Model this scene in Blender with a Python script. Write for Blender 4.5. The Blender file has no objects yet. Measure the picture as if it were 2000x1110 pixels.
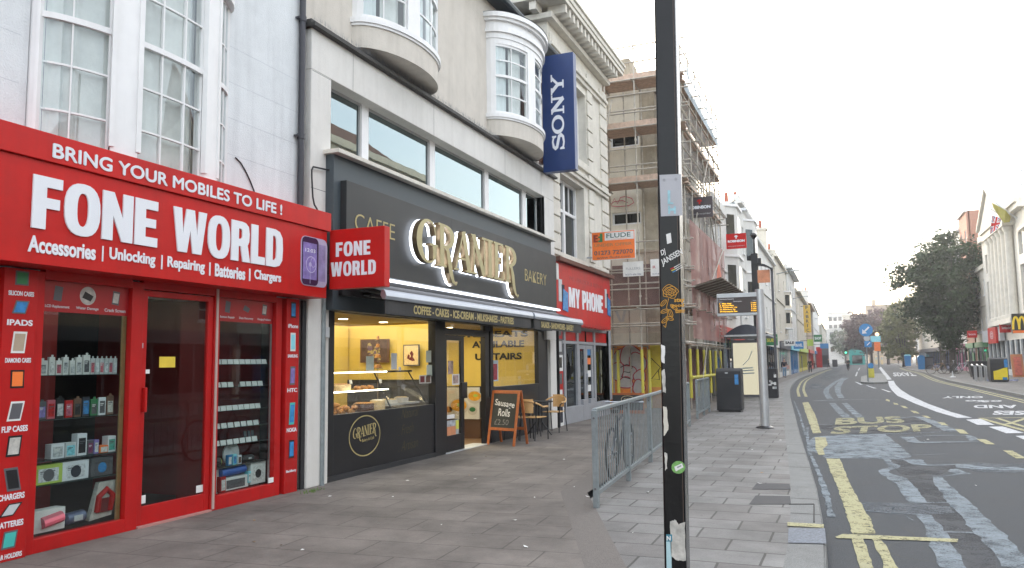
import bpy, bmesh, math, random
from mathutils import Vector, Matrix
random.seed(7)
SC = bpy.context.scene
COL = SC.collection
R = math.radians
# ------------------------------------------------------------------ camera
F_PX, CAM_H = 1550.0, 1.55
def _ray(x, y): return Vector(((x - 1000) / F_PX, (555 - y) / F_PX, 1.0))
_d = _ray(1640, 702).normalized(); _d1 = _ray(1000, 702 + .013 * 640)
_u = _d.cross(_d1).normalized()
if _u.y < 0: _u = -_u
_r = _u.cross(_d)
if _r.x < 0: _r = -_r
CR = Matrix((_r, _d, _u))                      # photo ray -> world (X right of street, Y along it, Z up)
cam_d = bpy.data.cameras.new('camera'); cam = bpy.data.objects.new('camera', cam_d); COL.objects.link(cam)
cam_d.sensor_width = 36; cam_d.lens = F_PX / 2000 * 36; cam_d.clip_start = .05; cam_d.clip_end = 3000
cx, cy, cz = CR @ Vector((1, 0, 0)), CR @ Vector((0, 1, 0)), CR @ Vector((0, 0, -1))
m3 = Matrix((cx, cy, cz)).transposed()
cam.matrix_world = Matrix.Translation((0, 0, CAM_H)) @ m3.to_4x4()
SC.camera = cam
# ------------------------------------------------------------------ world, sun, exposure
SUN_EL, SUN_ROT = R(14), R(-24)
w = bpy.data.worlds.new('World'); SC.world = w; w.use_nodes = True
nt = w.node_tree; bg = nt.nodes['Background']
sky = nt.nodes.new('ShaderNodeTexSky'); sky.sky_type = 'NISHITA'; sky.sun_disc = False
sky.sun_elevation = SUN_EL; sky.sun_rotation = SUN_ROT
sky.air_density = 1.0; sky.dust_density = 2.0; sky.ozone_density = 1.0
# thin high cloud veiling the blue
tcw = nt.nodes.new('ShaderNodeTexCoord'); mpw = nt.nodes.new('ShaderNodeMapping'); mpw.inputs['Scale'].default_value = (1.2, 3.0, 7.0)
nz = nt.nodes.new('ShaderNodeTexNoise'); nz.inputs['Scale'].default_value = 1.3; nz.inputs['Detail'].default_value = 7; nz.inputs['Roughness'].default_value = .6
rm = nt.nodes.new('ShaderNodeMapRange'); rm.inputs[1].default_value = .3; rm.inputs[2].default_value = .75; rm.inputs[3].default_value = .42; rm.inputs[4].default_value = .78
mxw = nt.nodes.new('ShaderNodeMix'); mxw.data_type = 'RGBA'; mxw.inputs[7].default_value = (4.5, 4.4, 4.3, 1)
nt.links.new(tcw.outputs['Generated'], mpw.inputs[0]); nt.links.new(mpw.outputs[0], nz.inputs['Vector']); nt.links.new(nz.outputs[0], rm.inputs[0]); nt.links.new(rm.outputs[0], mxw.inputs[0])
nt.links.new(sky.outputs[0], mxw.inputs[6]); nt.links.new(mxw.outputs[2], bg.inputs[0]); bg.inputs[1].default_value = .13
sun_d = bpy.data.lights.new('sun', 'SUN'); sun_d.energy = .5; sun_d.angle = R(25); sun_d.color = (1, .95, .88)
sun = bpy.data.objects.new('sun', sun_d); COL.objects.link(sun)
# nishita: rotation 0 = +Y, clockwise seen from above
sdir = Vector((math.sin(SUN_ROT) * math.cos(SUN_EL), math.cos(SUN_ROT) * math.cos(SUN_EL), math.sin(SUN_EL)))
sun.rotation_euler = sdir.to_track_quat('Z', 'Y').to_euler()
SC.view_settings.view_transform = 'Standard'; SC.view_settings.look = 'None'
SC.view_settings.exposure = 2.42; SC.view_settings.gamma = 1
# ------------------------------------------------------------------ unprojection onto real planes
def W(x, y): return CR @ _ray(x, y)
def G(x, y, z=0.0):
    v = W(x, y); return v * ((z - CAM_H) / v.z) + Vector((0, 0, CAM_H))
def PX(x, y, X):
    v = W(x, y); return v * (X / v.x) + Vector((0, 0, CAM_H))
def PY(x, y, Y):
    v = W(x, y); return v * (Y / v.y) + Vector((0, 0, CAM_H))
# ------------------------------------------------------------------ objects
ORG = {}
def thing(name, label, cat, loc=(0, 0, 0), group=None):
    o = bpy.data.objects.new(name, None); COL.objects.link(o); o.location = loc; o.empty_display_size = .2
    o['label'] = label; o['category'] = cat
    if group: o['group'] = group
    ORG[o.name] = Vector(loc); return o
def tag(o, label, cat, group=None):
    o['label'] = label; o['category'] = cat
    if group: o['group'] = group
    return o
def dup(root, loc, label, group=None, rotz=None):
    r = root.copy(); COL.objects.link(r); r.location = loc; r['label'] = label
    if rotz is not None: r.rotation_euler.z = rotz
    if group: r['group'] = group
    ORG[r.name] = Vector(loc)
    for ch in list(root.children):
        c = ch.copy(); COL.objects.link(c); c.parent = r
        for g in list(ch.children):
            e = g.copy(); COL.objects.link(e); e.parent = c
    return r
class MB:
    def __init__(s): s.v = []; s.f = []; s.m = []
    def add(s, vs, fs, mi=0):
        n = len(s.v); s.v += [Vector(p) for p in vs]
        for f in fs: s.f.append([n + i for i in f]); s.m.append(mi)
        return s
    def poly(s, pts, mi=0): return s.add(pts, [list(range(len(pts)))], mi)
    def box(s, x0, x1, y0, y1, z0, z1, mi=0):
        return s.add([(x0,y0,z0),(x1,y0,z0),(x1,y1,z0),(x0,y1,z0),(x0,y0,z1),(x1,y0,z1),(x1,y1,z1),(x0,y1,z1)],
                     [(0,3,2,1),(4,5,6,7),(0,1,5,4),(1,2,6,5),(2,3,7,6),(3,0,4,7)], mi)
    def obox(s, O, U, V, N, mi=0):      # parallelepiped from corner O along U, V, N
        O, U, V, N = map(Vector, (O, U, V, N))
        return s.add([O, O+U, O+U+V, O+V, O+N, O+U+N, O+U+V+N, O+V+N],
                     [(0,3,2,1),(4,5,6,7),(0,1,5,4),(1,2,6,5),(2,3,7,6),(3,0,4,7)], mi)
    def tube(s, p0, p1, r, n=8, mi=0, r1=None):
        return s.path([p0, p1], [r, r if r1 is None else r1], n, mi)
    def path(s, pts, rr, n=8, mi=0):
        pts = [Vector(p) for p in pts]
        if not isinstance(rr, (list, tuple)): rr = [rr] * len(pts)
        rings = []; base = len(s.v); up = None
        for i, p in enumerate(pts):
            t = (pts[min(i+1, len(pts)-1)] - pts[max(i-1, 0)]).normalized()
            if up is None: up = Vector((0,0,1)) if abs(t.z) < .9 else Vector((1,0,0))
            a = t.cross(up).normalized(); b = a.cross(t).normalized(); up = b
            s.v += [p + (a*math.cos(2*math.pi*k/n) + b*math.sin(2*math.pi*k/n)) * rr[i] for k in range(n)]
        for i in range(len(pts)-1):
            for k in range(n):
                s.f.append([base+i*n+k, base+i*n+(k+1)%n, base+(i+1)*n+(k+1)%n, base+(i+1)*n+k]); s.m.append(mi)
        s.f.append([base+k for k in range(n)]); s.m.append(mi)
        s.f.append([base+(len(pts)-1)*n+k for k in range(n)]); s.m.append(mi)
        return s
    def lathe(s, O, prof, n=16, mi=0, ax=(0,0,1)):
        O = Vector(O); q = Vector((0,0,1)).rotation_difference(Vector(ax)); base = len(s.v)
        for r_, z in prof:
            for k in range(n):
                a = 2*math.pi*k/n; s.v.append(O + q @ Vector((r_*math.cos(a), r_*math.sin(a), z)))
        for i in range(len(prof)-1):
            for k in range(n):
                s.f.append([base+i*n+k, base+i*n+(k+1)%n, base+(i+1)*n+(k+1)%n, base+(i+1)*n+k]); s.m.append(mi)
        s.f.append([base+k for k in range(n)]); s.m.append(mi)
        s.f.append([base+(len(prof)-1)*n+k for k in range(n)]); s.m.append(mi)
        return s
    def prism(s, pts, O, U, V, N, mi=0):   # 2-D outline pts in frame (O; U, V), extruded by N
        O, U, V, N = map(Vector, (O, U, V, N)); n = len(pts)
        a = [O + U*p[0] + V*p[1] for p in pts]; b = [p + N for p in a]
        return s.add(a + b, [list(range(n))[::-1], [n+i for i in range(n)]] + [[i, (i+1)%n, n+(i+1)%n, n+i] for i in range(n)], mi)
    def strip(s, pts, widths, O, U, V, N, mi=0):   # thick 2-D line, extruded
        o = outline(pts, widths); n = len(pts)
        O, U, V, N = map(Vector, (O, U, V, N))
        L = [O + U*p[0] + V*p[1] for p in o[0]]; Rr = [O + U*p[0] + V*p[1] for p in o[1]]
        for i in range(n-1):
            q = [L[i], L[i+1], Rr[i+1], Rr[i]]
            fs = [(3,2,1,0)]
            if N.length > 0:
                q = q + [p + N for p in q]; fs = [(3,2,1,0),(4,5,6,7),(0,1,5,4),(2,3,7,6)]
                if i == 0: fs.append((3,0,4,7))
                if i == n-2: fs.append((1,2,6,5))
            s.add(q, fs, mi)
        return s
    def build(s, name, mats, parent=None, smooth=False, org=None, bevel=0, label=None, recalc=True):
        if not isinstance(mats, (list, tuple)): mats = [mats]
        if parent is not None: o0 = ORG[parent.name]
        elif org is not None: o0 = Vector(org)
        else:
            xs = [p.x for p in s.v]; ys = [p.y for p in s.v]; zs = [p.z for p in s.v]
            o0 = Vector(((min(xs)+max(xs))/2, (min(ys)+max(ys))/2, min(zs)))
        me = bpy.data.meshes.new(name); me.from_pydata([p - o0 for p in s.v], [], s.f)
        for m in mats: me.materials.append(m)
        me.polygons.foreach_set('material_index', s.m)
        if smooth: me.polygons.foreach_set('use_smooth', [True]*len(s.f))
        if recalc:
            b = bmesh.new(); b.from_mesh(me)
            if smooth: bmesh.ops.remove_doubles(b, verts=b.verts, dist=1e-5)
            bmesh.ops.recalc_face_normals(b, faces=b.faces); b.to_mesh(me); b.free()
        me.update()
        o = bpy.data.objects.new(name, me); COL.objects.link(o)
        if parent is not None: o.parent = parent
        else: o.location = o0
        ORG[o.name] = o0
        if bevel:
            bv = o.modifiers.new('bevel', 'BEVEL'); bv.width = bevel; bv.segments = 2; bv.limit_method = 'ANGLE'
        if smooth:
            e = o.modifiers.new('split', 'EDGE_SPLIT'); e.split_angle = R(40)
        if label: o['label'] = label
        return o
def outline(pts, widths):
    if not isinstance(widths, (list, tuple)): widths = [widths]*len(pts)
    P = [Vector((p[0], p[1])) for p in pts]; L = []; Q = []
    for i, p in enumerate(P):
        t = P[min(i+1, len(P)-1)] - P[max(i-1, 0)]
        t = t.normalized() if t.length > 1e-9 else Vector((1, 0))
        n = Vector((-t.y, t.x)) * widths[i] / 2
        L.append(p + n); Q.append(p - n)
    return L, Q
def arcpts(cx_, cy_, rx, ry, a0, a1, n=14):
    return [(cx_ + rx*math.cos(R(a0+(a1-a0)*i/n)), cy_ + ry*math.sin(R(a0+(a1-a0)*i/n))) for i in range(n+1)]
def struct(mb, name, mats, **k):
    o = mb.build(name, mats, None, **k); o['kind'] = 'structure'; return o
def text_mb(s, O, U, V, N=(0,0,0), bold=0.0, mi=0, mb=None, shear=0.0, space=1.0, line=1.0):
    """lettering fitted to the rectangle O, O+U (full width), O+V (full height), raised by N"""
    cu = bpy.data.curves.new('t', 'FONT'); cu.body = s; cu.offset = bold; cu.shear = shear
    cu.space_character = space; cu.space_line = line; cu.align_x = 'CENTER' if '\n' in s else 'LEFT'
    O, U, V, N = map(Vector, (O, U, V, N))
    if N.length > 0: cu.extrude = .1
    cu.resolution_u = 4
    ob = bpy.data.objects.new('t', cu); COL.objects.link(ob)
    dg = bpy.context.evaluated_depsgraph_get(); me = bpy.data.meshes.new_from_object(ob.evaluated_get(dg))
    vs = [v.co.copy() for v in me.vertices]; fs = [list(p.vertices) for p in me.polygons]
    bpy.data.objects.remove(ob); bpy.data.curves.remove(cu); bpy.data.meshes.remove(me)
    x0 = min(v.x for v in vs); x1 = max(v.x for v in vs); y0 = min(v.y for v in vs); y1 = max(v.y for v in vs)
    mb = mb or MB()
    q = []
    for v in vs:
        zz = 1 if v.z > 0 else 0
        q.append(O + U*((v.x-x0)/(x1-x0)) + V*((v.y-y0)/(y1-y0)) + (N*zz if N.length > 0 else Vector()))
    # overlapping strokes of a bold glyph lie on one plane: give every cap face its own hair's breadth of height
    nd = N.normalized() if N.length > 0 else U.cross(V).normalized()
    for i, f in enumerate(fs):
        zs_ = [vs[k].z > 0 for k in f]
        if N.length > 0 and (any(zs_) and not all(zs_)): mb.add([q[k] for k in f], [list(range(len(f)))], mi)
        elif N.length > 0 and not all(zs_): continue
        else: mb.add([q[k] + nd*((i % 61)*1.3e-5) for k in f], [list(range(len(f)))], mi)
    return mb
# text on a facade plane (faces +X) or on a plane facing the camera side (-Y), rectangle given by its pixels on that plane
def ftext(s, x0, yb0, x1, yb1, h0y, X, d=.004, **k):
    a = PX(x0, yb0, X); b = PX(x1, yb1, X); t = PX(x0, h0y, X)
    return text_mb(s, a, Vector((0, b.y-a.y, b.z-a.z)), Vector((0, 0, t.z-a.z)), Vector((d, 0, 0)) if d else (0,0,0), **k)
def ytext(s, x0, yb0, x1, yb1, h0y, Y, d=.004, **k):
    a = PY(x0, yb0, Y); b = PY(x1, yb1, Y); t = PY(x0, h0y, Y)
    return text_mb(s, a, Vector((b.x-a.x, 0, b.z-a.z)), Vector((t.x-a.x, 0, t.z-a.z)), Vector((0, -d, 0)) if d else (0,0,0), **k)
def wall_grid(mb, O, U, V, N, w_, h_, holes, depth, mi=0, mr=None):
    """wall sheet w_ x h_ in frame O,U,V facing N with rectangular openings and reveals of given depth"""
    O, U, V, N = map(Vector, (O, U, V, N)); mr = mi if mr is None else mr
    us = sorted(set([0, w_] + [max(0, min(w_, k)) for h in holes for k in (h[0], h[1])]))
    vs = sorted(set([0, h_] + [max(0, min(h_, k)) for h in holes for k in (h[2], h[3])]))
    for i in range(len(us)-1):
        for j in range(len(vs)-1):
            um, vm = (us[i]+us[i+1])/2, (vs[j]+vs[j+1])/2
            if any(h[0] < um < h[1] and h[2] < vm < h[3] for h in holes): continue
            mb.poly([O+U*us[i]+V*vs[j], O+U*us[i+1]+V*vs[j], O+U*us[i+1]+V*vs[j+1], O+U*us[i]+V*vs[j+1]], mi)
    for (a, b, c, d_) in holes:
        p = [O+U*a+V*c, O+U*b+V*c, O+U*b+V*d_, O+U*a+V*d_]; q = [k - N*depth for k in p]
        for i in range(4): mb.poly([p[i], p[(i+1)%4], q[(i+1)%4], q[i]], mr)
    return mb

def _se(cx_, cy_, rx, ry, n=24, e=.8):
    return [(cx_ + rx*(abs(math.cos(a))**e)*(1 if math.cos(a) >= 0 else -1), cy_ + ry*(abs(math.sin(a))**e)*(1 if math.sin(a) >= 0 else -1)) for a in [2*math.pi*i/n for i in range(n)]]
BLK = {   # heavy condensed capitals: width, outlines (outer and counters), height 1
 'F': (.50, [[(0,0),(.23,0),(.23,.40),(.46,.40),(.46,.60),(.23,.60),(.23,.80),(.5,.80),(.5,1),(0,1)]]),
 'E': (.50, [[(0,0),(.5,0),(.5,.20),(.23,.20),(.23,.41),(.46,.41),(.46,.60),(.23,.60),(.23,.80),(.5,.80),(.5,1),(0,1)]]),
 'L': (.47, [[(0,0),(.47,0),(.47,.20),(.23,.20),(.23,1),(0,1)]]),
 'N': (.62, [[(0,0),(.21,0),(.21,.52),(.40,0),(.62,0),(.62,1),(.41,1),(.41,.48),(.22,1),(0,1)]]),
 'O': (.66, [_se(.33,.5,.33,.52), _se(.33,.5,.105,.33)]),
 'W': (.92, [[(.14,0),(.38,0),(.46,.52),(.54,0),(.78,0),(.92,1),(.70,1),(.655,.42),(.57,1),(.35,1),(.265,.42),(.22,1),(0,1)]]),
 'R': (.60, [[(0,0),(.23,0),(.23,.38),(.30,.38),(.37,0),(.61,0),(.52,.42),(.57,.52),(.58,.72),(.55,.90),(.45,.98),(.34,1),(0,1)], [(.23,.56),(.23,.82),(.30,.82),(.345,.77),(.345,.61),(.30,.56)]]),
 'D': (.60, [[(0,0),(.32,0),(.48,.05),(.58,.2),(.60,.5),(.58,.8),(.48,.95),(.32,1),(0,1)], [(.23,.18),(.23,.82),(.30,.82),(.355,.75),(.37,.5),(.355,.25),(.30,.18)]]),
 'M': (.78, [[(0,0),(.20,0),(.20,.6),(.32,0),(.46,0),(.58,.6),(.58,0),(.78,0),(.78,1),(.50,1),(.39,.46),(.28,1),(0,1)]]),
 'Y': (.64, [[(.205,0),(.435,0),(.435,.4),(.64,1),(.41,1),(.32,.64),(.23,1),(0,1),(.205,.4)]]),
 'P': (.58, [[(0,0),(.23,0),(.23,.36),(.34,.36),(.47,.39),(.56,.50),(.58,.68),(.55,.88),(.45,.98),(.34,1),(0,1)], [(.23,.54),(.23,.82),(.30,.82),(.345,.76),(.345,.60),(.30,.54)]]),
 'H': (.62, [[(0,0),(.22,0),(.22,.40),(.40,.40),(.40,0),(.62,0),(.62,1),(.40,1),(.40,.60),(.22,.60),(.22,1),(0,1)]]),
 ' ': (.22, [])}
def block_word(s_, O, U, V, N, mat, parent, gap=.045, name='letter'):
    O, U, V, N = map(Vector, (O, U, V, N)); tot = sum(BLK[c][0] for c in s_) + gap*(len(s_)-1); x = 0
    for c in s_:
        w_, outs = BLK[c]
        if outs:
            cu = bpy.data.curves.new('b', 'CURVE'); cu.dimensions = '2D'; cu.fill_mode = 'BOTH'; cu.extrude = .05
            for o in outs:
                sp = cu.splines.new('POLY'); sp.points.add(len(o)-1); sp.use_cyclic_u = True
                for i, p in enumerate(o): sp.points[i].co = (p[0], p[1], 0, 1)
            ob = bpy.data.objects.new('b', cu); COL.objects.link(ob); dg = bpy.context.evaluated_depsgraph_get(); me = bpy.data.meshes.new_from_object(ob.evaluated_get(dg))
            m = MB(); m.add([O + U*((x+v.co.x)/tot) + V*v.co.y + N*(1 if v.co.z > 0 else 0) for v in me.vertices], [list(p.vertices) for p in me.polygons])
            bpy.data.objects.remove(ob); bpy.data.curves.remove(cu); bpy.data.meshes.remove(me); m.build(name, mat, parent, recalc=False)
        x += w_ + gap
# ------------------------------------------------------------------ materials
def srgb(h):
    h = h.lstrip('#'); c = [int(h[i:i+2], 16)/255 for i in (0,2,4)]
    return tuple((x/12.92 if x <= .04045 else ((x+.055)/1.055)**2.4) for x in c)
def NN(nt, t, **k):
    n = nt.nodes.new(t)
    for a, b in k.items(): setattr(n, a, b)
    return n
def M(name, col, rough=.6, metal=0, var=.12, vs=3.0, bump=0, bs=60.0, streak=0, streak_col=(.05,.045,.04), grime=0, spec=.5, coat=0, emit=0, wear=0):
    m = bpy.data.materials.new(name); m.use_nodes = True; nt = m.node_tree; b = nt.nodes['Principled BSDF']
    if isinstance(col, str): col = srgb(col)
    L = nt.links; tc = NN(nt, 'ShaderNodeTexCoord'); geo = NN(nt, 'ShaderNodeNewGeometry')
    b.inputs['Roughness'].default_value = rough; b.inputs['Metallic'].default_value = metal
    b.inputs['Specular IOR Level'].default_value = spec; b.inputs['Coat Weight'].default_value = coat
    pos = geo.outputs['Position']
    n = NN(nt, 'ShaderNodeTexNoise'); n.inputs['Scale'].default_value = vs; n.inputs['Detail'].default_value = 6; n.inputs['Roughness'].default_value = .65
    L.new(pos, n.inputs['Vector'])
    mx = NN(nt, 'ShaderNodeMix', data_type='RGBA'); mx.inputs[6].default_value = (*[c*(1-var) for c in col], 1); mx.inputs[7].default_value = (*[min(1, c*(1+var)) for c in col], 1)
    mr = NN(nt, 'ShaderNodeMapRange'); mr.inputs[1].default_value = .3; mr.inputs[2].default_value = .7
    L.new(n.outputs[0], mr.inputs[0]); L.new(mr.outputs[0], mx.inputs[0]); out = mx.outputs[2]
    def over(fac, c, amt, lo, hi):
        nonlocal out
        r_ = NN(nt, 'ShaderNodeMapRange'); r_.inputs[1].default_value = lo; r_.inputs[2].default_value = hi; r_.inputs[4].default_value = amt
        L.new(fac, r_.inputs[0]); x = NN(nt, 'ShaderNodeMix', data_type='RGBA'); x.inputs[7].default_value = (*c, 1)
        L.new(r_.outputs[0], x.inputs[0]); L.new(out, x.inputs[6]); out = x.outputs[2]
    if streak:
        mp = NN(nt, 'ShaderNodeMapping'); mp.inputs['Scale'].default_value = (7, 7, .45); L.new(pos, mp.inputs[0])
        n2 = NN(nt, 'ShaderNodeTexNoise'); n2.inputs['Scale'].default_value = 1; n2.inputs['Detail'].default_value = 5; L.new(mp.outputs[0], n2.inputs['Vector'])
        over(n2.outputs[0], streak_col, streak, .48, .8)
    if grime:
        n3 = NN(nt, 'ShaderNodeTexNoise'); n3.inputs['Scale'].default_value = 1.3; n3.inputs['Detail'].default_value = 8; n3.inputs['Roughness'].default_value = .75; L.new(pos, n3.inputs['Vector'])
        over(n3.outputs[0], streak_col, grime, .52, .75)
    if wear:
        n4 = NN(nt, 'ShaderNodeTexNoise'); n4.inputs['Scale'].default_value = 22; n4.inputs['Detail'].default_value = 8; n4.inputs['Roughness'].default_value = .8; L.new(pos, n4.inputs['Vector'])
        over(n4.outputs[0], tuple(min(1, c*1.8+.08) for c in col), wear, .62, .72)
    L.new(out, b.inputs['Base Color'])
    if rough > .05:
        rr = NN(nt, 'ShaderNodeMapRange'); rr.inputs[3].default_value = rough*.85; rr.inputs[4].default_value = min(1, rough*1.15)
        L.new(n.outputs[0], rr.inputs[0]); L.new(rr.outputs[0], b.inputs['Roughness'])
    if bump:
        n5 = NN(nt, 'ShaderNodeTexNoise'); n5.inputs['Scale'].default_value = bs; n5.inputs['Detail'].default_value = 4; L.new(pos, n5.inputs['Vector'])
        bp = NN(nt, 'ShaderNodeBump'); bp.inputs['Strength'].default_value = bump; bp.inputs['Distance'].default_value = .02
        L.new(n5.outputs[0], bp.inputs['Height']); L.new(bp.outputs[0], b.inputs['Normal'])
    if emit:
        b.inputs['Emission Color'].default_value = (*col, 1); b.inputs['Emission Strength'].default_value = emit
    return m
def GL(name, ior=1.5, tint=(.9,.95,.95), refl=(1,1,1), boost=0.0, rough=0.0, warp=0):
    m = bpy.data.materials.new(name); m.use_nodes = True; nt = m.node_tree; nt.nodes.clear(); L = nt.links
    o = NN(nt, 'ShaderNodeOutputMaterial'); t = NN(nt, 'ShaderNodeBsdfTransparent'); t.inputs[0].default_value = (*tint, 1)
    g = NN(nt, 'ShaderNodeBsdfGlossy'); g.inputs['Roughness'].default_value = rough; g.inputs[0].default_value = (*refl, 1)
    fr = NN(nt, 'ShaderNodeFresnel'); gb = NN(nt, 'ShaderNodeNewGeometry'); mi = NN(nt, 'ShaderNodeMix', data_type='FLOAT'); mi.inputs[2].default_value = ior; mi.inputs[3].default_value = 1/ior
    L.new(gb.outputs['Backfacing'], mi.inputs[0]); L.new(mi.outputs[0], fr.inputs[0])
    ad = NN(nt, 'ShaderNodeMath', operation='ADD', use_clamp=True); ad.inputs[1].default_value = boost
    mx = NN(nt, 'ShaderNodeMixShader'); L.new(fr.outputs[0], ad.inputs[0]); L.new(ad.outputs[0], mx.inputs[0]); L.new(t.outputs[0], mx.inputs[1]); L.new(g.outputs[0], mx.inputs[2])
    L.new(mx.outputs[0], o.inputs[0])
    if warp:
        n = NN(nt, 'ShaderNodeTexNoise'); n.inputs['Scale'].default_value = 2.2; n.inputs['Detail'].default_value = 1
        ge = NN(nt, 'ShaderNodeNewGeometry'); L.new(ge.outputs['Position'], n.inputs['Vector'])
        bp = NN(nt, 'ShaderNodeBump'); bp.inputs['Strength'].default_value = warp; bp.inputs['Distance'].default_value = .02; L.new(n.outputs[0], bp.inputs['Height'])
        L.new(bp.outputs[0], g.inputs['Normal'])
    return m
def EM(name, col, s):
    m = bpy.data.materials.new(name); m.use_nodes = True; nt = m.node_tree; nt.nodes.clear()
    o = NN(nt, 'ShaderNodeOutputMaterial'); e = NN(nt, 'ShaderNodeEmission'); e.inputs[0].default_value = (*col, 1); e.inputs[1].default_value = s
    nt.links.new(e.outputs[0], o.inputs[0]); return m
def PAVE(name, bw, bh, c1, c2, mortar, off=.5, rot=0, msz=.012, dirt=.35):
    m = bpy.data.materials.new(name); m.use_nodes = True; nt = m.node_tree; b = nt.nodes['Principled BSDF']; L = nt.links
    ge = NN(nt, 'ShaderNodeNewGeometry'); mp = NN(nt, 'ShaderNodeMapping'); mp.inputs['Rotation'].default_value = (0,0,rot); L.new(ge.outputs['Position'], mp.inputs[0])
    nz = NN(nt, 'ShaderNodeTexNoise'); nz.inputs['Scale'].default_value = 1.5; L.new(ge.outputs['Position'], nz.inputs['Vector'])
    vm = NN(nt, 'ShaderNodeVectorMath', operation='SCALE'); vm.inputs[3].default_value = .03; L.new(nz.outputs[1], vm.inputs[0])
    va = NN(nt, 'ShaderNodeVectorMath', operation='ADD'); L.new(mp.outputs[0], va.inputs[0]); L.new(vm.outputs[0], va.inputs[1])
    br = NN(nt, 'ShaderNodeTexBrick'); br.offset = off; br.inputs['Scale'].default_value = 1; br.inputs['Brick Width'].default_value = bw; br.inputs['Row Height'].default_value = bh
    br.inputs['Mortar Size'].default_value = msz; br.inputs['Mortar Smooth'].default_value = .35; br.inputs['Bias'].default_value = 0
    br.inputs['Color1'].default_value = (*c1,1); br.inputs['Color2'].default_value = (*c2,1); br.inputs['Mortar'].default_value = (*mortar,1)
    L.new(va.outputs[0], br.inputs[0])
    n = NN(nt, 'ShaderNodeTexNoise'); n.inputs['Scale'].default_value = .9; n.inputs['Detail'].default_value = 9; n.inputs['Roughness'].default_value = .7; L.new(ge.outputs['Position'], n.inputs['Vector'])
    mr = NN(nt, 'ShaderNodeMapRange'); mr.inputs[1].default_value = .35; mr.inputs[2].default_value = .7; mr.inputs[3].default_value = 1+dirt*.55; mr.inputs[4].default_value = 1-dirt*1.2; L.new(n.outputs[0], mr.inputs[0])
    n2 = NN(nt, 'ShaderNodeTexNoise'); n2.inputs['Scale'].default_value = 45; n2.inputs['Detail'].default_value = 6; n2.inputs['Roughness'].default_value = .8; L.new(ge.outputs['Position'], n2.inputs['Vector'])
    mr2 = NN(nt, 'ShaderNodeMapRange'); mr2.inputs[1].default_value = .3; mr2.inputs[2].default_value = .7; mr2.inputs[3].default_value = .84; mr2.inputs[4].default_value = 1.14; L.new(n2.outputs[0], mr2.inputs[0])
    mu = NN(nt, 'ShaderNodeMath', operation='MULTIPLY'); L.new(mr.outputs[0], mu.inputs[0]); L.new(mr2.outputs[0], mu.inputs[1])
    sc = NN(nt, 'ShaderNodeVectorMath', operation='SCALE'); L.new(br.outputs[0], sc.inputs[0]); L.new(mu.outputs[0], sc.inputs[3])
    # chewing-gum spots
    vo = NN(nt, 'ShaderNodeTexVoronoi'); vo.inputs['Scale'].default_value = 4.2; L.new(ge.outputs['Position'], vo.inputs['Vector'])
    lt = NN(nt, 'ShaderNodeMath', operation='LESS_THAN'); lt.inputs[1].default_value = .055; L.new(vo.outputs[0], lt.inputs[0])
    ml = NN(nt, 'ShaderNodeMath', operation='MULTIPLY'); ml.inputs[1].default_value = .5; L.new(lt.outputs[0], ml.inputs[0])
    mx = NN(nt, 'ShaderNodeMix', data_type='RGBA'); mx.inputs[7].default_value = (.07,.07,.07,1); L.new(ml.outputs[0], mx.inputs[0]); L.new(sc.outputs[0], mx.inputs[6])
    L.new(mx.outputs[2], b.inputs['Base Color']); b.inputs['Roughness'].default_value = .75
    bp = NN(nt, 'ShaderNodeBump'); bp.inputs['Strength'].default_value = .4; bp.inputs['Distance'].default_value = .004
    iv = NN(nt, 'ShaderNodeMath', operation='SUBTRACT'); L.new(n2.outputs[0], iv.inputs[0]); L.new(br.outputs[1], iv.inputs[1]); L.new(iv.outputs[0], bp.inputs['Height']); L.new(bp.outputs[0], b.inputs['Normal'])
    return m
def BRICK(name, c1, c2, mo, s=1.0, axis='X'):
    m = bpy.data.materials.new(name); m.use_nodes = True; nt = m.node_tree; b = nt.nodes['Principled BSDF']; L = nt.links
    ge = NN(nt, 'ShaderNodeNewGeometry'); sp = NN(nt, 'ShaderNodeSeparateXYZ'); cb = NN(nt, 'ShaderNodeCombineXYZ'); L.new(ge.outputs['Position'], sp.inputs[0])
    ad = NN(nt, 'ShaderNodeMath', operation='ADD'); L.new(sp.outputs[0], ad.inputs[0]); L.new(sp.outputs[1], ad.inputs[1]); L.new(ad.outputs[0], cb.inputs[0]); L.new(sp.outputs[2], cb.inputs[1])
    br = NN(nt, 'ShaderNodeTexBrick'); br.inputs['Scale'].default_value = s; br.inputs['Brick Width'].default_value = .23; br.inputs['Row Height'].default_value = .075; br.inputs['Mortar Size'].default_value = .01
    br.inputs['Color1'].default_value = (*c1,1); br.inputs['Color2'].default_value = (*c2,1); br.inputs['Mortar'].default_value = (*mo,1); L.new(cb.outputs[0], br.inputs[0])
    L.new(br.outputs[0], b.inputs['Base Color']); b.inputs['Roughness'].default_value = .85; return m
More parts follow.
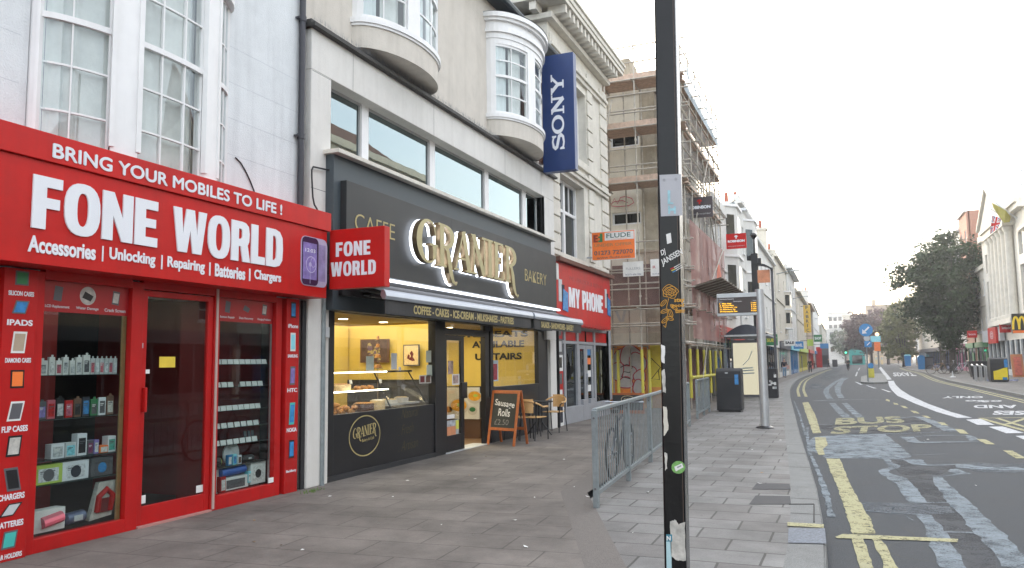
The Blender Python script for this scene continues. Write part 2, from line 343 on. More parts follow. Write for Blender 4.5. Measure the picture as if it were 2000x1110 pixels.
def NET(name, col, dens=.6, sc=90):
    m = bpy.data.materials.new(name); m.use_nodes = True; nt = m.node_tree; L = nt.links; b = nt.nodes['Principled BSDF']; o = nt.nodes['Material Output']
    b.inputs['Base Color'].default_value = (*col,1); b.inputs['Roughness'].default_value = .8
    t = NN(nt, 'ShaderNodeBsdfTransparent'); mx = NN(nt, 'ShaderNodeMixShader'); ge = NN(nt, 'ShaderNodeNewGeometry')
    n = NN(nt, 'ShaderNodeTexNoise'); n.inputs['Scale'].default_value = .8; n.inputs['Detail'].default_value = 6; L.new(ge.outputs['Position'], n.inputs['Vector'])
    mr = NN(nt, 'ShaderNodeMapRange'); mr.inputs[1].default_value = .3; mr.inputs[2].default_value = .7; mr.inputs[3].default_value = dens-.15; mr.inputs[4].default_value = min(1, dens+.15)
    L.new(n.outputs[0], mr.inputs[0]); L.new(mr.outputs[0], mx.inputs[0]); L.new(t.outputs[0], mx.inputs[1]); L.new(b.outputs[0], mx.inputs[2]); L.new(mx.outputs[0], o.inputs[0]); return m
K = dict(
 red=M('red_sign', (.50,.010,.008), .4, spec=.25, var=.14, vs=1.6, grime=.16, streak=.22, streak_col=(.2,.02,.015)), redf=M('red_frame_paint', (.44,.009,.009), .4, spec=.28, wear=.12, grime=.2, streak=.25, streak_col=(.16,.02,.015)),
 redpic=M('red_vinyl', (.34,.012,.016), .3), white=M('white_letter', (.74,.76,.8), .4, var=.03),
 bwall=M('bluish_white_stucco', (.68,.71,.725), .85, var=.05, bump=.35, bs=60, streak=.3, streak_col=(.3,.31,.33), grime=.22),
 cream=M('cream_render', (.6,.56,.5), .9, var=.07, bump=.3, bs=50, streak=.22, streak_col=(.3,.27,.22), grime=.2),
 surround=M('off_white_render', (.68,.665,.63), .85, var=.05, bump=.2, streak=.16, streak_col=(.3,.27,.22), grime=.16),
 winwhite=M('white_window_paint', (.78,.78,.78), .5, var=.05, wear=.06, streak=.12, streak_col=(.4,.38,.33)),
 soffit=M('grey_soffit', (.42,.42,.42), .8), lead=M('dark_lead_coping', (.05,.048,.045), .7, grime=.4, streak_col=(.2,.19,.16)),
 pipe=M('black_pipe', (.035,.035,.045), .45, grime=.2, streak_col=(.15,.14,.14)),
 slate=M('charcoal_board', (.018,.020,.021), .5, var=.06), band=M('blue_grey_band', (.05,.066,.076), .5, var=.06),
 black=M('black_paint', (.012,.012,.014), .3, var=.1), blackm=M('matt_black', (.02,.02,.022), .6), charc=M('charcoal', (.024,.025,.028), .5, grime=.2, streak_col=(.14,.14,.14)),
 gold=M('gold_face', (.40,.35,.18), .4, metal=.3, var=.06), goldp=M('gold_vinyl', (.42,.34,.14), .45), brass=M('brass_side', (.30,.22,.13), .3, metal=.85, var=.2),
 silver=M('aluminium', (.42,.45,.50), .4, metal=.6, var=.05), galv=M('galvanised_steel', (.24,.275,.285), .5, metal=.35, var=.18, vs=12, grime=.25, streak_col=(.12,.12,.11)),
 steel=M('brushed_steel', (.52,.53,.54), .35, metal=.5), scaff=M('scaffold_tube', (.42,.39,.34), .5, metal=.5, var=.25, vs=6, grime=.4, streak_col=(.2,.11,.06)),
 board=M('scaffold_boards', (.50,.37,.29), .8, var=.25, vs=8, grime=.3, streak_col=(.2,.13,.08)), 
 stone=M('pale_stone', (.66,.63,.56), .85, var=.1, bump=.3, bs=70, streak=.2, streak_col=(.24,.2,.15), grime=.16),
 stoned=M('weathered_stone', (.40,.35,.27), .9, var=.2, bump=.4, streak=.4, grime=.5, streak_col=(.12,.1,.07)),
 blue=M('deep_blue_sign', (.006,.03,.13), .4, var=.08), yellow=M('yellow_sleeve', (.56,.5,.07), .5), orange=M('orange_board', (.85,.19,.03), .5, var=.08),
 ywall=M('yellow_room_wall', (.72,.55,.13), .7, var=.05), yflo=M('room_floor', (.2,.12,.07), .5), yceil=M('room_ceiling', (.6,.48,.2), .8),
 dark=M('dark_interior', (.03,.03,.032), .7), darkred=M('red_interior', (.16,.012,.012), .6), oak=M('wood_frame', (.42,.12,.035), .5, var=.2, vs=14),
 beech=M('beech_wood', (.62,.38,.16), .45, var=.12, vs=10), wood=M('wood_upright', (.32,.19,.08), .6, var=.2, vs=10),
 curtain=M('pale_curtain', (.64,.655,.635), .9, var=.14, vs=2.5, bump=.5, bs=6), curtd=M('dark_blue_curtain', (.05,.05,.12), .9), curtw=M('white_curtain', (.66,.7,.7), .9, var=.1),
 chalk=M('chalk', (.75,.75,.74), .9, var=.2, vs=30), chalkd=M('faint_chalk', (.22,.22,.21), .9, var=.3, vs=30), slateb=M('chalkboard', (.03,.034,.034), .6, var=.2, vs=9),
 grey=M('grey_paint', (.30,.31,.33), .5, grime=.15), lgrey=M('light_grey', (.52,.54,.55), .5), greyd=M('dark_grey', (.1,.1,.11), .5), cyan=M('cyan_mark', (.25,.65,.75), .6), green=M('green_shop', (.03,.2,.07), .5),
 purple=M('purple_screen', (.22,.17,.42), .25, var=.4, vs=9), blues=M('blue_screen', (.04,.22,.5), .25, var=.35, vs=14), paper=M('paper', (.72,.72,.70), .7), papert=M('torn_paper', (.5,.49,.45), .8, var=.3, vs=18, grime=.3),
 pink=M('pink_pack', (.55,.12,.16), .4), teal=M('teal', (.05,.42,.38), .5), lime=M('lime', (.45,.6,.1), .5), brown=M('brown', (.14,.07,.04), .6), plum=M('plum_paint', (.22,.03,.1), .5),
 pastry=M('golden_pastry', (.55,.25,.06), .5, var=.45, vs=35, bump=.4), pastryl=M('pale_cake', (.8,.62,.35), .6, var=.2, vs=30), choc=M('chocolate', (.09,.035,.015), .4), soup=M('orange_soup', (.75,.38,.03), .4, var=.3, vs=12),
 shop_white=M('far_white_render', (.64,.635,.61), .85, var=.06, streak=.2, streak_col=(.35,.33,.3)), shop_cream=M('far_cream_render', (.58,.54,.46), .85, var=.06, streak=.2, streak_col=(.35,.33,.3)),
 tan=M('tan_stone', (.42,.33,.24), .85, streak=.2), rooft=M('red_brown_tiles', (.14,.06,.04), .8, var=.25), roofs=M('slate_roof', (.09,.095,.11), .7, var=.2),
 leaf=M('green_leaves', (.05,.085,.022), .6, var=.5, vs=1.2), leafd=M('dark_leaves', (.027,.050,.011), .6, var=.4, vs=1), leafo=M('olive_leaves', (.13,.14,.035), .6, var=.4, vs=1), leafr=M('copper_leaves', (.10,.055,.05), .6, var=.4, vs=1), bark=M('bark', (.06,.05,.04), .9, var=.3),
 skin=M('skin', (.5,.3,.22), .6), hair=M('dark_hair', (.02,.015,.012), .6), hairr=M('auburn_hair', (.15,.05,.03), .6), coat=M('black_coat', (.015,.015,.018), .8), navy=M('navy_jumper', (.02,.022,.035), .8), jeans=M('pale_jeans', (.2,.3,.42), .8), darkj=M('dark_trousers', (.02,.022,.03), .8), rubber=M('rubber', (.02,.02,.02), .8),
 yel=M('road_yellow', (.38,.36,.20), .8, var=.14, vs=7, grime=.5, streak_col=(.26,.25,.2)), rwhite=M('road_white', (.5,.52,.54), .8, var=.1, vs=7, grime=.35, streak_col=(.25,.25,.25)),
 slurry=M('pale_slurry', (.19,.225,.25), .9, var=.2, vs=2.5, grime=.4, streak_col=(.13,.135,.145)), slurry2=M('thin_slurry', (.11,.125,.14), .9, var=.18, vs=2.5, grime=.35, streak_col=(.1,.1,.11)), tarp=M('tar_patch', (.058,.062,.068), .9, var=.15, vs=5),
 kerb=M('concrete_kerb', (.20,.205,.20), .85, var=.14, vs=5, bump=.3, grime=.3), granite=M('blue_granite', (.17,.19,.22), .8, var=.45, vs=45), joint=M('dark_joint', (.07,.07,.065), .9),
 tarstrip=M('worn_tarmac_strip', (.148,.134,.122), .85, var=.15, vs=20, bump=.3), covr=M('dark_slab', (.06,.06,.063), .8, var=.15, vs=20),
 led=EM('led_white', (.85,.9,1), .9), lamp=EM('warm_lamp', (1,.78,.42), 4.0), lampb=EM('lit_ad_panel', (1,.93,.68), .135), disp=EM('amber_led', (1,.5,.02), .9), ledw=EM('white_led_text', (.9,.9,.95), .15), lamps=EM('street_lamp_glow', (1,.6,.25), 1), strip_l=EM('shelf_light', (1,.92,.68), 2.6), grn=EM('green_signal', (.1,1,.5), .6),
 glass=GL('shop_glass', 1.45, (.86,.9,.89), (.6,.64,.66)), gbak=GL('bakery_glass', 1.45, (.96,.96,.95)), grib=GL('ribbon_glass', 1.6, (.05,.06,.065), (.58,.68,.69), .32, warp=.02), gold_w=GL('old_sash_glass', 1.5, (.88,.91,.905), (.74,.8,.82), .05, warp=.12), gfar=GL('far_glass', 1.7, (.12,.13,.14), (.7,.75,.78), .03, warp=.05),
 netr=NET('red_netting', (.33,.16,.14), .62), netg=NET('grey_netting', (.30,.29,.27), .5), netb=NET('blue_poly', (.55,.66,.72), .6), neto=NET('orange_netting', (.8,.22,.13), .6), flag=M('flag', (.05,.07,.3), .8), flagg=M('olive_flag', (.3,.27,.06), .8),
)
def wallmat(): return K['ywall']

def worn(mat, lo, hi, sc, amt=1.0, fine=60):
    """a painted or smeared layer with worn-through holes, where the real surface below shows"""
    nt = mat.node_tree; b = nt.nodes['Principled BSDF']; L = nt.links; out = nt.nodes['Material Output']
    ge = NN(nt, 'ShaderNodeNewGeometry'); n = NN(nt, 'ShaderNodeTexNoise'); n.inputs['Scale'].default_value = sc; n.inputs['Detail'].default_value = 12; n.inputs['Roughness'].default_value = .8; L.new(ge.outputs['Position'], n.inputs['Vector'])
    n2 = NN(nt, 'ShaderNodeTexNoise'); n2.inputs['Scale'].default_value = fine; n2.inputs['Detail'].default_value = 4; L.new(ge.outputs['Position'], n2.inputs['Vector'])
    ad = NN(nt, 'ShaderNodeMath', operation='MULTIPLY_ADD'); ad.inputs[1].default_value = .35; L.new(n2.outputs[0], ad.inputs[0]); L.new(n.outputs[0], ad.inputs[2])
    r_ = NN(nt, 'ShaderNodeMapRange'); r_.inputs[1].default_value = lo+.175; r_.inputs[2].default_value = hi+.175; r_.inputs[4].default_value = amt; L.new(ad.outputs[0], r_.inputs[0])
    t = NN(nt, 'ShaderNodeBsdfTransparent'); mx = NN(nt, 'ShaderNodeMixShader'); L.new(r_.outputs[0], mx.inputs[0]); L.new(b.outputs[0], mx.inputs[1]); L.new(t.outputs[0], mx.inputs[2]); L.new(mx.outputs[0], out.inputs['Surface'])
K['yel_faint'] = M('faint_road_yellow', (.30,.29,.17), .85, var=.2, vs=9)
worn(K['slurry'], .45, .68, 3.5, .92); worn(K['slurry2'], .42, .64, 2.5, .95); worn(K['yel'], .5, .64, 7, .95); worn(K['rwhite'], .52, .66, 7, .9); worn(K['yel_faint'], .46, .66, 5, .9); worn(K['tarp'], .45, .7, 2, .8)
def speckle(mat, sc, amt):
    nt = mat.node_tree; b = nt.nodes['Principled BSDF']; L = nt.links; src = b.inputs['Base Color'].links[0].from_socket
    ge = NN(nt, 'ShaderNodeNewGeometry'); n = NN(nt, 'ShaderNodeTexNoise'); n.inputs['Scale'].default_value = sc; n.inputs['Detail'].default_value = 3; L.new(ge.outputs['Position'], n.inputs['Vector'])
    r_ = NN(nt, 'ShaderNodeMapRange'); r_.inputs[1].default_value = .3; r_.inputs[2].default_value = .7; r_.inputs[3].default_value = 1-amt; r_.inputs[4].default_value = 1+amt; L.new(n.outputs[0], r_.inputs[0])
    v = NN(nt, 'ShaderNodeVectorMath', operation='SCALE'); L.new(src, v.inputs[0]); L.new(r_.outputs[0], v.inputs[3]); L.new(v.outputs[0], b.inputs['Base Color'])
for k_ in ('slurry','slurry2','tarp','kerb','tarstrip'): speckle(K[k_], 120, .3)
# ------------------------------------------------------------------ ground, road, pavements
RZ = -.12
KL = [(-.1,-30),(-.12,0),(-.17,6.5),(-.19,7.6),(-.25,8.9),(-.34,10.6),(-.52,13.3),(-.83,17.7),(-1.25,24.2),(-1.73,31.5),(-2.17,38.6),(-2.72,49.7),(-3.2,69.8),(-2.98,95),(-2.28,133),(-.08,218),(3.9,363),(10,520)]
KRt = [(6.75,-30),(6.8,20),(6.87,38.1),(6.9,44),(6.94,52.1),(7.01,64.4),(7.43,75.1),(8.08,87.3),(8.77,104.3),(9.17,124.1),(11.04,173.2),(15,260),(24,520)]
def refine(P, step=1.5):
    out = []
    for i in range(len(P)-1):
        p0 = P[max(i-1,0)]; p1 = P[i]; p2 = P[i+1]; p3 = P[min(i+2, len(P)-1)]
        n = max(1, int((p2[1]-p1[1])/step)); n = min(n, 14)
        for k in range(n):
            y = p1[1] + (p2[1]-p1[1])*k/n; t = k/n
            m1 = (p2[0]-p0[0])/(p2[1]-p0[1]) if p2[1] != p0[1] else 0; m2 = (p3[0]-p1[0])/(p3[1]-p1[1]); h = p2[1]-p1[1]
            x = (2*t**3-3*t*t+1)*p1[0] + (t**3-2*t*t+t)*h*m1 + (-2*t**3+3*t*t)*p2[0] + (t**3-t*t)*h*m2
            out.append((x, y))
    out.append(P[-1]); return out
KL = refine(KL); KRt = refine(KRt)
def kx(P, y):
    for i in range(len(P)-1):
        if P[i][1] <= y <= P[i+1][1]: return P[i][0] + (P[i+1][0]-P[i][0])*(y-P[i][1])/(P[i+1][1]-P[i][1])
    return P[-1][0]
A = M('asphalt', (.060,.066,.073), .85, var=.16, vs=.7, bump=.6, bs=130, grime=.35, streak_col=(.075,.072,.07), wear=.12)
g = MB(); g.poly([(-900,-200,RZ-.03),(900,-200,RZ-.03),(900,1800,RZ-.03),(-900,1800,RZ-.03)]); struct(g, 'ground', M('verge', (.06,.062,.06), .9))
g = MB(); g.poly([(-14,-60,RZ),(40,-60,RZ),(40,700,RZ),(-14,700,RZ)]); struct(g, 'road', A)
speckle(A, 140, .5)
PV1 = PAVE('pavement_slabs', .62, .43, (.212,.212,.206), (.155,.148,.142), (.07,.068,.063))
PV2 = PAVE('large_slabs', .75, .5, (.176,.157,.140), (.146,.130,.116), (.088,.078,.07), rot=R(-4), dirt=.45, msz=.009)
PV3 = PAVE('far_paving', .6, .45, (.14,.138,.135), (.12,.118,.115), (.075,.075,.075))
KW = .3
def sheet_between(fL, P, z0, z1, y0, y1):
    mb = MB(); ys = [y for x, y in P if y0 < y < y1]; ys = [y0] + ys + [y1]
    for a, b in zip(ys, ys[1:]):
        mb.poly([(fL(a), a, z1), (kx(P, a)-KW, a, z1), (kx(P, b)-KW, b, z1), (fL(b), b, z1)])
    return mb
# left footway: small slabs beside the kerb, a worn band, larger slabs along the shops
def band(y): return -1.55 - (y-6)*.40 if y < 9.3 else -2.87 - (y-9.3)*.055 if y < 26 else -3.8
struct(sheet_between(band, KL, 0, 0, -30, 518), 'pavement', PV1)
mb = MB(); ys = [-30, 6, 9.3, 15, 26, 518]
for a, b in zip(ys, ys[1:]): mb.poly([(-40, a, .0), (band(a)-.34, a, .0), (band(b)-.34, b, .0), (-40, b, .0)])
struct(mb, 'pavement', PV2)
mb = MB()
for a, b in zip(ys, ys[1:]): mb.poly([(band(a)-.34, a, .001), (band(a), a, .001), (band(b), b, .001), (band(b)-.34, b, .001)])
struct(mb, 'pavement_band', K['tarstrip'])
# right footway
mb = MB(); yy = [y for x, y in KRt]
for a, b in zip(yy, yy[1:]): mb.poly([(kx(KRt,a)+.2, a, 0), (60, a, 0), (60, b, 0), (kx(KRt,b)+.2, b, 0)])
struct(mb, 'pavement', PV3)
def kerbstones(P, w0, w1, mat, L=.92, ymax=140):
    mb = MB(); y = -6.0
    pts = []; acc = 0
    while y < 510:
        step = L if y < ymax else 12
        y2 = y + step; g_ = .007 if y < ymax else 0
        xa, xb = kx(P, y+g_), kx(P, y2-g_)
        z = random.uniform(-.002, .003)
        a0, a1, b0, b1 = (xa+w0, y+g_), (xa+w1, y+g_), (xb+w0, y2-g_), (xb+w1, y2-g_)
        c = .018 if w1 == 0 else -.018
        if w1 == 0: top = [(a0[0],a0[1],z),(a1[0]-c,a1[1],z),(b1[0]-c,b1[1],z),(b0[0],b0[1],z)]; edge=[(a1[0],a1[1],z-.02),(b1[0],b1[1],z-.02)]; bot=[(a1[0]+.012,a1[1],RZ-.02),(b1[0]+.012,b1[1],RZ-.02)]
        mb.poly(top); n = top
        mb.poly([top[1], edge[0], edge[1], top[2]]); mb.poly([edge[0], bot[0], bot[1], edge[1]])
        y = y2
    return mb
k = kerbstones(KL, -KW, 0, K['kerb']); struct(k, 'kerb', K['kerb'], recalc=True)
mb = MB()
ysx = [y for x, y in KL if y > -8]
for a, b in zip(ysx, ysx[1:]):
    mb.poly([(kx(KL,a)-KW,a,-.004),(kx(KL,a)-.012,a,-.004),(kx(KL,b)-.012,b,-.004),(kx(KL,b)-KW,b,-.004)]); mb.poly([(kx(KL,a)-.012,a,-.004),(kx(KL,a)-.006,a,RZ-.02),(kx(KL,b)-.006,b,RZ-.02),(kx(KL,b)-.012,b,-.004)])
struct(mb, 'kerb_bed', K['joint'])
mb = MB()
for a, b in zip(yy, yy[1:]):
    xa, xb = kx(KRt,a), kx(KRt,b)
    mb.poly([(xa,a,0),(xa+.2,a,0),(xb+.2,b,0),(xb,b,0)]); mb.poly([(xa,a,0),(xa,a,RZ-.02),(xb,b,RZ-.02),(xb,b,0)])
struct(mb, 'kerb', K['kerb'])
# pavement details by the kerb
def gpoly(pts, z): return [G(x, y, z) for x, y in pts]
mb = MB()
mb.poly(gpoly([(1478,944),(1542,945),(1544,956),(1468,956)], .004)); mb.poly(gpoly([(1476,968),(1543,969),(1545,985),(1463,985)], .004)); struct(mb, 'dark_paving_slabs', K['covr'])
mb = MB(); mb.poly(gpoly([(1540,1032),(1611,1032),(1614,1062),(1539,1060)], .006)); struct(mb, 'granite_slab', K['granite'])
mb = MB(); mb.poly(gpoly([(1538,1020),(1609,1024),(1609,1031),(1538,1027)], .010)); mb.poly(gpoly([(1230,771),(1234,768),(1362,815),(1358,822)], .006)) if False else None
struct(mb, 'kerb_paint', K['yel'])
mb = MB(); c = []
for v in [(1541,985),(1590,985),(1590,1020)]: c.append(G(*v, .005))
mb.path([c[0], c[1], c[2]], .006, 4); struct(mb, 'joint_line', K['joint'])
# road markings and repairs, each a sheet lying on the road
def c7(u, v): return (1520 + u/2.581, 680 + v/2.581)
def rp(u, v, z): return G(*c7(u, v), z)
def ragged(pts, amp, n=6, close=True):
    out = []; m = len(pts)
    for i in range(m if close else m-1):
        a, b = pts[i], pts[(i+1) % m]; d = (b-a).length; k = max(1, min(n*3, int(d/.12)))
        for j in range(k):
            t = j/k; nrm = Vector((-(b-a).y, (b-a).x, 0)); nrm = nrm.normalized() if nrm.length else nrm
            out.append(a.lerp(b, t) + nrm*random.uniform(-amp, amp))
    return out
def mark(lst, name, mat, z, amp=.004):
    mb = MB()
    for pts in lst: mb.poly(ragged([rp(u, v, z) for u, v in pts], amp))
    return struct(mb, name, mat)
def fillet(pts, it=2):
    for _ in range(it):
        o = [pts[0]]
        for a, b in zip(pts, pts[1:]): o += [a.lerp(b, .25), a.lerp(b, .75)]
        o.append(pts[-1]); pts = o
    return pts
WSC = .88
def road_ribbons(lst, name, mat, z, amp=.012, smooth=1):
    mb = MB()
    for i, (pts, ws) in enumerate(lst):
        P = [rp(u, v, z + i*.0001) for u, v in pts]
        if not isinstance(ws, (list, tuple)): ws = [ws]*len(P)
        ws = [x*WSC for x in ws]
        Q = []; Wd = []
        for a, b, w0, w1 in zip(P, P[1:], ws, ws[1:]):
            k = max(1, min(40, int((b-a).length/.14)))
            for j in range(k): Q.append(a.lerp(b, j/k)); Wd.append(w0+(w1-w0)*j/k)
        Q.append(P[-1]); Wd.append(ws[-1])
        if smooth and len(Q) > 4:
            Q = [Q[0]] + [(Q[j-1]+Q[j]*2+Q[j+1])/4 for j in range(1, len(Q)-1)] + [Q[-1]]
        L, Rr = outline([(q.x, q.y) for q in Q], [x*(1+random.uniform(-.1,.1)) for x in Wd])
        zz = z + i*.0001
        for j in range(len(Q)-1):
            if j == 0: l0 = L[0]; r0 = Rr[0]
            l1 = L[j+1] + Vector((random.uniform(-amp,amp), 0)); r1 = Rr[j+1] + Vector((random.uniform(-amp,amp), 0))
            mb.poly([(l0.x,l0.y,zz),(l1.x,l1.y,zz),(r1.x,r1.y,zz),(r0.x,r0.y,zz)]); l0, r0 = l1, r1
    return struct(mb, name, mat)
mark([[(20,0),(21,0)] ] , 'x', K['yel'], RZ) if False else None
# dark refilled trenches under the pale seams
mark([[(540,565),(620,560),(680,590),(930,590),(800,645),(900,770),(870,785),(700,778),(640,660),(590,610)]], 'trench_fill', K['tarp'], RZ+0.0014)
mark([[(440,822),(720,780),(890,790),(1010,920),(1090,960),(1100,1110),(900,1110),(790,930),(740,842)]], 'trench_fill', K['tarp'], RZ+0.0014)
mark([[(140,388),(700,345),(880,420),(430,436),(300,430)]], 'trench_fill', K['tarp'], RZ+0.0014)
mark([[(185,447),(330,436),(535,433),(575,458),(620,498),(672,550),(600,560),(420,556),(235,555),(205,530),(150,520),(150,470)]], 'slurry_patch', K['slurry'], RZ+0.0036, .02)
mark([[(430,775),(700,782),(870,800),(900,830),(700,842),(440,822)]], 'slurry_patch', K['slurry2'], RZ+0.0029, .03)
mark([[(925,583),(1000,578),(1120,588),(1260,583),(1300,620),(1180,630),(1000,625),(940,605)]], 'slurry_patch', K['slurry2'], RZ+0.0032, .02)
mark([[(150,190),(250,188),(245,206),(130,206)],[(165,180),(225,178),(215,190),(160,192)]], 'slurry_patch', K['slurry2'], RZ+0.0027, .03)
mark([[(200,150),(330,130),(350,138),(250,165)],[(250,105),(330,95),(300,125),(215,150)]], 'slurry_patch', K['slurry2'], RZ+0.0028, .05)
road_ribbons([
 ([(545,560),(560,580),(590,592),(590,606),(530,612),(530,632),(590,650),(640,690),(680,745),(705,776)], [.1,.14,.2,.16,.14,.2,.25,.25,.24,.22]),
 ([(660,778),(720,779),(885,778)], .05), ([(600,565),(650,563)], .05),
 ([(668,540),(760,536),(865,533)], [.05,.04,.02]), ([(672,560),(710,586),(745,592),(935,586)], [.35,.25,.12,.08]),
 ([(930,585),(950,598),(1020,606),(1120,610),(1239,607)], [.2,.5,.42,.35,.4]),
 ([(888,610),(905,630),(950,636)], [.12,.25,.18]), ([(955,630),(880,640),(800,648)], [.1,.05,.05]),
 ([(800,645),(820,680),(875,740),(910,780),(985,850),(1040,910),(1110,975),(1180,1060),(1215,1110)], [.14,.2,.22,.3,.24,.28,.26,.24,.24]),
 ([(820,925),(900,928),(1040,932)], .07),
 ([(440,820),(560,832),(720,838),(745,842)], [.05,.035,.035,.06]), ([(560,835),(640,842),(680,868)], .02),
 ([(735,840),(770,885),(800,930),(815,980),(850,1040),(880,1110)], [.16,.18,.2,.22,.22,.22]),
 ([(272,278),(310,318),(350,352)], [.24,.26,.3]), ([(335,278),(375,318),(415,350)], [.22,.24,.26]),
 ([(245,205),(240,225),(262,258)], [.3,.3,.3]), ([(300,196),(300,220),(318,252)], [.4,.3,.3]), ([(245,205),(290,170),(330,150)], .3), ([(300,196),(320,165),(345,150)], .4),
 ([(185,267),(240,264),(300,262),(390,259),(545,263)], [.3,.35,.3,.25,.12]),
 ([(140,386),(300,384),(700,345)], [.08,.06,.1]), ([(700,345),(760,365),(875,418)], [.25,.3,.35]), ([(880,420),(700,428),(430,436)], [.12,.1,.08]),
 ([(650,448),(690,476),(1005,472)], [.3,.3,.12]), ([(655,448),(800,440),(955,439),(1000,468)], [.12,.1,.12,.3]),
 ([(80,268),(110,340),(138,438)], [.05,.06,.06]), ([(168,545),(200,620),(240,730),(270,850)], [.05,.07,.08,.08]), ([(148,400),(148,470),(160,540)], .06),
 ([(1080,995),(1150,1010)], .03), ([(680,232),(920,228),(1020,235)], .12), ([(560,190),(700,186)], .1),
], 'slurry_seams', K['slurry'], RZ+0.0045, .014)
# yellow markings
mark([[(122,275),(152,272),(190,345),(215,428),(176,430),(142,340)],[(186,450),(238,450),(250,488),(225,510),(236,538),(205,538),(190,512)],
 [(240,557),(312,558),(362,690),(428,800),(468,870),(490,935),(370,935),(350,860),(302,710),(264,620)],
 [(370,960),(430,960),(455,1030),(483,1112),(415,1112),(395,1030)],[(470,960),(522,960),(560,1030),(607,1112),(535,1112),(508,1035)],
 [(545,257),(562,262),(562,270),(540,264)],[(578,275),(600,279),(608,287),(585,285)],[(615,290),(640,293),(656,304),(632,302)],[(665,315),(695,318),(714,331),(685,328)],
 [(722,340),(752,342),(772,354),(745,352)],[(800,372),(835,376),(860,391),(825,388)],[(888,407),(930,411),(960,432),(918,430)],[(998,457),(1045,461),(1092,486),(1045,484)],[(1132,516),(1180,517),(1250,556),(1200,556)]],
 'yellow_lines', K['yel'], RZ+0.0070, .01)
mark([[(290,952),(325,936),(905,962),(902,978),(560,965),(300,958)]], 'yellow_line', K['yel'], RZ+0.0083, .006)
mb = MB()
for off in (.32, .62):
    ys3 = [37 + i*1.6 for i in range(70)]
    for a, b in zip(ys3, ys3[1:]):
        if a > 37.5: mb.poly([(kx(KL,a)+off,a,RZ+0.0061),(kx(KL,a)+off+.13,a,RZ+0.0061),(kx(KL,b)+off+.13,b,RZ+0.0061),(kx(KL,b)+off,b,RZ+0.0061)])
    ys3 = [10 + i*2 for i in range(75)]
    for a, b in zip(ys3, ys3[1:]): mb.poly([(kx(KRt,a)-off,a,RZ+0.0061),(kx(KRt,a)-off-.13,a,RZ+0.0061),(kx(KRt,b)-off-.13,b,RZ+0.0061),(kx(KRt,b)-off,b,RZ+0.0061)])
struct(mb, 'double_yellow_lines', K['yel'])
mb = MB()
def gtext(s, bl, br, tl, z, mb, bold=.035, flip=False):
    o, r_, t = rp(*bl, z), rp(*br, z), rp(*tl, z); U, V = r_-o, t-o
    if flip: o = o + U + V; U, V = -U, -V
    return text_mb(s, o, U, V, bold=bold, mb=mb)
gtext('BUS', (285,388), (645,376), (292,353), RZ+0.0072, mb); gtext('STOP', (258,434), (790,418), (285,396), RZ+0.0072, mb)
struct(mb, 'bus_stop_lettering', K['yel_faint'], recalc=False)
mark([[(503,95),(518,95),(572,158),(550,160)],[(553,166),(582,165),(592,185),(620,212),(665,240),(760,283),(870,322),(978,352),(903,352),(800,322),(690,280),(600,240),(572,212),(558,190)],
 [(945,361),(1022,357),(1092,388),(1005,387)],[(1060,397),(1130,395),(1242,428),(1150,430)],[(1195,443),(1260,441),(1300,462),(1240,462)],
 [(385,170),(397,172),(427,184),(414,185)],[(440,188),(455,190),(497,203),(480,203)],[(515,206),(530,208),(572,222),(555,222)],
 [(396,120),(402,120),(395,142),(387,142)],[(408,100),(413,100),(407,113),(401,113)]], 'white_lines', K['rwhite'], RZ+0.0067, .006)
mb = MB()
gtext('ONLY', (825,253), (1035,252), (830,243), RZ+0.0067, mb, flip=True); gtext('AND', (985,303), (1215,303), (985,287), RZ+0.0067, mb, flip=True)
gtext('BUSES', (1075,336), (1390,338), (1090,316), RZ+0.0067, mb, flip=True); gtext('o%o', (930,272), (1120,274), (950,262), RZ+0.0067, mb, flip=True); gtext('TAXIS', (580,143), (700,141), (578,124), RZ+0.0067, mb, flip=True)
struct(mb, 'lane_lettering', K['rwhite'], recalc=False)
road_ribbons([([(1015,353),(1120,352),(1300,350)], .14), ([(1018,353),(1120,382),(1260,420)], .16), ([(1260,350),(1150,385),(1120,381)], .14), ([(1100,352),(1250,400)], .14)], 'yellow_box', K['yel'], RZ+0.0077, .003, 0)
# traffic island
isl = [(1.25,59.5),(1.5,58.6),(2.0,58.2),(2.6,58.6),(2.95,60),(3.6,76),(4.1,92),(3.6,94),(3.2,92),(1.7,78)]
mb = MB(); n = len(isl); mb.poly([(x,y,.0) for x,y in isl]); mb.poly([(x,y,RZ-.01) for x,y in isl])
for i in range(n): a, b = isl[i], isl[(i+1)%n]; mb.poly([(a[0],a[1],RZ-.01),(b[0],b[1],RZ-.01),(b[0],b[1],0),(a[0],a[1],0)])
struct(mb, 'traffic_island', K['kerb'])
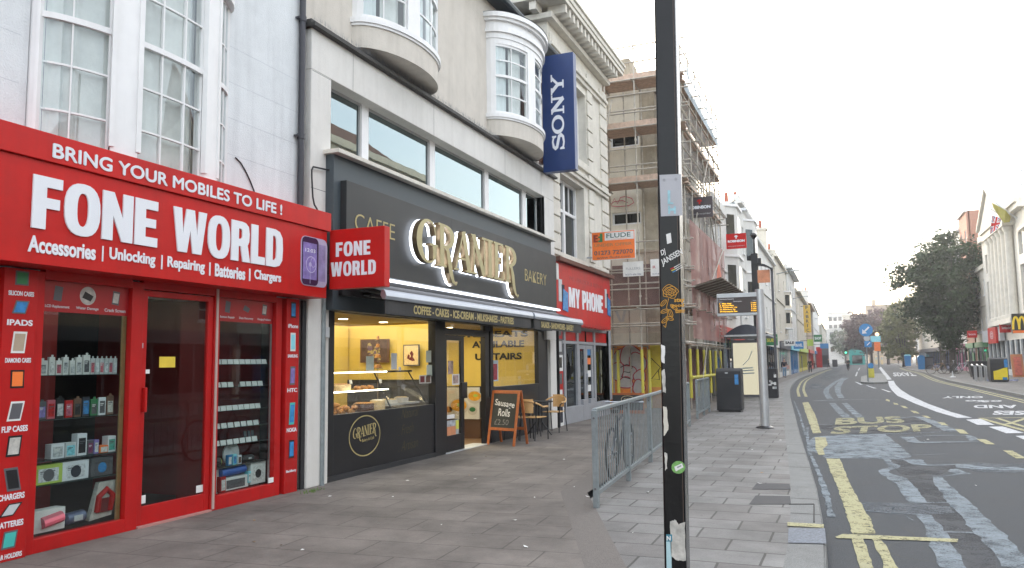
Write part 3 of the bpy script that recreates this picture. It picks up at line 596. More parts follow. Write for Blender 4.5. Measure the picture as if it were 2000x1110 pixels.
# litter and a grass tuft
lit = [(335,1070,'by the shop side of the worn band'),(663,971,'by the foot of the railing'),(283,1017,'near the bakery doorway line')]
for i, (x, y, t) in enumerate([(1027,1069,'on the slabs at the bottom of the picture'),(1148,971,'just left of the near railing post'),(1005,1017,'in the middle of the footway'),(927,936,'in front of the bakery threshold'),(1265,962,'between the railing and the black post'),(1484,945,'on the dark slab')]):
    p = G(x, y, .0); mb = MB(); a = random.random()*3
    s_ = .022
    q = [Vector((math.cos(a+k*1.57)*s_*(1.6 if k%2 else .7), math.sin(a+k*1.57)*s_*(1.6 if k%2 else .7), .004+.008*(k==1))) + p for k in range(4)]
    mb.poly(q); mb.poly([v+Vector((0,0,.002)) for v in q]); tag(mb.build('litter_scrap', K['paper']), 'small scrap of white litter ' + t, 'litter')
mb = MB(); base = G(606, 960)
for i in range(90):
    a = random.random()*6.28; r_ = random.random()*.16; x = base.x + math.cos(a)*r_*.5+.04; y = base.y + math.sin(a)*r_*1.5; h = random.uniform(.015,.05); t = random.random()*6.28
    mb.poly([(x,y,0),(x+.008*math.cos(t),y+.008*math.sin(t),0),(x+random.uniform(-.02,.02),y+random.uniform(-.02,.02),h)])
o = mb.build('grass', M('tuft_green', (.13,.22,.05), .8), recalc=False); o['kind'] = 'stuff'

rl = random.Random(4)
for i in range(26):
    x, y = rl.uniform(-5.8,-.6), rl.uniform(4.5,17); m = MB(); a = rl.random()*6; s_ = rl.uniform(.008,.02)
    m.poly([(x+s_*math.cos(a+k*1.57)*(1.5 if k%2 else .6), y+s_*math.sin(a+k*1.57)*(1.5 if k%2 else .6), .003+.006*(k==2)) for k in range(4)]); m.poly([(x+s_*math.cos(a+k*1.57)*(1.5 if k%2 else .6), y+s_*math.sin(a+k*1.57)*(1.5 if k%2 else .6), .005+.006*(k==2)) for k in range(4)])
    tag(m.build('litter_fleck', K['paper'] if i%3 else K['wood']), 'tiny fleck of litter lying on the near left footway', 'litter', 'flecks of litter on the footway')
for i in range(18):
    x, y = rl.uniform(.3,5.5), rl.uniform(6.5,20); m = MB(); a = rl.random()*6; s_ = rl.uniform(.012,.03)
    m.poly([(x+s_*math.cos(a+k*1.57)*(1.5 if k%2 else .6), y+s_*math.sin(a+k*1.57)*(1.5 if k%2 else .6), RZ+.011+.008*(k==2)) for k in range(4)]); m.poly([(x+s_*math.cos(a+k*1.57)*(1.5 if k%2 else .6), y+s_*math.sin(a+k*1.57)*(1.5 if k%2 else .6), RZ+.013+.008*(k==2)) for k in range(4)])
    tag(m.build('litter_fleck', K['paper']), 'tiny pale fleck of litter lying on the near carriageway', 'litter', 'flecks of litter on the road')
# hairline cracks in the tarmac
mb = MB()
for i in range(16):
    x, y = rl.uniform(.4,6), rl.uniform(6.5,26); a = rl.uniform(0,6.28); P = [(x,y)]
    for k in range(rl.randint(8,22)): a += rl.uniform(-.5,.5); x += .13*math.cos(a); y += .13*math.sin(a); P.append((x,y))
    P = [p for p in P if p[0] > kx(KL,max(p[1],-29))+.1 and p[1] > 5]
    if len(P) > 3: mb.strip(P, [rl.uniform(.006,.02) for _ in P], (0,0,RZ+.0012), (1,0,0), (0,1,0), (0,0,0))
struct(mb, 'tarmac_crack', K['joint'], recalc=False)
# ------------------------------------------------------------------ helpers for shops
ORD = ['first','second','third','fourth','fifth','sixth','seventh','eighth','ninth','tenth','eleventh','twelfth','thirteenth','fourteenth','fifteenth','sixteenth']
def shell(mb, x0, x1, y0, y1, z0, z1, mi=0, skip=()):
    """open box: walls of a room or building body, faces listed in skip left out"""
    c = dict(x0=[(x0,y0,z0),(x0,y1,z0),(x0,y1,z1),(x0,y0,z1)], x1=[(x1,y0,z0),(x1,y1,z0),(x1,y1,z1),(x1,y0,z1)], y0=[(x0,y0,z0),(x1,y0,z0),(x1,y0,z1),(x0,y0,z1)],
             y1=[(x0,y1,z0),(x1,y1,z0),(x1,y1,z1),(x0,y1,z1)], z0=[(x0,y0,z0),(x1,y0,z0),(x1,y1,z0),(x0,y1,z0)], z1=[(x0,y0,z1),(x1,y0,z1),(x1,y1,z1),(x0,y1,z1)])
    for k, q in c.items():
        if k not in skip: mb.poly(q, mi)
    return mb
def bow_pts(X0, Y0, Y1, p, n=24, a0=0, a1=180):
    return [(X0 + p*math.sin(R(a0+(a1-a0)*i/n)), (Y0+Y1)/2 - (Y1-Y0)/2*math.cos(R(a0+(a1-a0)*i/n))) for i in range(n+1)]
def bow_at(X0, Y0, Y1, p, a): return (X0 + p*math.sin(R(a)), (Y0+Y1)/2 - (Y1-Y0)/2*math.cos(R(a)))
def bow_band(mb, X0, Y0, Y1, p, z0, z1, th=.06, a0=0, a1=180, n=None, mi=0, grow=0):
    """curved solid strip following the bow, outer face at p+grow"""
    n = n or max(2, int(abs(a1-a0)/7)); k = (Y1-Y0)/2
    o = [(X0 + (p+grow)*math.sin(R(a0+(a1-a0)*i/n)), (Y0+Y1)/2 - (k+grow)*math.cos(R(a0+(a1-a0)*i/n))) for i in range(n+1)]
    q = [(X0 + (p+grow-th)*math.sin(R(a0+(a1-a0)*i/n)), (Y0+Y1)/2 - (k+grow-th)*math.cos(R(a0+(a1-a0)*i/n))) for i in range(n+1)]
    for i in range(n):
        a, b, c, d = o[i], o[i+1], q[i+1], q[i]
        v = [(*a,z0),(*b,z0),(*c,z0),(*d,z0),(*a,z1),(*b,z1),(*c,z1),(*d,z1)]
        f = [(0,3,2,1),(4,5,6,7),(0,1,5,4),(2,3,7,6)]
        if i == 0: f.append((3,0,4,7))
        if i == n-1: f.append((1,2,6,5))
        mb.add(v, f, mi)
    return mb
def bow_sash(parent, X0, Y0, Y1, p, a0, a1, z0, z1, zr, cols, rows_lo, rows_hi, frame, pane, wd=.035, bar=.018):
    """sliding sash in a curved bay between angles a0..a1: frame with rails, thin glazing bars, curved pane"""
    k = R(1) * ((Y1-Y0)/2)            # metres per degree, roughly
    dg = wd/k/57.3*57.3 * .9
    m = MB()
    bow_band(m, X0,Y0,Y1,p, z0, z0+.06, .05, a0, a1); bow_band(m, X0,Y0,Y1,p, z1-.05, z1, .05, a0, a1)
    bow_band(m, X0,Y0,Y1,p, zr-.025, zr+.03, .05, a0, a1, grow=.012)
    for a in (a0, a1-dg): bow_band(m, X0,Y0,Y1,p, z0+.06, zr-.025, .05, a, a+dg, 1, grow=-.004); bow_band(m, X0,Y0,Y1,p, zr+.03, z1-.05, .05, a, a+dg, 1, grow=.004)
    fr = m.build('sash_frame', frame, parent)
    m = MB(); db = bar/k/57.3*57.3*.5
    for i in range(1, cols):
        a = a0 + (a1-a0)*i/cols; bow_band(m, X0,Y0,Y1,p, z0+.06, zr-.025, .03, a-db, a+db, 1, grow=-.008); bow_band(m, X0,Y0,Y1,p, zr+.03, z1-.05, .03, a-db, a+db, 1, grow=-.006)
    for i in range(1, rows_lo):
        z = z0 + (zr-z0)*i/rows_lo; bow_band(m, X0,Y0,Y1,p, z-bar/2, z+bar/2, .03, a0+dg, a1-dg, grow=-.010)
    for i in range(1, rows_hi):
        z = zr + (z1-zr)*i/rows_hi; bow_band(m, X0,Y0,Y1,p, z-bar/2, z+bar/2, .03, a0+dg, a1-dg, grow=-.010)
    m.build('glazing_bar', frame, fr)
    m = MB(); n = 8
    for i in range(n):
        A_, B_ = bow_at(X0,Y0,Y1,p-.03, a0+(a1-a0)*i/n), bow_at(X0,Y0,Y1,p-.03, a0+(a1-a0)*(i+1)/n)
        m.poly([(*A_,z0+.03),(*B_,z0+.03),(*B_,z1-.03),(*A_,z1-.03)])
    m.build('pane', pane, fr, smooth=True)
    return fr
def bow_curtain(parent, X0, Y0, Y1, p, a0, a1, z0, z1, mat, wob=.02, name='curtain'):
    m = MB(); n = 30
    for i in range(n):
        q = []
        for a in (a0+(a1-a0)*i/n, a0+(a1-a0)*(i+1)/n):
            x, y = bow_at(X0,Y0,Y1,p, a); q.append((x + wob*math.sin(a*.45+math.sin(a*.17)*2), y))
        m.poly([(*q[0],z0),(*q[1],z0),(*q[1],z1),(*q[0],z1)])
    return m.build(name, mat, parent, smooth=True)
# ------------------------------------------------------------------ phone shop building
fb = thing('shop_building', 'bluish white stuccoed building with bow window above the red phone shop', 'building', (-6.45, 4.5, 0))
X0 = -6.45
m = MB(); wall_grid(m, (X0,-8,2.3), (0,1,0), (0,0,1), (1,0,0), 16.43, 9.7, [(8+4.62, 8+6.98, .9, 3.9)], .25)
m.poly([(X0,-8,2.3),(X0,8.43,2.3),(-6.9,8.43,2.3),(-6.9,-8,2.3)])
shell(m, -16, X0-.001, -8, 8.43, 0, 12, skip=('x1','z0')); m.build('wall', K['bwall'], fb)
m = MB()
for z in (4.02, 4.45, 4.88, 5.31): 
    for a, b in ((-8, 4.55), (7.05, 8.4)): m.box(X0, X0+.0015, a, b, z-.002, z+.002)
m.build('stucco_joint', M('stucco_joint', (.5,.53,.57), .9), fb)
YA, YB, PB = 4.64, 7.07, .43; XBW = -6.53
win = MB(); ZW = 3.42
for a, b in ((0,17.5),(60,73.5),(117,130),(163,180)): bow_band(win, XBW,YA,YB,PB, ZW, 6.2, .13, a, b, grow=.015)
bow_band(win, XBW,YA,YB,PB, 6.2, 6.6, .3, grow=.05)
pass
wf = win.build('bow_window', K['winwhite'], fb)
m = MB()
for a in (15.5, 59, 72.5, 116, 129): bow_band(m, XBW,YA,YB,PB, 3.6, 6.2, .05, a, a+2.5, 1, grow=.03)
bow_band(m, XBW,YA,YB,PB, 5.72, 5.8, .1, a0=118, a1=180, grow=.06)
m.build('moulding', K['winwhite'], wf)
for a0, a1, cols in ((17.5,60,2),(73.5,117,3),(130,163,2)):
    bow_sash(fb, XBW,YA,YB,PB-.03, a0, a1, ZW, 6.2, 4.70, cols, 3, 3, K['winwhite'], K['gold_w'])
bow_curtain(fb, XBW,YA,YB,PB-.12, 18, 62  , 3.5, 6.2, K['curtain']); bow_curtain(fb, XBW,YA,YB,PB-.12, 74, 110  , 3.5, 6.2, K['curtain']); bow_curtain(fb, XBW,YA,YB,PB-.2, 108, 118  , 3.5, 6.2, K['curtw'])
bow_curtain(fb, XBW,YA,YB,PB-.10, 14, 23  , 3.5, 6.2, K['curtd'], .005)
m = MB(); shell(m, -9.5, X0-.26, 4.0, 7.6, 2.9, 6.4, skip=('x1',)); m.build('room', K['grey'], fb)
# shopfront joinery, all at XS
XS = -6.38
def Yp(x, y=800, X=XS): return PX(x, y, X).y
def Zp(x, y, X=XS): return PX(x, y, X).z
yl0, yl1, yw0, yw1, yd0, yd1, yv0, yv1, ys0, ys1 = -2.0, 4.74, 4.80, 5.76, 5.92, 6.86, 6.95, 7.92, 8.03, 8.33
m = MB()
m.box(XS-.1, XS, 4.80, yw0+.0, .0, 2.42) if False else None
m.box(XS-.10, XS, yl1, 4.83, 0, 2.4); m.box(XS-.10, XS, yw1, 5.90, 0, 2.4); m.box(XS-.10, XS, 7.92, ys0, 0, 2.4)
m.box(XS-.10, XS, 4.83, yw1, 0, .12); m.box(XS-.10, XS, 6.96, 7.92, 0, .15); m.box(XS-.10, XS-.004, 5.90, 6.88, 2.34, 2.44)
m.box(XS-.10, XS, 4.83, yw1, 2.335, 2.44); m.box(XS-.10, XS, 6.96, 7.92, 2.335, 2.44); m.box(XS-.10, XS, 6.88, 6.96, 0, 2.44)
m.build('shopfront_frame', K['redf'], fb, bevel=.004)
m = MB(); m.box(XS-.003, XS+.012, 6.895, 6.925, .02, 2.42); m.build('door_post_trim', M('worn_trim', (.45,.33,.29), .6, wear=.5), fb)
dr = MB(); dx = XS-.02
for a, b, c, d in ((5.905,5.97,.02,2.33),(6.80,6.875,.02,2.33),(5.97,6.80,.02,.2),(5.97,6.80,2.27,2.33)): dr.box(dx-.045, dx, a, b, c, d)
dr_ = dr.build('door', K['redf'], fb, bevel=.004)
MB().box(dx-.025, dx-.02, 5.965, 6.805, .19, 2.28).build('pane', K['glass'], dr_)
MB().box(dx, dx+.05, 5.93, 5.955, 1.12, 1.36).build('handle', K['redf'], dr_, bevel=.006)
m = MB(); 
for (x,y,x2,y2,mt) in (): pass
def sticker(name, x0, y0, x1, y1, X, mat, parent, d=.002):
    a, b = PX(x0, (y0+y1)/2, X), PX(x1, (y0+y1)/2, X); t, u = PX((x0+x1)/2, y0, X), PX((x0+x1)/2, y1, X)
    return MB().box(X, X+d, a.y, b.y, u.z, t.z).build(name, mat, parent)
sticker('notice', 311, 697, 342, 718, dx-.018, M('yellow_notice', (.75,.55,.05), .6), dr_)
for b in ((281,570,291,582),(281,722,292,730),(272,968,284,984),(383,948,396,962)): sticker('sticker', *b, dx-.018, K['paper'], dr_)
for b in ((524,933,534,943),): sticker('sticker', *b, XS, K['paper'], fb)
MB().box(dx, dx+.004, 5.91, 5.925, 1.75, 1.8).build('hinge', K['silver'], dr_)
MB().box(XS-.14, XS+.02, 5.9, 6.88, -.001, .02).build('threshold', M('worn_threshold', (.42,.2,.18), .7, wear=.6), fb)
for a, b, c, d in ((4.83,yw1,.12,2.335),(6.96,7.92,.15,2.335)):
    MB().box(XS-.06, XS-.055, a, b, c, d).build('pane', K['glass'], fb)
MB().box(XS-.075, XS-.062, yw1-.055, yw1-.005, .12, 2.1).build('wooden_upright', K['wood'], fb); MB().box(XS-.075, XS-.062, 4.835, 4.85, .12, 2.1).build('shelf_upright', K['steel'], fb)
MB().box(XS-.075, XS-.062, 7.895, 7.915, .15, 2.1).build('shelf_upright', K['steel'], fb)
# interior
m = MB(); shell(m, -11, XS-.101, 3.2, 8.3, .001, 2.9, skip=('x1','z1')); m.poly([(-11,3.2,2.45),(XS-.1,3.2,2.45),(XS-.1,8.3,2.45),(-11,8.3,2.45)]); m.build('shop_interior', K['dark'], fb)
m = MB(); m.poly([(-6.92,6.93,0),(-6.92,8.3,0),(-6.92,8.3,2.45),(-6.92,6.93,2.45)]); m.poly([(-6.92,6.93,0),(-6.48,6.93,0),(-6.48,6.93,2.45),(-6.92,6.93,2.45)]); m.poly([(-7.9,5.8,0),(-7.9,6.15,0),(-7.9,6.15,2.4),(-7.9,5.8,2.4)]); m.poly([(-9,7.6,0),(-6.93,7.6,0),(-6.93,7.6,2.4),(-9,7.6,2.4)]); m.build('red_partition', K['darkred'], fb)
m = MB(); m.box(-8.4, -8.3, 4.6, 5.2, .8, 2.2); m.box(-8.4,-8.35,5.35,5.6,0,2.3); m.build('inner_display_wall', M('inner_grey_panel', (.06,.058,.05), .6), fb)
# left return pier (dark red, out to the frame edge)
MB().box(XS-.3, XS-.05, yl0, 4.42, 0, 2.4).build('shutter_side', K['redf'], fb)
MB().box(XS-.25, XS-.10, 8.345, 8.42, 0, 2.42).build('dark_gap', K['blackm'], fb)
# vertical picture strips
def vstrip(name, label, y0, y1, items):
    t = thing(name, label, 'sign', (XS, (y0+y1)/2, 0))
    MB().box(XS-.12, XS+.03, y0, y1, 0, 2.4).build('panel', K['redf'], t, bevel=.003)
    for kind, z0, z1, arg in items:
        c0, c1 = y0 + (y1-y0)*.2, y0 + (y1-y0)*.82
        if kind == 'text':
            text_mb(arg, (XS+.0305,c0-.02,z0), (0,c1-c0+.04,0), (0,0,z1-z0), (.002,0,0), bold=.03).build('lettering', K['white'], t, recalc=False)
        else:
            mat, scr, tilt = arg; yc = (c0+c1)/2; w_ = (c1-c0)*.32; h = (z1-z0)/2; zc = (z0+z1)/2
            q = [(-w_,-h),(w_,-h),(w_,h),(-w_,h)]; q = [(a+tilt*b, b) for a, b in q]
            p_ = MB().prism(q, (XS+.0305,yc,zc), (0,1,0), (0,0,1), (.003,0,0)).build('phone_picture', mat, t)
            MB().prism([(a*.78, b*.8) for a, b in q], (XS+.0338,yc,zc), (0,1,0), (0,0,1), (.001,0,0)).build('screen', scr, p_)
    return t
pic = lambda z0, z1, m_, s_, t_=0: ('pic', z0, z1, (K[m_], K[s_], t_))
vstrip('picture_strip', 'red vertical strip of phone pictures left of the phone shop window', 4.44, 4.74, [
 pic(2.26,2.38,'greyd','green'), ('text',2.17,2.21,'SILICON CASES'), pic(2.02,2.13,'greyd','blues',.3), ('text',1.92,1.97,'IPADS'), pic(1.69,1.87,'paper','tan',.1), ('text',1.61,1.65,'DIAMOND CASES'),
 pic(1.40,1.55,'black','orange'), pic(1.13,1.29,'paper','greyd',.2), ('text',1.04,1.09,'FLIP CASES'), pic(.84,1.01,'black','papert',.1), pic(.56,.75,'greyd','black',-.2), ('text',.49,.54,'CHARGERS'),
 pic(.36,.46,'black','lgrey',.8), ('text',.27,.32,'BATTERIES'), pic(.10,.24,'greyd','teal',.15), ('text',.02,.06,'CAR HOLDERS')])
s2 = [pic(2.16,2.36,'black','blues'), ('text',2.03,2.08,'iPhone'), pic(1.74,1.97,'paper','cyan'), ('text',1.66,1.70,'SAMSUNG'), pic(1.32,1.55,'greyd','purple',.05), ('text',1.23,1.28,'HTC'),
 pic(.83,1.10,'teal','blues',.06), ('text',.74,.79,'NOKIA'), pic(.42,.64,'black','blues'), ('text',.24,.28,'BlackBerry')]
vstrip('picture_strip', 'red vertical strip of phone pictures at the right edge of the phone shop', ys0+.05, ys1, s2)
# header vinyls above the panes
for nm, lb, a, b, z0, its in (('window_header', 'red picture header above the left pane of the phone shop', 4.84, yw1, 2.06, [('LCD Replacement',0),('Water Damage',1),('Crack Screen',0)]),
                      ('window_header', 'red picture header above the right pane of the phone shop', 6.97, 7.91, 2.07, [('Button Repair',0),('Data Recovery',0),('Charging Problems',0)])):
    t = thing(nm, lb, 'sign', (XS-.05, (a+b)/2, z0))
    MB().box(XS-.054, XS-.05, a, b, z0, 2.334).build('panel', K['redpic'], t)
    for i, (s_, rd) in enumerate(its):
        yc = a + (b-a)*(i+.5)/3; 
        if rd: MB().lathe((XS-.0497,yc,z0+.165), [(.085,0),(.085,.001)], 24, ax=(1,0,0)).build('roundel', K['papert'], t)
        pp = MB().prism([(-.045,-.06),(.035,-.07),(.05,.06),(-.03,.07)] if i != 1 else [(-.06,-.02),(.03,-.05),(.06,.0),(-.03,.04)], (XS-.0485,yc,z0+.165), (0,1,0), (0,0,1), (.001,0,0)).build('phone_picture', K['greyd'] if not rd else K['black'], t)
        if i != 1: MB().prism([(-.035,-.045),(.028,-.05),(.04,.045),(-.022,.05)], (XS-.0474,yc,z0+.165), (0,1,0), (0,0,1), (.0005,0,0)).build('screen', K['papert'] if i else K['greyd'], pp)
        text_mb(s_, (XS-.0495, yc-.12, z0+.03), (0,.24,0), (0,0,.032), (.001,0,0), bold=.02).build('lettering', K['lgrey'], t, recalc=False)
# shelves and goods
def shelf(y0, y1, z, dep=.22, lab='', mat=None):
    t = MB().box(XS-.075-dep, XS-.075, y0, y1, z-.006, z).build('glass_shelf', mat or M('shelf_edge', (.05,.07,.07), .2), None)
    return tag(t, lab, 'shelf')
PRN = {}
def printed(mt):
    if mt.name not in PRN:
        c = mt.node_tree.nodes['Principled BSDF']; base = mt.node_tree.nodes
        mixn = [n for n in base if n.type == 'MIX'][0]; col = tuple(mixn.inputs[7].default_value[:3])
        PRN[mt.name] = M('printed_'+mt.name, tuple(v*.8 for v in col), .35, var=.45, vs=38, grime=.7, streak_col=tuple(.5*v+.02 for v in col[::-1]))
    return PRN[mt.name]
def pack(name, label, cat, yc, z, w_, h, d, mats, group=None, x=None, hang=False, art=None, tilt=0):
    x = XS-.10 if x is None else x
    t = thing(name, label, cat, (x, yc, z), group)
    MB().box(x-d, x, yc-w_/2, yc+w_/2, z, z+h).build('box', mats[0], t, bevel=.003)
    MB().box(x, x+.0015, yc-w_*.36, yc+w_*.36, z+h*.12, z+h*(.8 if not hang else .72)).build('printed_panel', printed(mats[1]), t)
    m = MB(); q = random.random()
    m.box(x+.0016, x+.002, yc-w_*.3, yc+w_*(.1+.2*q), z+h*.62, z+h*.67); m.box(x+.0016, x+.002, yc-w_*.3, yc+w_*.05, z+h*.54, z+h*.575); m.build('print_line', K['greyd'] if q > .4 else K['paper'], t)
    if hang: MB().box(x-.004, x-.002, yc-w_*.18, yc+w_*.18, z+h, z+h+.02).build('hanging_tab', mats[0], t)
    if art: MB().lathe((x+.0016,yc,z+h*.45), [(w_*.2,0),(w_*.2,.001)], 14, ax=(1,0,0)).build('picture', mats[2], t)
    return t
a_, b_ = 4.86, 5.70
for z, nm in ((1.50,'top'),(1.11,'second'),(.755,'third'),(.545,'fourth')): shelf(4.84, 5.72, z, lab='dark-edged shelf in the left phone shop window, %s from the top' % nm)
for i, (w_, m0, m1) in enumerate([(.11,'cyan','lgrey'),(.055,'pink','paper'),(.055,'white','pink'),(.055,'white','lgrey'),(.05,'greyd','lgrey'),(.06,'white','lgrey')]):
    pack('earphone_pack', 'pale earphone pack on the top shelf of the left window, %s from the left end' % ORD[i], 'pack', 4.92+i*.068+(.02 if i else -.01), 1.5, w_, .13+.03*(i%2), .03, (K['paper'], K[m1]), 'packs on the top shelf of the left window', hang=True)
pack('earphone_pack', 'tall pale pack with a dark slot right of centre on the top shelf', 'pack', 5.36, 1.5, .07, .18, .03, (K['paper'],K['greyd']), 'packs on the top shelf of the left window', hang=True)
for i in range(6): pack('earphone_pack', 'clear blister pack in the right half of the top shelf, %s from its left' % ORD[i], 'pack', 5.425+i*.05, 1.5, .045, .15, .02, (K['lgrey'],K['white'] if i%2 else K['pink']), 'packs on the top shelf of the left window', hang=True)
for i, (m0, m1, nm) in enumerate([('greyd','purple','dark purple'),('pink','red','red'),('black','lgrey','black speckled'),('red','pink','red framed pink'),('brown','black','brown'),('navy','blues','blue'),('green','greyd','green edged'),('white','greyd','white with dark phone'),('brown','papert','brown leather')]):
    pack('phone_case', '%s phone case standing on the second shelf of the left window' % nm, 'phone case', 4.93+i*.088, 1.115, .078, .155+.012*(i%3), .02, (K[m0],K[m1]), 'phone cases on the second shelf', hang=(i%2==0))
for yc, w_, h, m0, m1, nm in ((5.10,.13,.13,'white','lgrey','white box with a grey charger'),(5.23,.11,.13,'lgrey','cyan','pale box with a blue round picture'),(5.345,.10,.20,'white','black','tall white box with a black gadget'),(5.435,.06,.13,'greyd','plum','dark plum box'),(5.50,.05,.13,'purple','paper','small purple box'),(5.585,.10,.07,'orange','paper','low white and orange box'),(5.67,.09,.15,'white','teal','white box with a green corner')):
    pack('gadget_box', nm + ' on the third shelf of the left window', 'box', yc, .76, w_, h, .08, (K[m0],K[m1]), 'gadget boxes on the third shelf')
for yc, w_, m0, m1, nm in ((5.02,.27,'lime','greyd','green and white box with a headphone picture'),(5.29,.27,'white','navy','white box with a blue speaker picture'),(5.57,.24,'greyd','blues','dark teal box with a gadget picture')):
    t = pack('speaker_box', nm + ' on the fourth shelf', 'box', yc, .55, w_, .17, .12, (K[m0],K['white'] if m1 != 'blues' else K['greyd'],K[m1]), 'speaker boxes on the fourth shelf', art=True)
t = thing('speaker_box', 'white box with a pink speaker on the floor of the left window', 'box', (XS-.1, 5.03, .14))
MB().box(XS-.22,XS-.1,4.89,5.20,.14,.33).build('box', K['paper'], t, bevel=.003); MB().path([(XS-.098,4.97,.22),(XS-.098,5.16,.25)], .05, 12).build('picture', K['pink'], t); MB().box(XS-.23,XS-.22,4.87,5.1,.14,.3).build('side_panel', K['brown'], t)
t = thing('speaker', 'rounded blue and silver speaker lying on the left window floor', 'speaker', (XS-.15, 5.32, .14))
MB().path([(XS-.15,5.22,.2),(XS-.15,5.24,.2),(XS-.15,5.42,.21),(XS-.15,5.44,.21)], [.03,.055,.055,.03], 14).build('body', M('speaker_blue', (.12,.14,.22), .3, metal=.3, var=.3, vs=15), t, smooth=True); MB().box(XS-.097,XS-.094,5.29,5.38,.18,.23).build('grille', K['lgrey'], t)
t = thing('headphone_case', 'large transparent case holding red headphones leaning at the right end of window floor', 'case', (XS-.12, 5.6, .14))
MB().prism([(-.14,0),(.10,.02),(.15,.34),(-.06,.34)], (XS-.16,5.6,.15), (0,1,0), (.05,0,1), (.05,0,0)).build('case', K['papert'], t)
MB().path([(XS-.1,5.53,.22),(XS-.09,5.54,.36),(XS-.09,5.62,.42),(XS-.09,5.69,.36),(XS-.1,5.67,.22)], .028, 10).build('headband', K['redf'], t, smooth=True); MB().box(XS-.105,XS-.095,5.52,5.68,.21,.34).build('cushion', K['darkred'], t)
for k, (z, y1, n) in enumerate([(1.585,7.88,9),(1.325,7.82,8),(1.06,7.78,8),(.865,7.76,7),(.675,7.74,7)]):
    shelf(6.97, 7.9, z, lab='dark-edged shelf behind the right phone shop pane, %s from the top' % ORD[k])
    for i in range(n):
        if k == 1 and i == 3: continue
        yc = 7.01 + (y1-7.01)*(i+.5)/n
        t = thing('price_card', 'white price card on the %s small-goods shelf of the right window, %s from the left' % (ORD[k], ORD[i]), 'price card', (XS-.1,yc,z), 'price cards on the right window shelves')
        hh = .055; MB().obox((XS-.1,yc-.045,z), (0,.085,0), (-.012,0,hh), (.006,0,0)).build('card', K['paper'], t); MB().box(XS-.14,XS-.108,yc-.03,yc+.03,z,z+.03).build('holder', K['lgrey'], t)
for i in range(3):
    t = thing('small_stand', 'narrow grey stand on the lowest card shelf, %s of three' % ORD[i], 'stand', (XS-.11,7.56+i*.065,.675)); MB().obox((XS-.13,7.54+i*.065,.68), (0,.04,0), (0,-.02,.12), (.01,0,0)).build('plate', K['greyd'], t); MB().box(XS-.14,XS-.11,7.54+i*.065,7.58+i*.065,.675,.682).build('foot', K['greyd'], t)
shelf(6.97, 7.9, .43, lab='dark-edged shelf behind the right pane, just above the window floor')
t = thing('wall_clock', 'round grey disc clock standing on the low shelf of the right window', 'clock', (XS-.16,7.36,.43)); MB().lathe((XS-.17,7.36,.56), [(.13,0),(.13,.015),(.11,.02)], 24, ax=(1,0,0)).build('disc', K['lgrey'], t); MB().box(XS-.2,XS-.15,7.31,7.41,.43,.45).build('foot', K['greyd'], t)
for yc, w_, h, m0, m1, nm in ((7.28,.06,.12,'blues','paper','pale blue box'),(7.36,.06,.12,'cyan','blues','bright blue box'),(7.44,.06,.1,'white','brown','small brown and white box')): pack('gadget_box', nm+' in front of the round disc on the low shelf', 'box', yc, .435, w_, h, .04, (K[m0],K[m1]))
t = thing('speaker', 'black cylinder speaker at the left of the low right-window shelf', 'speaker', (XS-.15,7.07,.43)); MB().path([(XS-.15,6.99,.49),(XS-.15,7.14,.49)], .055, 14).build('body', K['blackm'], t, smooth=True); MB().lathe((XS-.15,7.14,.49), [(.05,0),(.05,.01)], 14, ax=(0,1,0)).build('end_cap', K['lime'], t)
t = thing('speaker', 'black capsule speaker at the right of the low right-window shelf', 'speaker', (XS-.15,7.62,.43)); MB().path([(XS-.15,7.52,.48),(XS-.15,7.54,.48),(XS-.15,7.7,.48),(XS-.15,7.72,.48)], [.02,.04,.04,.02], 12).build('body', K['blackm'], t, smooth=True); MB().box(XS-.111,XS-.108,7.6,7.65,.47,.49).build('badge', K['lgrey'], t)
t = thing('gadget_box', 'black and white box leaning at the left of the right window floor', 'box', (XS-.12,7.04,.15)); MB().obox((XS-.2,6.98,.16),(0,.17,-.02),(0,.02,.26),(.05,0,0)).build('box', K['paper'], t); MB().obox((XS-.149,7.01,.24),(0,.1,-.01),(0,.01,.1),(.002,0,0)).build('printed_panel', K['black'], t)
t = thing('speaker', 'long bright blue speaker bar lying on a white box', 'speaker', (XS-.12,7.36,.3)); MB().path([(XS-.14,7.16,.36),(XS-.14,7.55,.37)], .05, 14).build('body', M('blue_speaker', (.02,.1,.42), .35), t, smooth=True); MB().lathe((XS-.14,7.55,.37), [(.045,0),(.045,.01)], 14, ax=(0,1,0)).build('end_cap', K['black'], t)
pack('speaker_box', 'long white box under the blue speaker bar', 'box', 7.38, .16, .42, .14, .1, (K['paper'],K['greyd']))
pack('gadget_box', 'small red-topped white box beside the long box', 'box', 7.17, .155, .08, .17, .1, (K['redf'],K['paper']), x=XS-.09)
pack('gadget_box', 'small blue and white box between the long box and the lamp box', 'box', 7.60, .2, .05, .13, .06, (K['cyan'],K['paper']), x=XS-.09)
pack('speaker_box', 'square white box with a black round speaker and green top', 'box', 7.76, .17, .26, .26, .14, (K['paper'],K['paper'],K['black']), art=True)
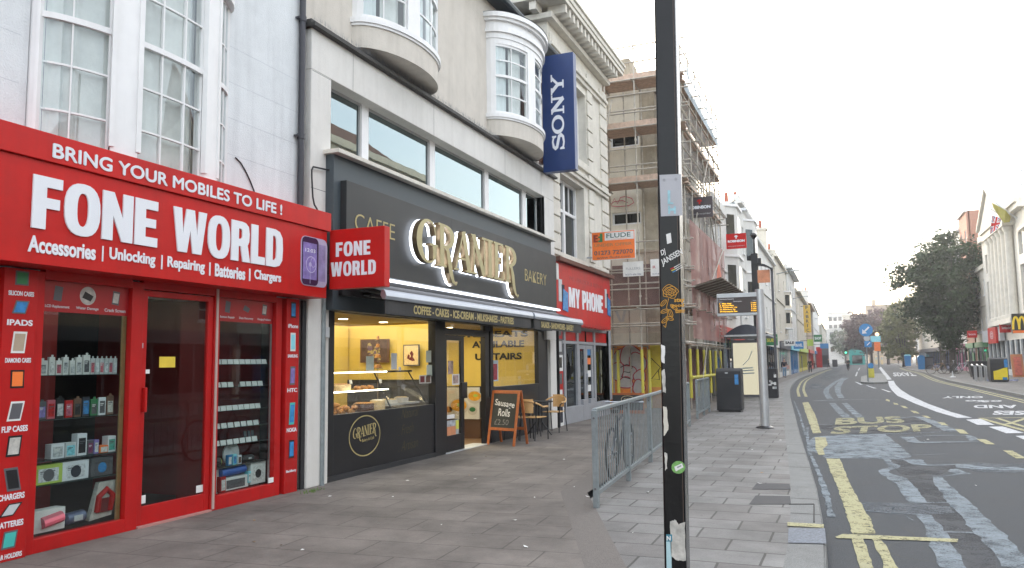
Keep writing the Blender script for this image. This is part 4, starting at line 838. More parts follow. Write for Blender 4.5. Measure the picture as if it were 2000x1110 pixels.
# ------------------------------------------------------------------ red fascia
XF = -6.1
fs = thing('shop_fascia', 'long red fascia board reading FONE WORLD in big white letters', 'shop sign', (XF, 4.5, 2.4))
y_a, y_b = -3.0, PX(640, 500, XF).y
zb, zs, zt = PX(0,515,XF).z, PX(0,296,XF).z, PX(0,232,XF).z
zb, zs, zt = (zb+PX(635,578,XF).z)/2, (zs+PX(645,453,XF).z)/2, (zt+PX(645,420,XF).z)/2
m = MB(); m.box(XS-.06, XF, y_a, y_b-.02, zb, zs); m.build('lower_panel', K['red'], fs, bevel=.004)
m = MB(); m.box(XS-.065, XF+.03, y_a, y_b+.03, zs+.003, zt); m.build('upper_panel', K['red'], fs, bevel=.004)
XL = XF + .001
mB = MB()      # heavier strokes: the plain glyphs laid down four times a few millimetres apart
for kk, (dy_, dz_) in enumerate(((-.006,0),(.006,0),(0,-.005),(0,.005))):
    a, b, t_ = PX(103,307,XF+.031), PX(550,420,XF+.031), PX(103,280,XF+.031); text_mb('BRING YOUR MOBILES TO LIFE !', (XF+.033+.0012*kk,a.y+dy_,a.z+dz_), (0,b.y-a.y,b.z-a.z), (0,0,t_.z-a.z), mb=mB)
mB.build('lettering', K['white'], fs, recalc=False)
def ftx(s_, x0, x1, z0, z1, X=XL, d=.02, **k):
    a, b = PX(x0, 500, X).y, PX(x1, 500, X).y
    return text_mb(s_, (X, a, z0), (0, b-a, 0), (0, 0, z1-z0), (d,0,0), **k)
zf0 = (PX(60,445,XL).z + PX(545,523,XL).z)/2; zf1 = (PX(68,338,XL).z+PX(535,450,XL).z)/2
for s_, xa_, xb_ in (('FONE',60,305),('WORLD',337,551)):
    a, b = PX(xa_,430,XL).y, PX(xb_,480,XL).y; block_word(s_, (XL,a,zf0), (0,b-a,0), (0,0,zf1-zf0), (.014,0,0), K['white'], fs)
za0, za1 = PX(55,487,XL).z-.02, PX(60,458,XL).z-.005
for s_, x0, x1 in (('Accessories',53,186),('Unlocking',213,303),('Repairing',327,400),('Batteries',420,479),('Chargers',497,549)): ftx(s_, x0, x1, za0, za1, d=.006, bold=.03).build('lettering', K['white'], fs, recalc=False)
for x in (200, 316, 410, 488): ftx('l', x-1.2, x+1.2, za0+.0, za1+.0, d=.006).build('lettering', K['white'], fs, recalc=False)
def rrect(w_, h, r_, n=5):
    o = []
    for cx_, cy_, a0 in ((w_-r_,r_,-90),(w_-r_,h-r_,0),(r_,h-r_,90),(r_,r_,180)): o += arcpts(cx_, cy_, r_, r_, a0, a0+90, n)
    return o
pa, pb_, pz0, pz1 = PX(587,500,XL).y, PX(638,500,XL).y, 2.55, PX(600,460,XL).z-.01
ph = MB().prism(rrect(pb_-pa, pz1-pz0, .09), (XL,pa,pz0), (0,1,0), (0,0,1), (.008,0,0)).build('phone_picture', M('phone_lilac', (.42,.38,.52), .3, var=.2), fs)
h_ = pz1-pz0
MB().prism(rrect((pb_-pa)*.62, h_*.97, .07), (XL+.0085,pa+.015,pz0+.01), (0,1,0), (0,0,1), (.003,0,0)).build('phone_body', M('phone_dark', (.035,.02,.06), .2), ph)
MB().box(XL+.012, XL+.013, pa+.035, pa+(pb_-pa)*.58, pz0+h_*.13, pz0+h_*.87).build('screen', K['purple'], ph)
m = MB(); m.strip(arcpts(.2,.27,.1,.1,0,360,20), .012, (XL+.0132,pa,pz0), (0,1,0),(0,0,1),(0,0,0)); m.strip(arcpts(.24,.3,.05,.06,0,360,16), .008, (XL+.0133,pa,pz0), (0,1,0),(0,0,1),(0,0,0)); m.strip([(.18,.03),(.18,.25)], .008, (XL+.0134,pa,pz0), (0,1,0),(0,0,1),(0,0,0)); m.prism(arcpts(.18,.27,.028,.028,0,360,12), (XL+.0131,pa,pz0), (0,1,0),(0,0,1),(.0005,0,0))
m.build('dandelion_art', M('lilac_art', (.42,.38,.6), .5), ph, recalc=False)
text_mb('12:03', (XL+.0132,pa+.08,pz0+h_*.68), (0,.2,0), (0,0,.045)).build('lettering', K['white'], ph, recalc=False); MB().box(XL+.0087,XL+.0095,pa+(pb_-pa)*.66,pa+(pb_-pa)*.93,pz0+h_*.12,pz0+h_*.88).build('second_screen', M('lilac2', (.26,.22,.4), .3, var=.3, vs=8), ph)
# projecting sign
YF = 8.67
ps = thing('projecting_sign', 'small red square box sign reading FONE WORLD sticking out from the wall', 'projecting sign', (-6.0, YF, 2.6))
a, b, c, d = PY(641,563,YF), PY(752,562,YF), PY(646,448,YF), PY(750,443,YF)
x0_, x1_, z0_, z1_ = (a.x+c.x)/2, (b.x+d.x)/2, (a.z+b.z)/2, (c.z+d.z)/2
MB().box(x0_, x1_, YF, YF+.13, z0_, z1_).build('box', K['red'], ps, bevel=.006)
w_, h_ = x1_-x0_, z1_-z0_
block_word('FONE', (x0_+w_*.12,YF-.001,z0_+h_*.54), (w_*.63,0,0), (0,0,h_*.24), (0,-.004,0), K['white'], ps, .09)
block_word('WORLD', (x0_+w_*.03,YF-.001,z0_+h_*.21), (w_*.82,0,0), (0,0,h_*.24), (0,-.004,0), K['white'], ps, .09)
MB().box(-6.35, x0_, YF+.04, YF+.08, z0_+.2, z0_+.26).build('bracket', K['pipe'], ps)
# drain pipe and cables
m = thing('drain_pipe', 'black painted downpipe between the bluish and the cream building', 'drain pipe', (-6.38, 8.47, 2.4))
px_, py_ = -6.39, PX(589, 200, -6.39).y
MB().tube((px_,py_,3.4),(px_,py_,9.5),.042,12).build('pipe', K['pipe'], m, smooth=True)
for z in (4.55, 6.15, 7.7): MB().tube((px_,py_,z-.035),(px_,py_,z+.035),.052,12).box(px_-.05,px_+.0,py_-.09,py_+.09,z-.01,z+.01).build('bracket', K['pipe'], m)
pts = [PX(*p, -6.44) for p in ((460,308),(470,318),(480,335),(488,352),(496,372),(499,385))]
tag(MB().path(pts, .008, 6).build('cable', K['blackm']), 'thin black cable hanging from the bluish white wall onto the red fascia', 'cable')
pts = [PX(*p, -6.30) for p in ((655,334),(635,331),(612,326),(609,332),(609,345),(610,365),(611,385),(614,400),(620,410))]
tag(MB().path(pts, .012, 6).build('cable', K['blackm']), 'thick black looped cable on the cream pier beside the dark sign', 'cable')
# ------------------------------------------------------------------ bakery building
bb = thing('cafe_building', 'cream rendered building with ribbon window and two curved bays above the bakery', 'building', (-6.4, 13.3, 0))
XB, XU = -6.35, -6.5
zc = 6.09
# surround: piers, header, reveals
m = MB()
m.box(-6.63, XB, 8.52, 8.97, 0, 5.52); m.box(-6.6, XB, 17.62, 18.30, 2.1, 5.52); m.box(-6.6, XB+.004, 17.86, 18.28, 0, 2.1)
m.box(-6.63, XB, 8.52, 18.3, 5.52, zc)
m.build('window_surround', K['surround'], bb, bevel=.01)
m = MB()
for y, z0, z1 in ((9.5, 5.52, zc),(12.0,5.52,zc),(15.2,5.52,zc),(17.4,4.6,zc)): m.box(XB, XB+.001, y-.004, y+.004, z0, z1)
m.box(XB, XB+.001, 8.53, 8.96, 5.5, 5.508); m.box(XB,XB+.001,8.53,8.96,3.9,3.908); m.build('joint', K['kerb'], bb)
m = MB(); m.box(XU-.1, XB+.09, 8.46, 18.36, zc, zc+.05); m.box(XU-.1,XB+.03,8.46,18.36,zc+.05,zc+.1); m.build('coping', K['lead'], bb)
sp = MB()
for i in range(760):
    y = 8.5 + i*.0129; x = XB+.05+random.uniform(-.03,.03); t = random.uniform(-.03,.03)
    sp.poly([(x-.002,y,zc+.09),(x+.002,y,zc+.09),(x+t+random.uniform(-.02,.03),y+random.uniform(-.03,.03),zc+.09+random.uniform(.05,.11))])
o = sp.build('bird_spikes', K['grey'], bb, recalc=False)
# ribbon window
XW = -6.53
mull = [(PX(a,y,XW).y, PX(b,y,XW).y) for a, b, y in ((708.5,721.5,260),(841.6,851,310),(948.5,955.6,370),(1022,1028.5,410))]
ys_ = [8.97] + [v for p in mull for v in p] + [PX(1051,420,XW).y]
for a, b in mull: MB().box(XW-.035, XW-.015, a, b, 4.42, 5.52).build('mullion', K['winwhite'], bb)
MB().box(XW-.06, XB-.008, ys_[-1], 17.62, 4.42, 5.52).build('mullion', K['winwhite'], bb)
for i in range(0, len(ys_), 2):
    a, b = ys_[i], ys_[i+1]
    f = MB()
    f.box(-6.59,-6.575,a,a+.03,4.46,5.48); f.box(-6.59,-6.55,b-.05,b,4.46,5.48); f.box(-6.62,-6.57,a+.04,b-.05,4.46,4.50); f.box(-6.62,-6.56,a,b,5.48,5.519)
    fo = f.build('window_frame', K['soffit'], bb); MB().box(-6.585,-6.58,a+.02,b-.04,4.48,5.49).build('pane', K['grib'], fo)
# upper wall
m = MB(); m.poly([(XU,8.43,zc),(XU,18.3,zc),(XU,18.3,9.2),(XU,8.43,9.2)]); m.poly([(XU,8.43,9.2),(XU,18.3,9.2),(-6.9,18.3,9.2),(-6.9,8.43,9.2)])
shell(m, -15, XU-.3, 8.43, 18.3, 4.42, 9.0, skip=('x1','z0')); m.poly([(XU,8.43,zc),(XU,8.43,9.2),(-15,8.43,9.2),(-15,8.43,zc)]); m.poly([(XU,18.3,zc),(XU,18.3,9.2),(-15,18.3,9.2),(-15,18.3,zc)]); m.build('wall', K['cream'], bb)
m = MB(); shell(m, -8.5, -6.63, 8.6, 17.6, 4.3, 5.7, skip=('x1',)); m.build('upper_room', K['dark'], bb)
m = MB(); m.path([(XU+.32,8.43,9.22),(XU+.32,18.4,9.22)], .07, 8); m.box(XU-.02,XU+.28,8.43,18.35,9.17,9.21); m.build('gutter', K['band'], bb)
m = MB(); m.poly([(XU+.3,8.43,9.24),(XU+.3,18.35,9.24),(-9.8,18.35,12.0),(-9.8,8.43,12.0)]); m.box(XU-.1,XU+.3,14.6,14.68,9.24,9.4); m.build('roof', K['roofs'], bb)
# the two curved bays
def bay(Y0, Y1, p, ztop, with_top, lo):
    m = MB(); pts = bow_pts(XU, Y0, Y1, p)
    n = len(pts)
    m.poly([(x,y,lo) for x,y in pts]); m.poly([(x,y,lo+.38) for x,y in pts])
    for a, b in zip(pts, pts[1:]): m.poly([(*a,lo),(*b,lo),(*b,lo+.38),(*a,lo+.38)])
    b_ = m.build('bay_window', K['cream'], bb, smooth=False)
    m = MB(); bow_band(m, XU,Y0,Y1,p, lo+.38, lo+.46, .3, grow=.05); bow_band(m, XU,Y0,Y1,p, lo+.34, lo+.38, .1, grow=.025); m.build('sill', K['winwhite'], b_)
    m = MB(); z0 = lo+.46
    for a, b in ((0,16),(70,86),(140,180)): bow_band(m, XU,Y0,Y1,p, z0, ztop, .12, a, b)
    bow_band(m, XU,Y0,Y1,p, ztop-.12, ztop, .12)
    m.build('bay_frame', K['winwhite'], b_)
    for a0, a1 in ((16,70),(86,140)):
        bow_sash(bb, XU,Y0,Y1,p-.03, a0, a1, z0, ztop-.12, (z0+ztop)/2, 2, 2, 2, K['winwhite'], K['gold_w'], bar=.03)
        bow_curtain(bb, XU,Y0,Y1,p-.18, a0, a0+24, z0, ztop, K['curtw']); bow_curtain(bb, XU,Y0,Y1,p-.18, a0+30, a1, z0, ztop, K['curtain'])
    m = MB(); bow_band(m, XU,Y0,Y1,p-.45 if p>.5 else .1, z0, ztop, .02); m.build('room_back', K['greyd'], b_)
    if with_top:
        m = MB()
        for k, (g_, a, b) in enumerate(((.02,0,.12),(.07,.12,.2),(.03,.2,.36),(.10,.36,.42),(.15,.42,.52))): bow_band(m, XU,Y0,Y1,p, ztop+a, ztop+b, .3, grow=g_)
        m.build('cornice', K['winwhite'], b_)
        q = bow_pts(XU, Y0-.15, Y1+.15, p+.16); m = MB(); c = (XU, (Y0+Y1)/2, ztop+.8)
        for a, b in zip(q, q[1:]): m.poly([(*a,ztop+.53),(*b,ztop+.53),c])
        m.poly([(x,y,ztop+.521) for x,y in q]); m.build('lead_roof', K['roofs'], b_)
bay(9.69, 12.05, .55, 8.6, True, 6.27); bay(14.62, 17.05, .66, 8.32, True, 6.24)
# dark bands and signboard
XG = -6.12
m = MB(); m.box(-6.63, -6.10, 8.80, 17.68, 4.42, 4.475); m.build('stone_sill', K['stone'], bb)
m = MB(); m.box(-6.5, -6.22, 8.86, 17.66, 2.3, 4.42); m.build('upper_fascia_band', K['band'], bb)
sg = thing('bakery_sign', 'long charcoal signboard with raised gold GRANIER letters lit white from behind', 'shop sign', (XG, 13.3, 2.8))
MB().box(-6.225, XG, 9.02, 17.72, 2.84, 4.08).build('board', K['slate'], sg, bevel=.004)
m = MB(); m.box(XG, XG+.0008, 12.2, 12.204, 2.85, 4.07); m.build('panel_joint', K['blackm'], sg)
text_mb('CAFFE', (XG+.001, PX(693,430,XG).y, 3.42), (0, PX(771,430,XG).y-PX(693,430,XG).y, 0), (0,0,.24), (.004,0,0), bold=-.012).build('lettering', K['goldp'], sg, recalc=False)
text_mb('BAKERY', (XG+.001, PX(1025,540,XG).y, 3.31), (0, PX(1067,540,XG).y-PX(1025,540,XG).y, 0), (0,0,.25), (.004,0,0), bold=-.012).build('lettering', K['goldp'], sg, recalc=False)
# raised serif letters: every letter is a set of strokes in a unit box, height 1
def seg(x0, y0, x1, y1, w_): return ([(x0,y0),(x1,y1)], w_)
def serif(x0, x1, y): return ([(x0,y),(x1,y)], .05)
def arcst(cx_, cy_, rx, ry, a0, a1, wmin, wmax, n=18, peak=180):
    P = arcpts(cx_, cy_, rx, ry, a0, a1, n); Wd = []
    for i in range(n+1):
        a = a0+(a1-a0)*i/n; Wd.append(wmin + (wmax-wmin)*max(0, math.cos(R(a-peak)))**1.5)
    return (P, Wd)
LET = {
 'G': (.78, [arcst(.44,.5,.36,.47,55,305,.05,.2), ([(.66,.88),(.70,.66)], [.06,.03]), ([(.65,.12),(.68,.30),(.66,.44)], [.1,.15,.15]), serif(.5,.8,.44)]),
 'R': (.72, [seg(.2,.02,.2,.98,.17), serif(.05,.38,.02), serif(.05,.3,.975), arcst(.28,.72,.36,.25,95,-95,.05,.17,16,0), ([(.3,.48),(.42,.42),(.5,.2),(.56,-.1),(.66,-.3),(.78,-.36),(.84,-.3)], [.06,.13,.17,.16,.1,.06,.04])]),
 'A': (.78, [([(.06,.02),(.42,.98)], .055), ([(.42,.98),(.68,.02)], .18), seg(.2,.3,.56,.3,.05), serif(-.02,.18,.02), serif(.52,.84,.02)]),
 'N': (.78, [seg(.14,.02,.14,.98,.06), ([(.12,.98),(.64,.02)], .18), seg(.66,.02,.66,.98,.06), serif(.02,.28,.02), serif(.0,.2,.975), serif(.54,.78,.975)]),
 'I': (.36, [seg(.18,.02,.18,.98,.18), serif(.02,.34,.02), serif(.02,.34,.975)]),
 'E': (.62, [seg(.18,.02,.18,.98,.18), serif(.03,.56,.02), serif(.03,.54,.975), seg(.2,.52,.44,.52,.05), ([(.54,.04),(.58,.26)], [.07,.03]), ([(.52,.96),(.55,.76)], [.07,.03]), ([(.44,.44),(.44,.62)], .03)]),
}
def serif_word(word, O, U, V, N, mats, parent, gap=.0, halo=None, name='letter', tails=None):
    tot = sum(LET[c][0] for c in word) + gap*(len(word)-1); x = 0
    O, U, V, N = map(Vector, (O, U, V, N)); res = []
    for c in word:
        w_, st = LET[c]
        m = MB(); 
        for i, (pts, ws) in enumerate(st):
            n0 = len(m.f); e = N.normalized()*(.0006*i)
            m.strip([(p[0]*.55/.55, p[1]) for p in pts], ws, O + U*(x/tot) + e*0, U/tot, V, N + e, 1)
            # front faces are every strip's far cap
            for k in range(n0, len(m.f)):
                f = m.f[k]
                nrm = (m.v[f[1]]-m.v[f[0]]).cross(m.v[f[2]]-m.v[f[1]])
                if nrm.length and abs(nrm.normalized().dot(N.normalized())) > .9: m.m[k] = 0
        res.append(m.build(name, mats, parent, recalc=True))
        if halo:
            h = MB()
            for i, (pts, ws) in enumerate(st):
                ww = [v*1.0 for v in (ws if isinstance(ws, (list,tuple)) else [ws]*len(pts))]
                h.strip(pts, ww, O + U*(x/tot) - N.normalized()*(halo+.0005*i), U/tot, V, N.normalized()*(halo*.9))
            h.build('light_strip', K['led'], res[-1])
        x += w_ + gap
    return res
XLt = -5.955; ga = PX(815,470,XLt); gb = PX(1008,484,XLt)
zb_ = (PX(835,514,XLt).z + PX(960,543,XLt).z)/2; zt_ = (PX(838,429,XLt).z + PX(1000,483,XLt).z)/2
serif_word('GRANIER', (XG+.075, ga.y, zb_), (0, gb.y-ga.y, 0), (0,0,zt_-zb_), (.09,0,0), [K['gold'], K['brass']], sg, halo=.045)
led = thing('light_strip', 'thin glowing white light line under the charcoal signboard', 'light', (-6.1, 13.6, 2.78))
MB().box(-6.16,-6.10,9.9,17.9,2.785,2.815).build('tube', K['led'], led); MB().box(-6.2,-6.11,9.9,17.9,2.816,2.838).build('housing', K['silver'], led)
# awnings
XA = -5.6
def awning(y0, y1, lab, words, tx0, tx1):
    t = thing('awning', lab, 'awning', (XA, (y0+y1)/2, 2.3))
    m = MB(); q = [(0,0),(.05,-.005),(.065,.04),(.05,.1),(.02,.13),(-.02,.12),(-.03,.05)]
    m.prism(q, (XA,y0,2.43), (1,0,0), (0,0,1), (0,y1-y0,0)); m.build('front_bar', K['silver'], t, bevel=.006)
    m = MB(); n = 60
    for i in range(n):
        ya, yb = y0+.03+(y1-y0-.06)*i/n, y0+.03+(y1-y0-.06)*(i+1)/n; f = lambda y: XA+.02+.006*math.sin(y*9)
        m.poly([(f(ya),ya,2.235),(f(yb),yb,2.235),(f(yb),yb,2.44),(f(ya),ya,2.44)]); m.poly([(f(ya)-.004,ya,2.235),(f(yb)-.004,yb,2.235),(f(yb)-.004,yb,2.44),(f(ya)-.004,ya,2.44)])
    m.build('valance', K['blackm'], t)
    m = MB(); m.add([(XA,y0+.04,2.53),(XA,y1-.04,2.53),(-6.2,y1-.04,2.74),(-6.2,y0+.04,2.74),(XA,y0+.04,2.525),(XA,y1-.04,2.525),(-6.2,y1-.04,2.735),(-6.2,y0+.04,2.735)], [(0,1,2,3),(7,6,5,4)]); m.build('canvas', K['blackm'], t)
    m = MB()
    for y in (y0+.5, y1-.5): m.path([(-6.22,y,2.55),(-5.9,y-.3,2.5),(XA-.03,y,2.47)], .022, 8)
    m.build('folding_arm', K['charc'], t)
    a, b = PX(tx0,620,XA+.03).y, PX(tx1,620,XA+.03).y
    text_mb(words, (XA+.028,a,2.27), (0,b-a,0), (0,0,.125), (.002,0,0), bold=.03).build('lettering', K['goldp'], t, recalc=False)
awning(9.1, 14.62, 'longer black awning with silver bar over the bakery window and door', 'COFFEE - CAKES - ICE-CREAM - MILKSHAKES - PASTRIES', 808, 1003)
awning(14.72, 17.92, 'shorter black awning with silver bar at the far end of the bakery', 'SALADS - SANDWICHES - BAKERY', 1057, 1120)
m = MB(); m.box(-6.5,-6.16,9.0,17.8,2.5,2.78); m.build('awning_housing', K['blackm'], bb)
for y in (9.3,): tag(MB().path([(-6.2,y,2.62),(-6.05,y+.1,2.6),(-5.8,y+.35,2.55)], .03, 8).build('awning_bracket', K['charc']), 'dark bracket arm under the left end of the bakery awning', 'bracket')
# shopfront
XS2 = -6.42
m = MB()
m.box(XS2-.1, XS2, 8.98, 9.2, 0, 2.5); m.box(XS2-.12, XS2+.02, 12.12, 12.50, 0, 2.4); m.box(XS2-.1, XS2, 9.2, 12.12, 2.29, 2.5); m.box(XS2-.1, XS2-.004, 12.5, 17.8, 2.33, 2.5)
m.box(XS2-.1, XS2, 14.24, 14.42, 0, 2.33); m.box(XS2-.1, XS2, 14.50, 14.64, 0, 2.33); m.box(XS2-.1, XS2, 17.22, 17.85, 0, 2.33); m.box(XS2-.1, XS2+.001, 12.5, 14.24, 2.08, 2.2)
m.box(XS2-.1, XS2, 14.42, 14.50, 2.2, 2.33)
m.build('shopfront_frame', K['black'], bb, bevel=.004)
kp = MB().box(XS2-.06, XS2-.002, 9.2, 12.12, .0, .88).build('stall_panel', K['black'], bb, bevel=.003)
MB().box(XS2-.06, XS2-.002, 14.64, 17.22, 0, 1.09).build('stall_panel', K['black'], bb, bevel=.003)
MB().box(XS2-.02, XS2+.03, 8.99, 12.12, 0, .07).build('skirting', K['charc'], bb)
XP = XS2-.0015
c = PX(713,851,XP); rr_y = .42; rr_z = .285
m = MB(); m.strip(arcpts(0,0,.405,.285,0,360,48), .017, (XP,c.y,c.z), (0,1,0), (0,0,1), (.001,0,0)); lg = thing('logo_decal', 'round thin gold ring decal with GRANIER on the black stall panel', 'decal', (XP, c.y, c.z-.3)); m.build('ring', K['goldp'], lg, recalc=False)
U_ = Vector((0,.60,.05)); serif_word('GRANIER', (XP,c.y-.31,c.z-.03), U_, (0,0,.15), (.001,0,0), [K['goldp'],K['goldp']], lg)
text_mb('Bakery & Café', (XP,c.y-.08,c.z-.1), (0,.32,.02), (0,0,.055), (.001,0,0)).build('lettering', K['goldp'], lg, recalc=False)
t = thing('slogan_decal', 'faint gold script words Natural Fresh Artisan on the black stall panel', 'decal', (XP, 11.3, .2))
dg_ = M('dim_gold', (.10,.085,.035), .5)
for s_, y0_, y1_, z0_ in (('. Natural',10.93,11.57,.70),('. Fresh',10.93,11.40,.45),('. Artisan',10.93,11.55,.20)): text_mb(s_, (XP,y0_,z0_), (0,y1_-y0_,.03), (0,0,.15), (.001,0,0), shear=.35, bold=-.02).build('lettering', dg_, t, recalc=False)
MB().box(XS2-.05, XS2-.045, 9.2, 12.12, .88, 2.29).build('pane', K['gbak'], bb); MB().box(XS2-.05, XS2-.045, 14.64, 17.22, 1.09, 2.33).build('pane', K['gbak'], bb)
MB().box(XS2-.05, XS2-.045, 12.5, 14.24, 2.2, 2.33).build('pane', K['gbak'], bb); MB().box(XS2-.05,XS2-.045,14.42,14.5,.9,2.2).build('pane', K['gbak'], bb)
MB().box(XS2-.09,XS2-.01,14.42,14.5,0,.9).build('stall_panel', K['black'], bb)
# door leaf, hinged at the near post, standing closed; the far half of the doorway is open
d_ = MB()
for a, b, c0, c1 in ((12.52,12.60,.02,2.07),(13.17,13.30,.02,2.07),(12.60,13.17,.02,.30),(12.60,13.17,1.98,2.07)): d_.box(XS2-.05, XS2-.005, a, b, c0, c1)
dd = d_.build('door', K['black'], bb, bevel=.003); MB().box(XS2-.03,XS2-.025,12.58,13.2,.28,2.0).build('pane', K['gbak'], dd)
MB().box(XS2, XS2+.05, 13.1, 13.32, .93, 1.22).build('handle', K['black'], dd, bevel=.004)
def decal(name, x0, y0, x1, y1, mat, parent, X=XS2-.022):
    a, b = PX(x0,(y0+y1)/2,X), PX(x1,(y0+y1)/2,X); t_, u_ = PX((x0+x1)/2,y0,X), PX((x0+x1)/2,y1,X)
    return MB().box(X, X+.002, a.y, b.y, u_.z, t_.z).build(name, mat, parent)
juice = M('juice_poster', (.42,.30,.26), .5, var=.7, vs=9)
jp = decal('drink_poster', 868, 821, 896, 866, M('poster_ground', (.38,.40,.42), .5, var=.5, vs=11), dd); q_ = decal('glass_of_juice', 873, 833, 890, 858, M('juice', (.62,.26,.13), .4, var=.2), jp, XS2-.018); decal('lemon', 890, 821, 896, 838, M('lemon', (.6,.6,.1), .5, var=.3), jp, XS2-.017)
decal('notice', 871, 810, 888, 818, K['paper'], dd); pp_ = decal('poster', 883, 731, 897, 752, K['paper'], dd, XS2+.001); decal('poster_picture', 885, 733, 895, 749, juice, pp_, XS2+.004)
decal('poster', 875, 705, 885, 731, juice, dd)
MB().box(XS2-.3, XS2+.04, 12.5, 14.3, 0, .012).build('threshold', K['lgrey'], bb)
# interior
m = MB(); shell(m, -11.5, XS2-.1, 8.75, 18.1, .005, 2.75, skip=('x1','z0','z1')); m.poly([(-11.5,14.45,0),(-7.65,14.45,0),(-7.65,14.45,2.75),(-11.5,14.45,2.75)]); m.poly([(-7.65,14.45,0),(-7.65,14.75,0),(-7.65,14.75,2.75),(-7.65,14.45,2.75)]); m.poly([(-11.5,14.75,0),(-7.65,14.75,0),(-7.65,14.75,2.75),(-11.5,14.75,2.75)])
m.box(-10.2,-9.7,13.2,14.4,0,2.75); m.build('room_wall', K['ywall'], bb)
m = MB(); m.poly([(-11.5,8.75,.005),(XS2-.1,8.75,.005),(XS2-.1,18.1,.005),(-11.5,18.1,.005)]); m.build('room_floor', K['yflo'], bb)
m = MB(); m.poly([(-11.5,8.75,2.42),(XS2-.1,8.75,2.42),(XS2-.1,18.1,2.42),(-11.5,18.1,2.42)]); m.build('room_ceiling', K['yceil'], bb)
m = MB(); m.box(-11.4,-7.66,14.38,14.45,0,1.25); m.build('dado_panel', K['dark'], bb)
m = MB(); m.box(XS2-.35, XS2-.11, 16.5, 17.9, 0, 1.05); m.box(-9.4,-6.6,17.9,18.05,0,1.0); m.build('wall_panel', K['dark'], bb)
# ceiling lights
i = 0
for x in (-7.1, -8.4, -9.7):
    for y in (9.6, 10.9, 12.3, 13.7, 15.2, 16.6):
        i += 1
        t = thing('ceiling_light', 'round warm downlight in the bakery ceiling', 'ceiling light', (x, y, 2.40), 'downlights in the bakery ceiling')
        MB().lathe((x,y,2.405), [(.10,0),(.10,.012)], 20).build('rim', K['silver'], t); MB().lathe((x,y,2.399), [(.085,0),(.085,.004)], 20).build('lens', K['lamp'], t)
bl = bpy.data.lights.new('bakery_ceiling_glow', 'AREA'); bl.shape = 'RECTANGLE'; bl.size = 3.5; bl.size_y = 8; bl.energy = 54; bl.color = (1,.88,.6)
o = bpy.data.objects.new('bakery_ceiling_glow', bl); COL.objects.link(o); o.location = (-8.6,13.3,2.39)
bl2 = bpy.data.lights.new('phone_shop_glow', 'AREA'); bl2.size = 1.2; bl2.energy = 2.2; bl2.color = (1,.93,.85); o = bpy.data.objects.new('phone_shop_glow', bl2); COL.objects.link(o); o.location = (-7.4,5.8,2.4)
# pictures on the wall facing the window
def wallpic(lab, x0, y0, x1, y1, Y, fm, gm, art, mount=True):
    a, b = PY(x0,y1,Y), PY(x1,y0,Y); t = thing('framed_picture', lab, 'picture', ((a.x+b.x)/2, Y, a.z))
    MB().box(a.x, b.x, Y-.03, Y, a.z, b.z).build('frame', fm, t)
    w_, h_ = b.x-a.x, b.z-a.z; MB().box(a.x+w_*.06, b.x-w_*.06, Y-.034, Y-.0305, a.z+h_*.05, b.z-h_*.05).build('mount', gm, t)
    art(t, a.x, a.z, w_, h_, Y-.0345)
def art1(t, x, z, w_, h_, Y):
    m = MB(); 
    for k in range(26):
        cx_, cz_ = x+w_*random.uniform(.3,.72), z+h_*random.uniform(.12,.8); s_ = random.uniform(.02,.06); m.poly([(cx_-s_,Y-.0002*k,cz_-s_),(cx_+s_,Y-.0002*k,cz_-s_*.6),(cx_+s_*.5,Y-.0002*k,cz_+s_),(cx_-s_*.6,Y-.0002*k,cz_+s_*.7)], k%2)
    m.build('artwork', [K['goldp'], M('lilac_dusk', (.15,.1,.16), .6)], t, recalc=False)
def art2(t, x, z, w_, h_, Y):
    m = MB(); m.prism([(.35,.3),(.5,.45),(.42,.6),(.55,.72),(.66,.55),(.6,.42),(.75,.25),(.6,.22)], (x,Y,z), (w_,0,0), (0,0,h_), (0,-.001,0)); m.prism([(.25,.35),(.4,.3),(.42,.5),(.3,.55)], (x,Y,z), (w_,0,0), (0,0,h_), (0,-.0012,0)); m.build('artwork', K['darkred'], t, recalc=False)
wallpic('dark unframed still-life poster on the yellow wall behind the cake counter', 705, 711, 762, 662, 14.40, K['brown'], M('poster_dark', (.10,.06,.05), .5, var=.5, vs=8), art1) if False else None
def wallpic2(lab, x0, yt, x1, yb, Y, fm, gm, art): wallpic(lab, x0, yt, x1, yb, Y, fm, gm, art)
wallpic2('dark still-life poster on the yellow wall behind the cake counter', 705, 662, 761, 709, 14.36, K['brown'], M('poster_dark', (.10,.06,.05), .5, var=.5, vs=8), art1)
wallpic2('small framed dancer picture with pale mount on the yellow wall', 789, 673, 820, 715, 14.36, K['greyd'], K['pastryl'], art2)
wallpic2('picture with dark frame cut off by the left edge of the bakery window', 636, 657, 653, 702, 14.0, K['brown'], K['pastryl'], art2)
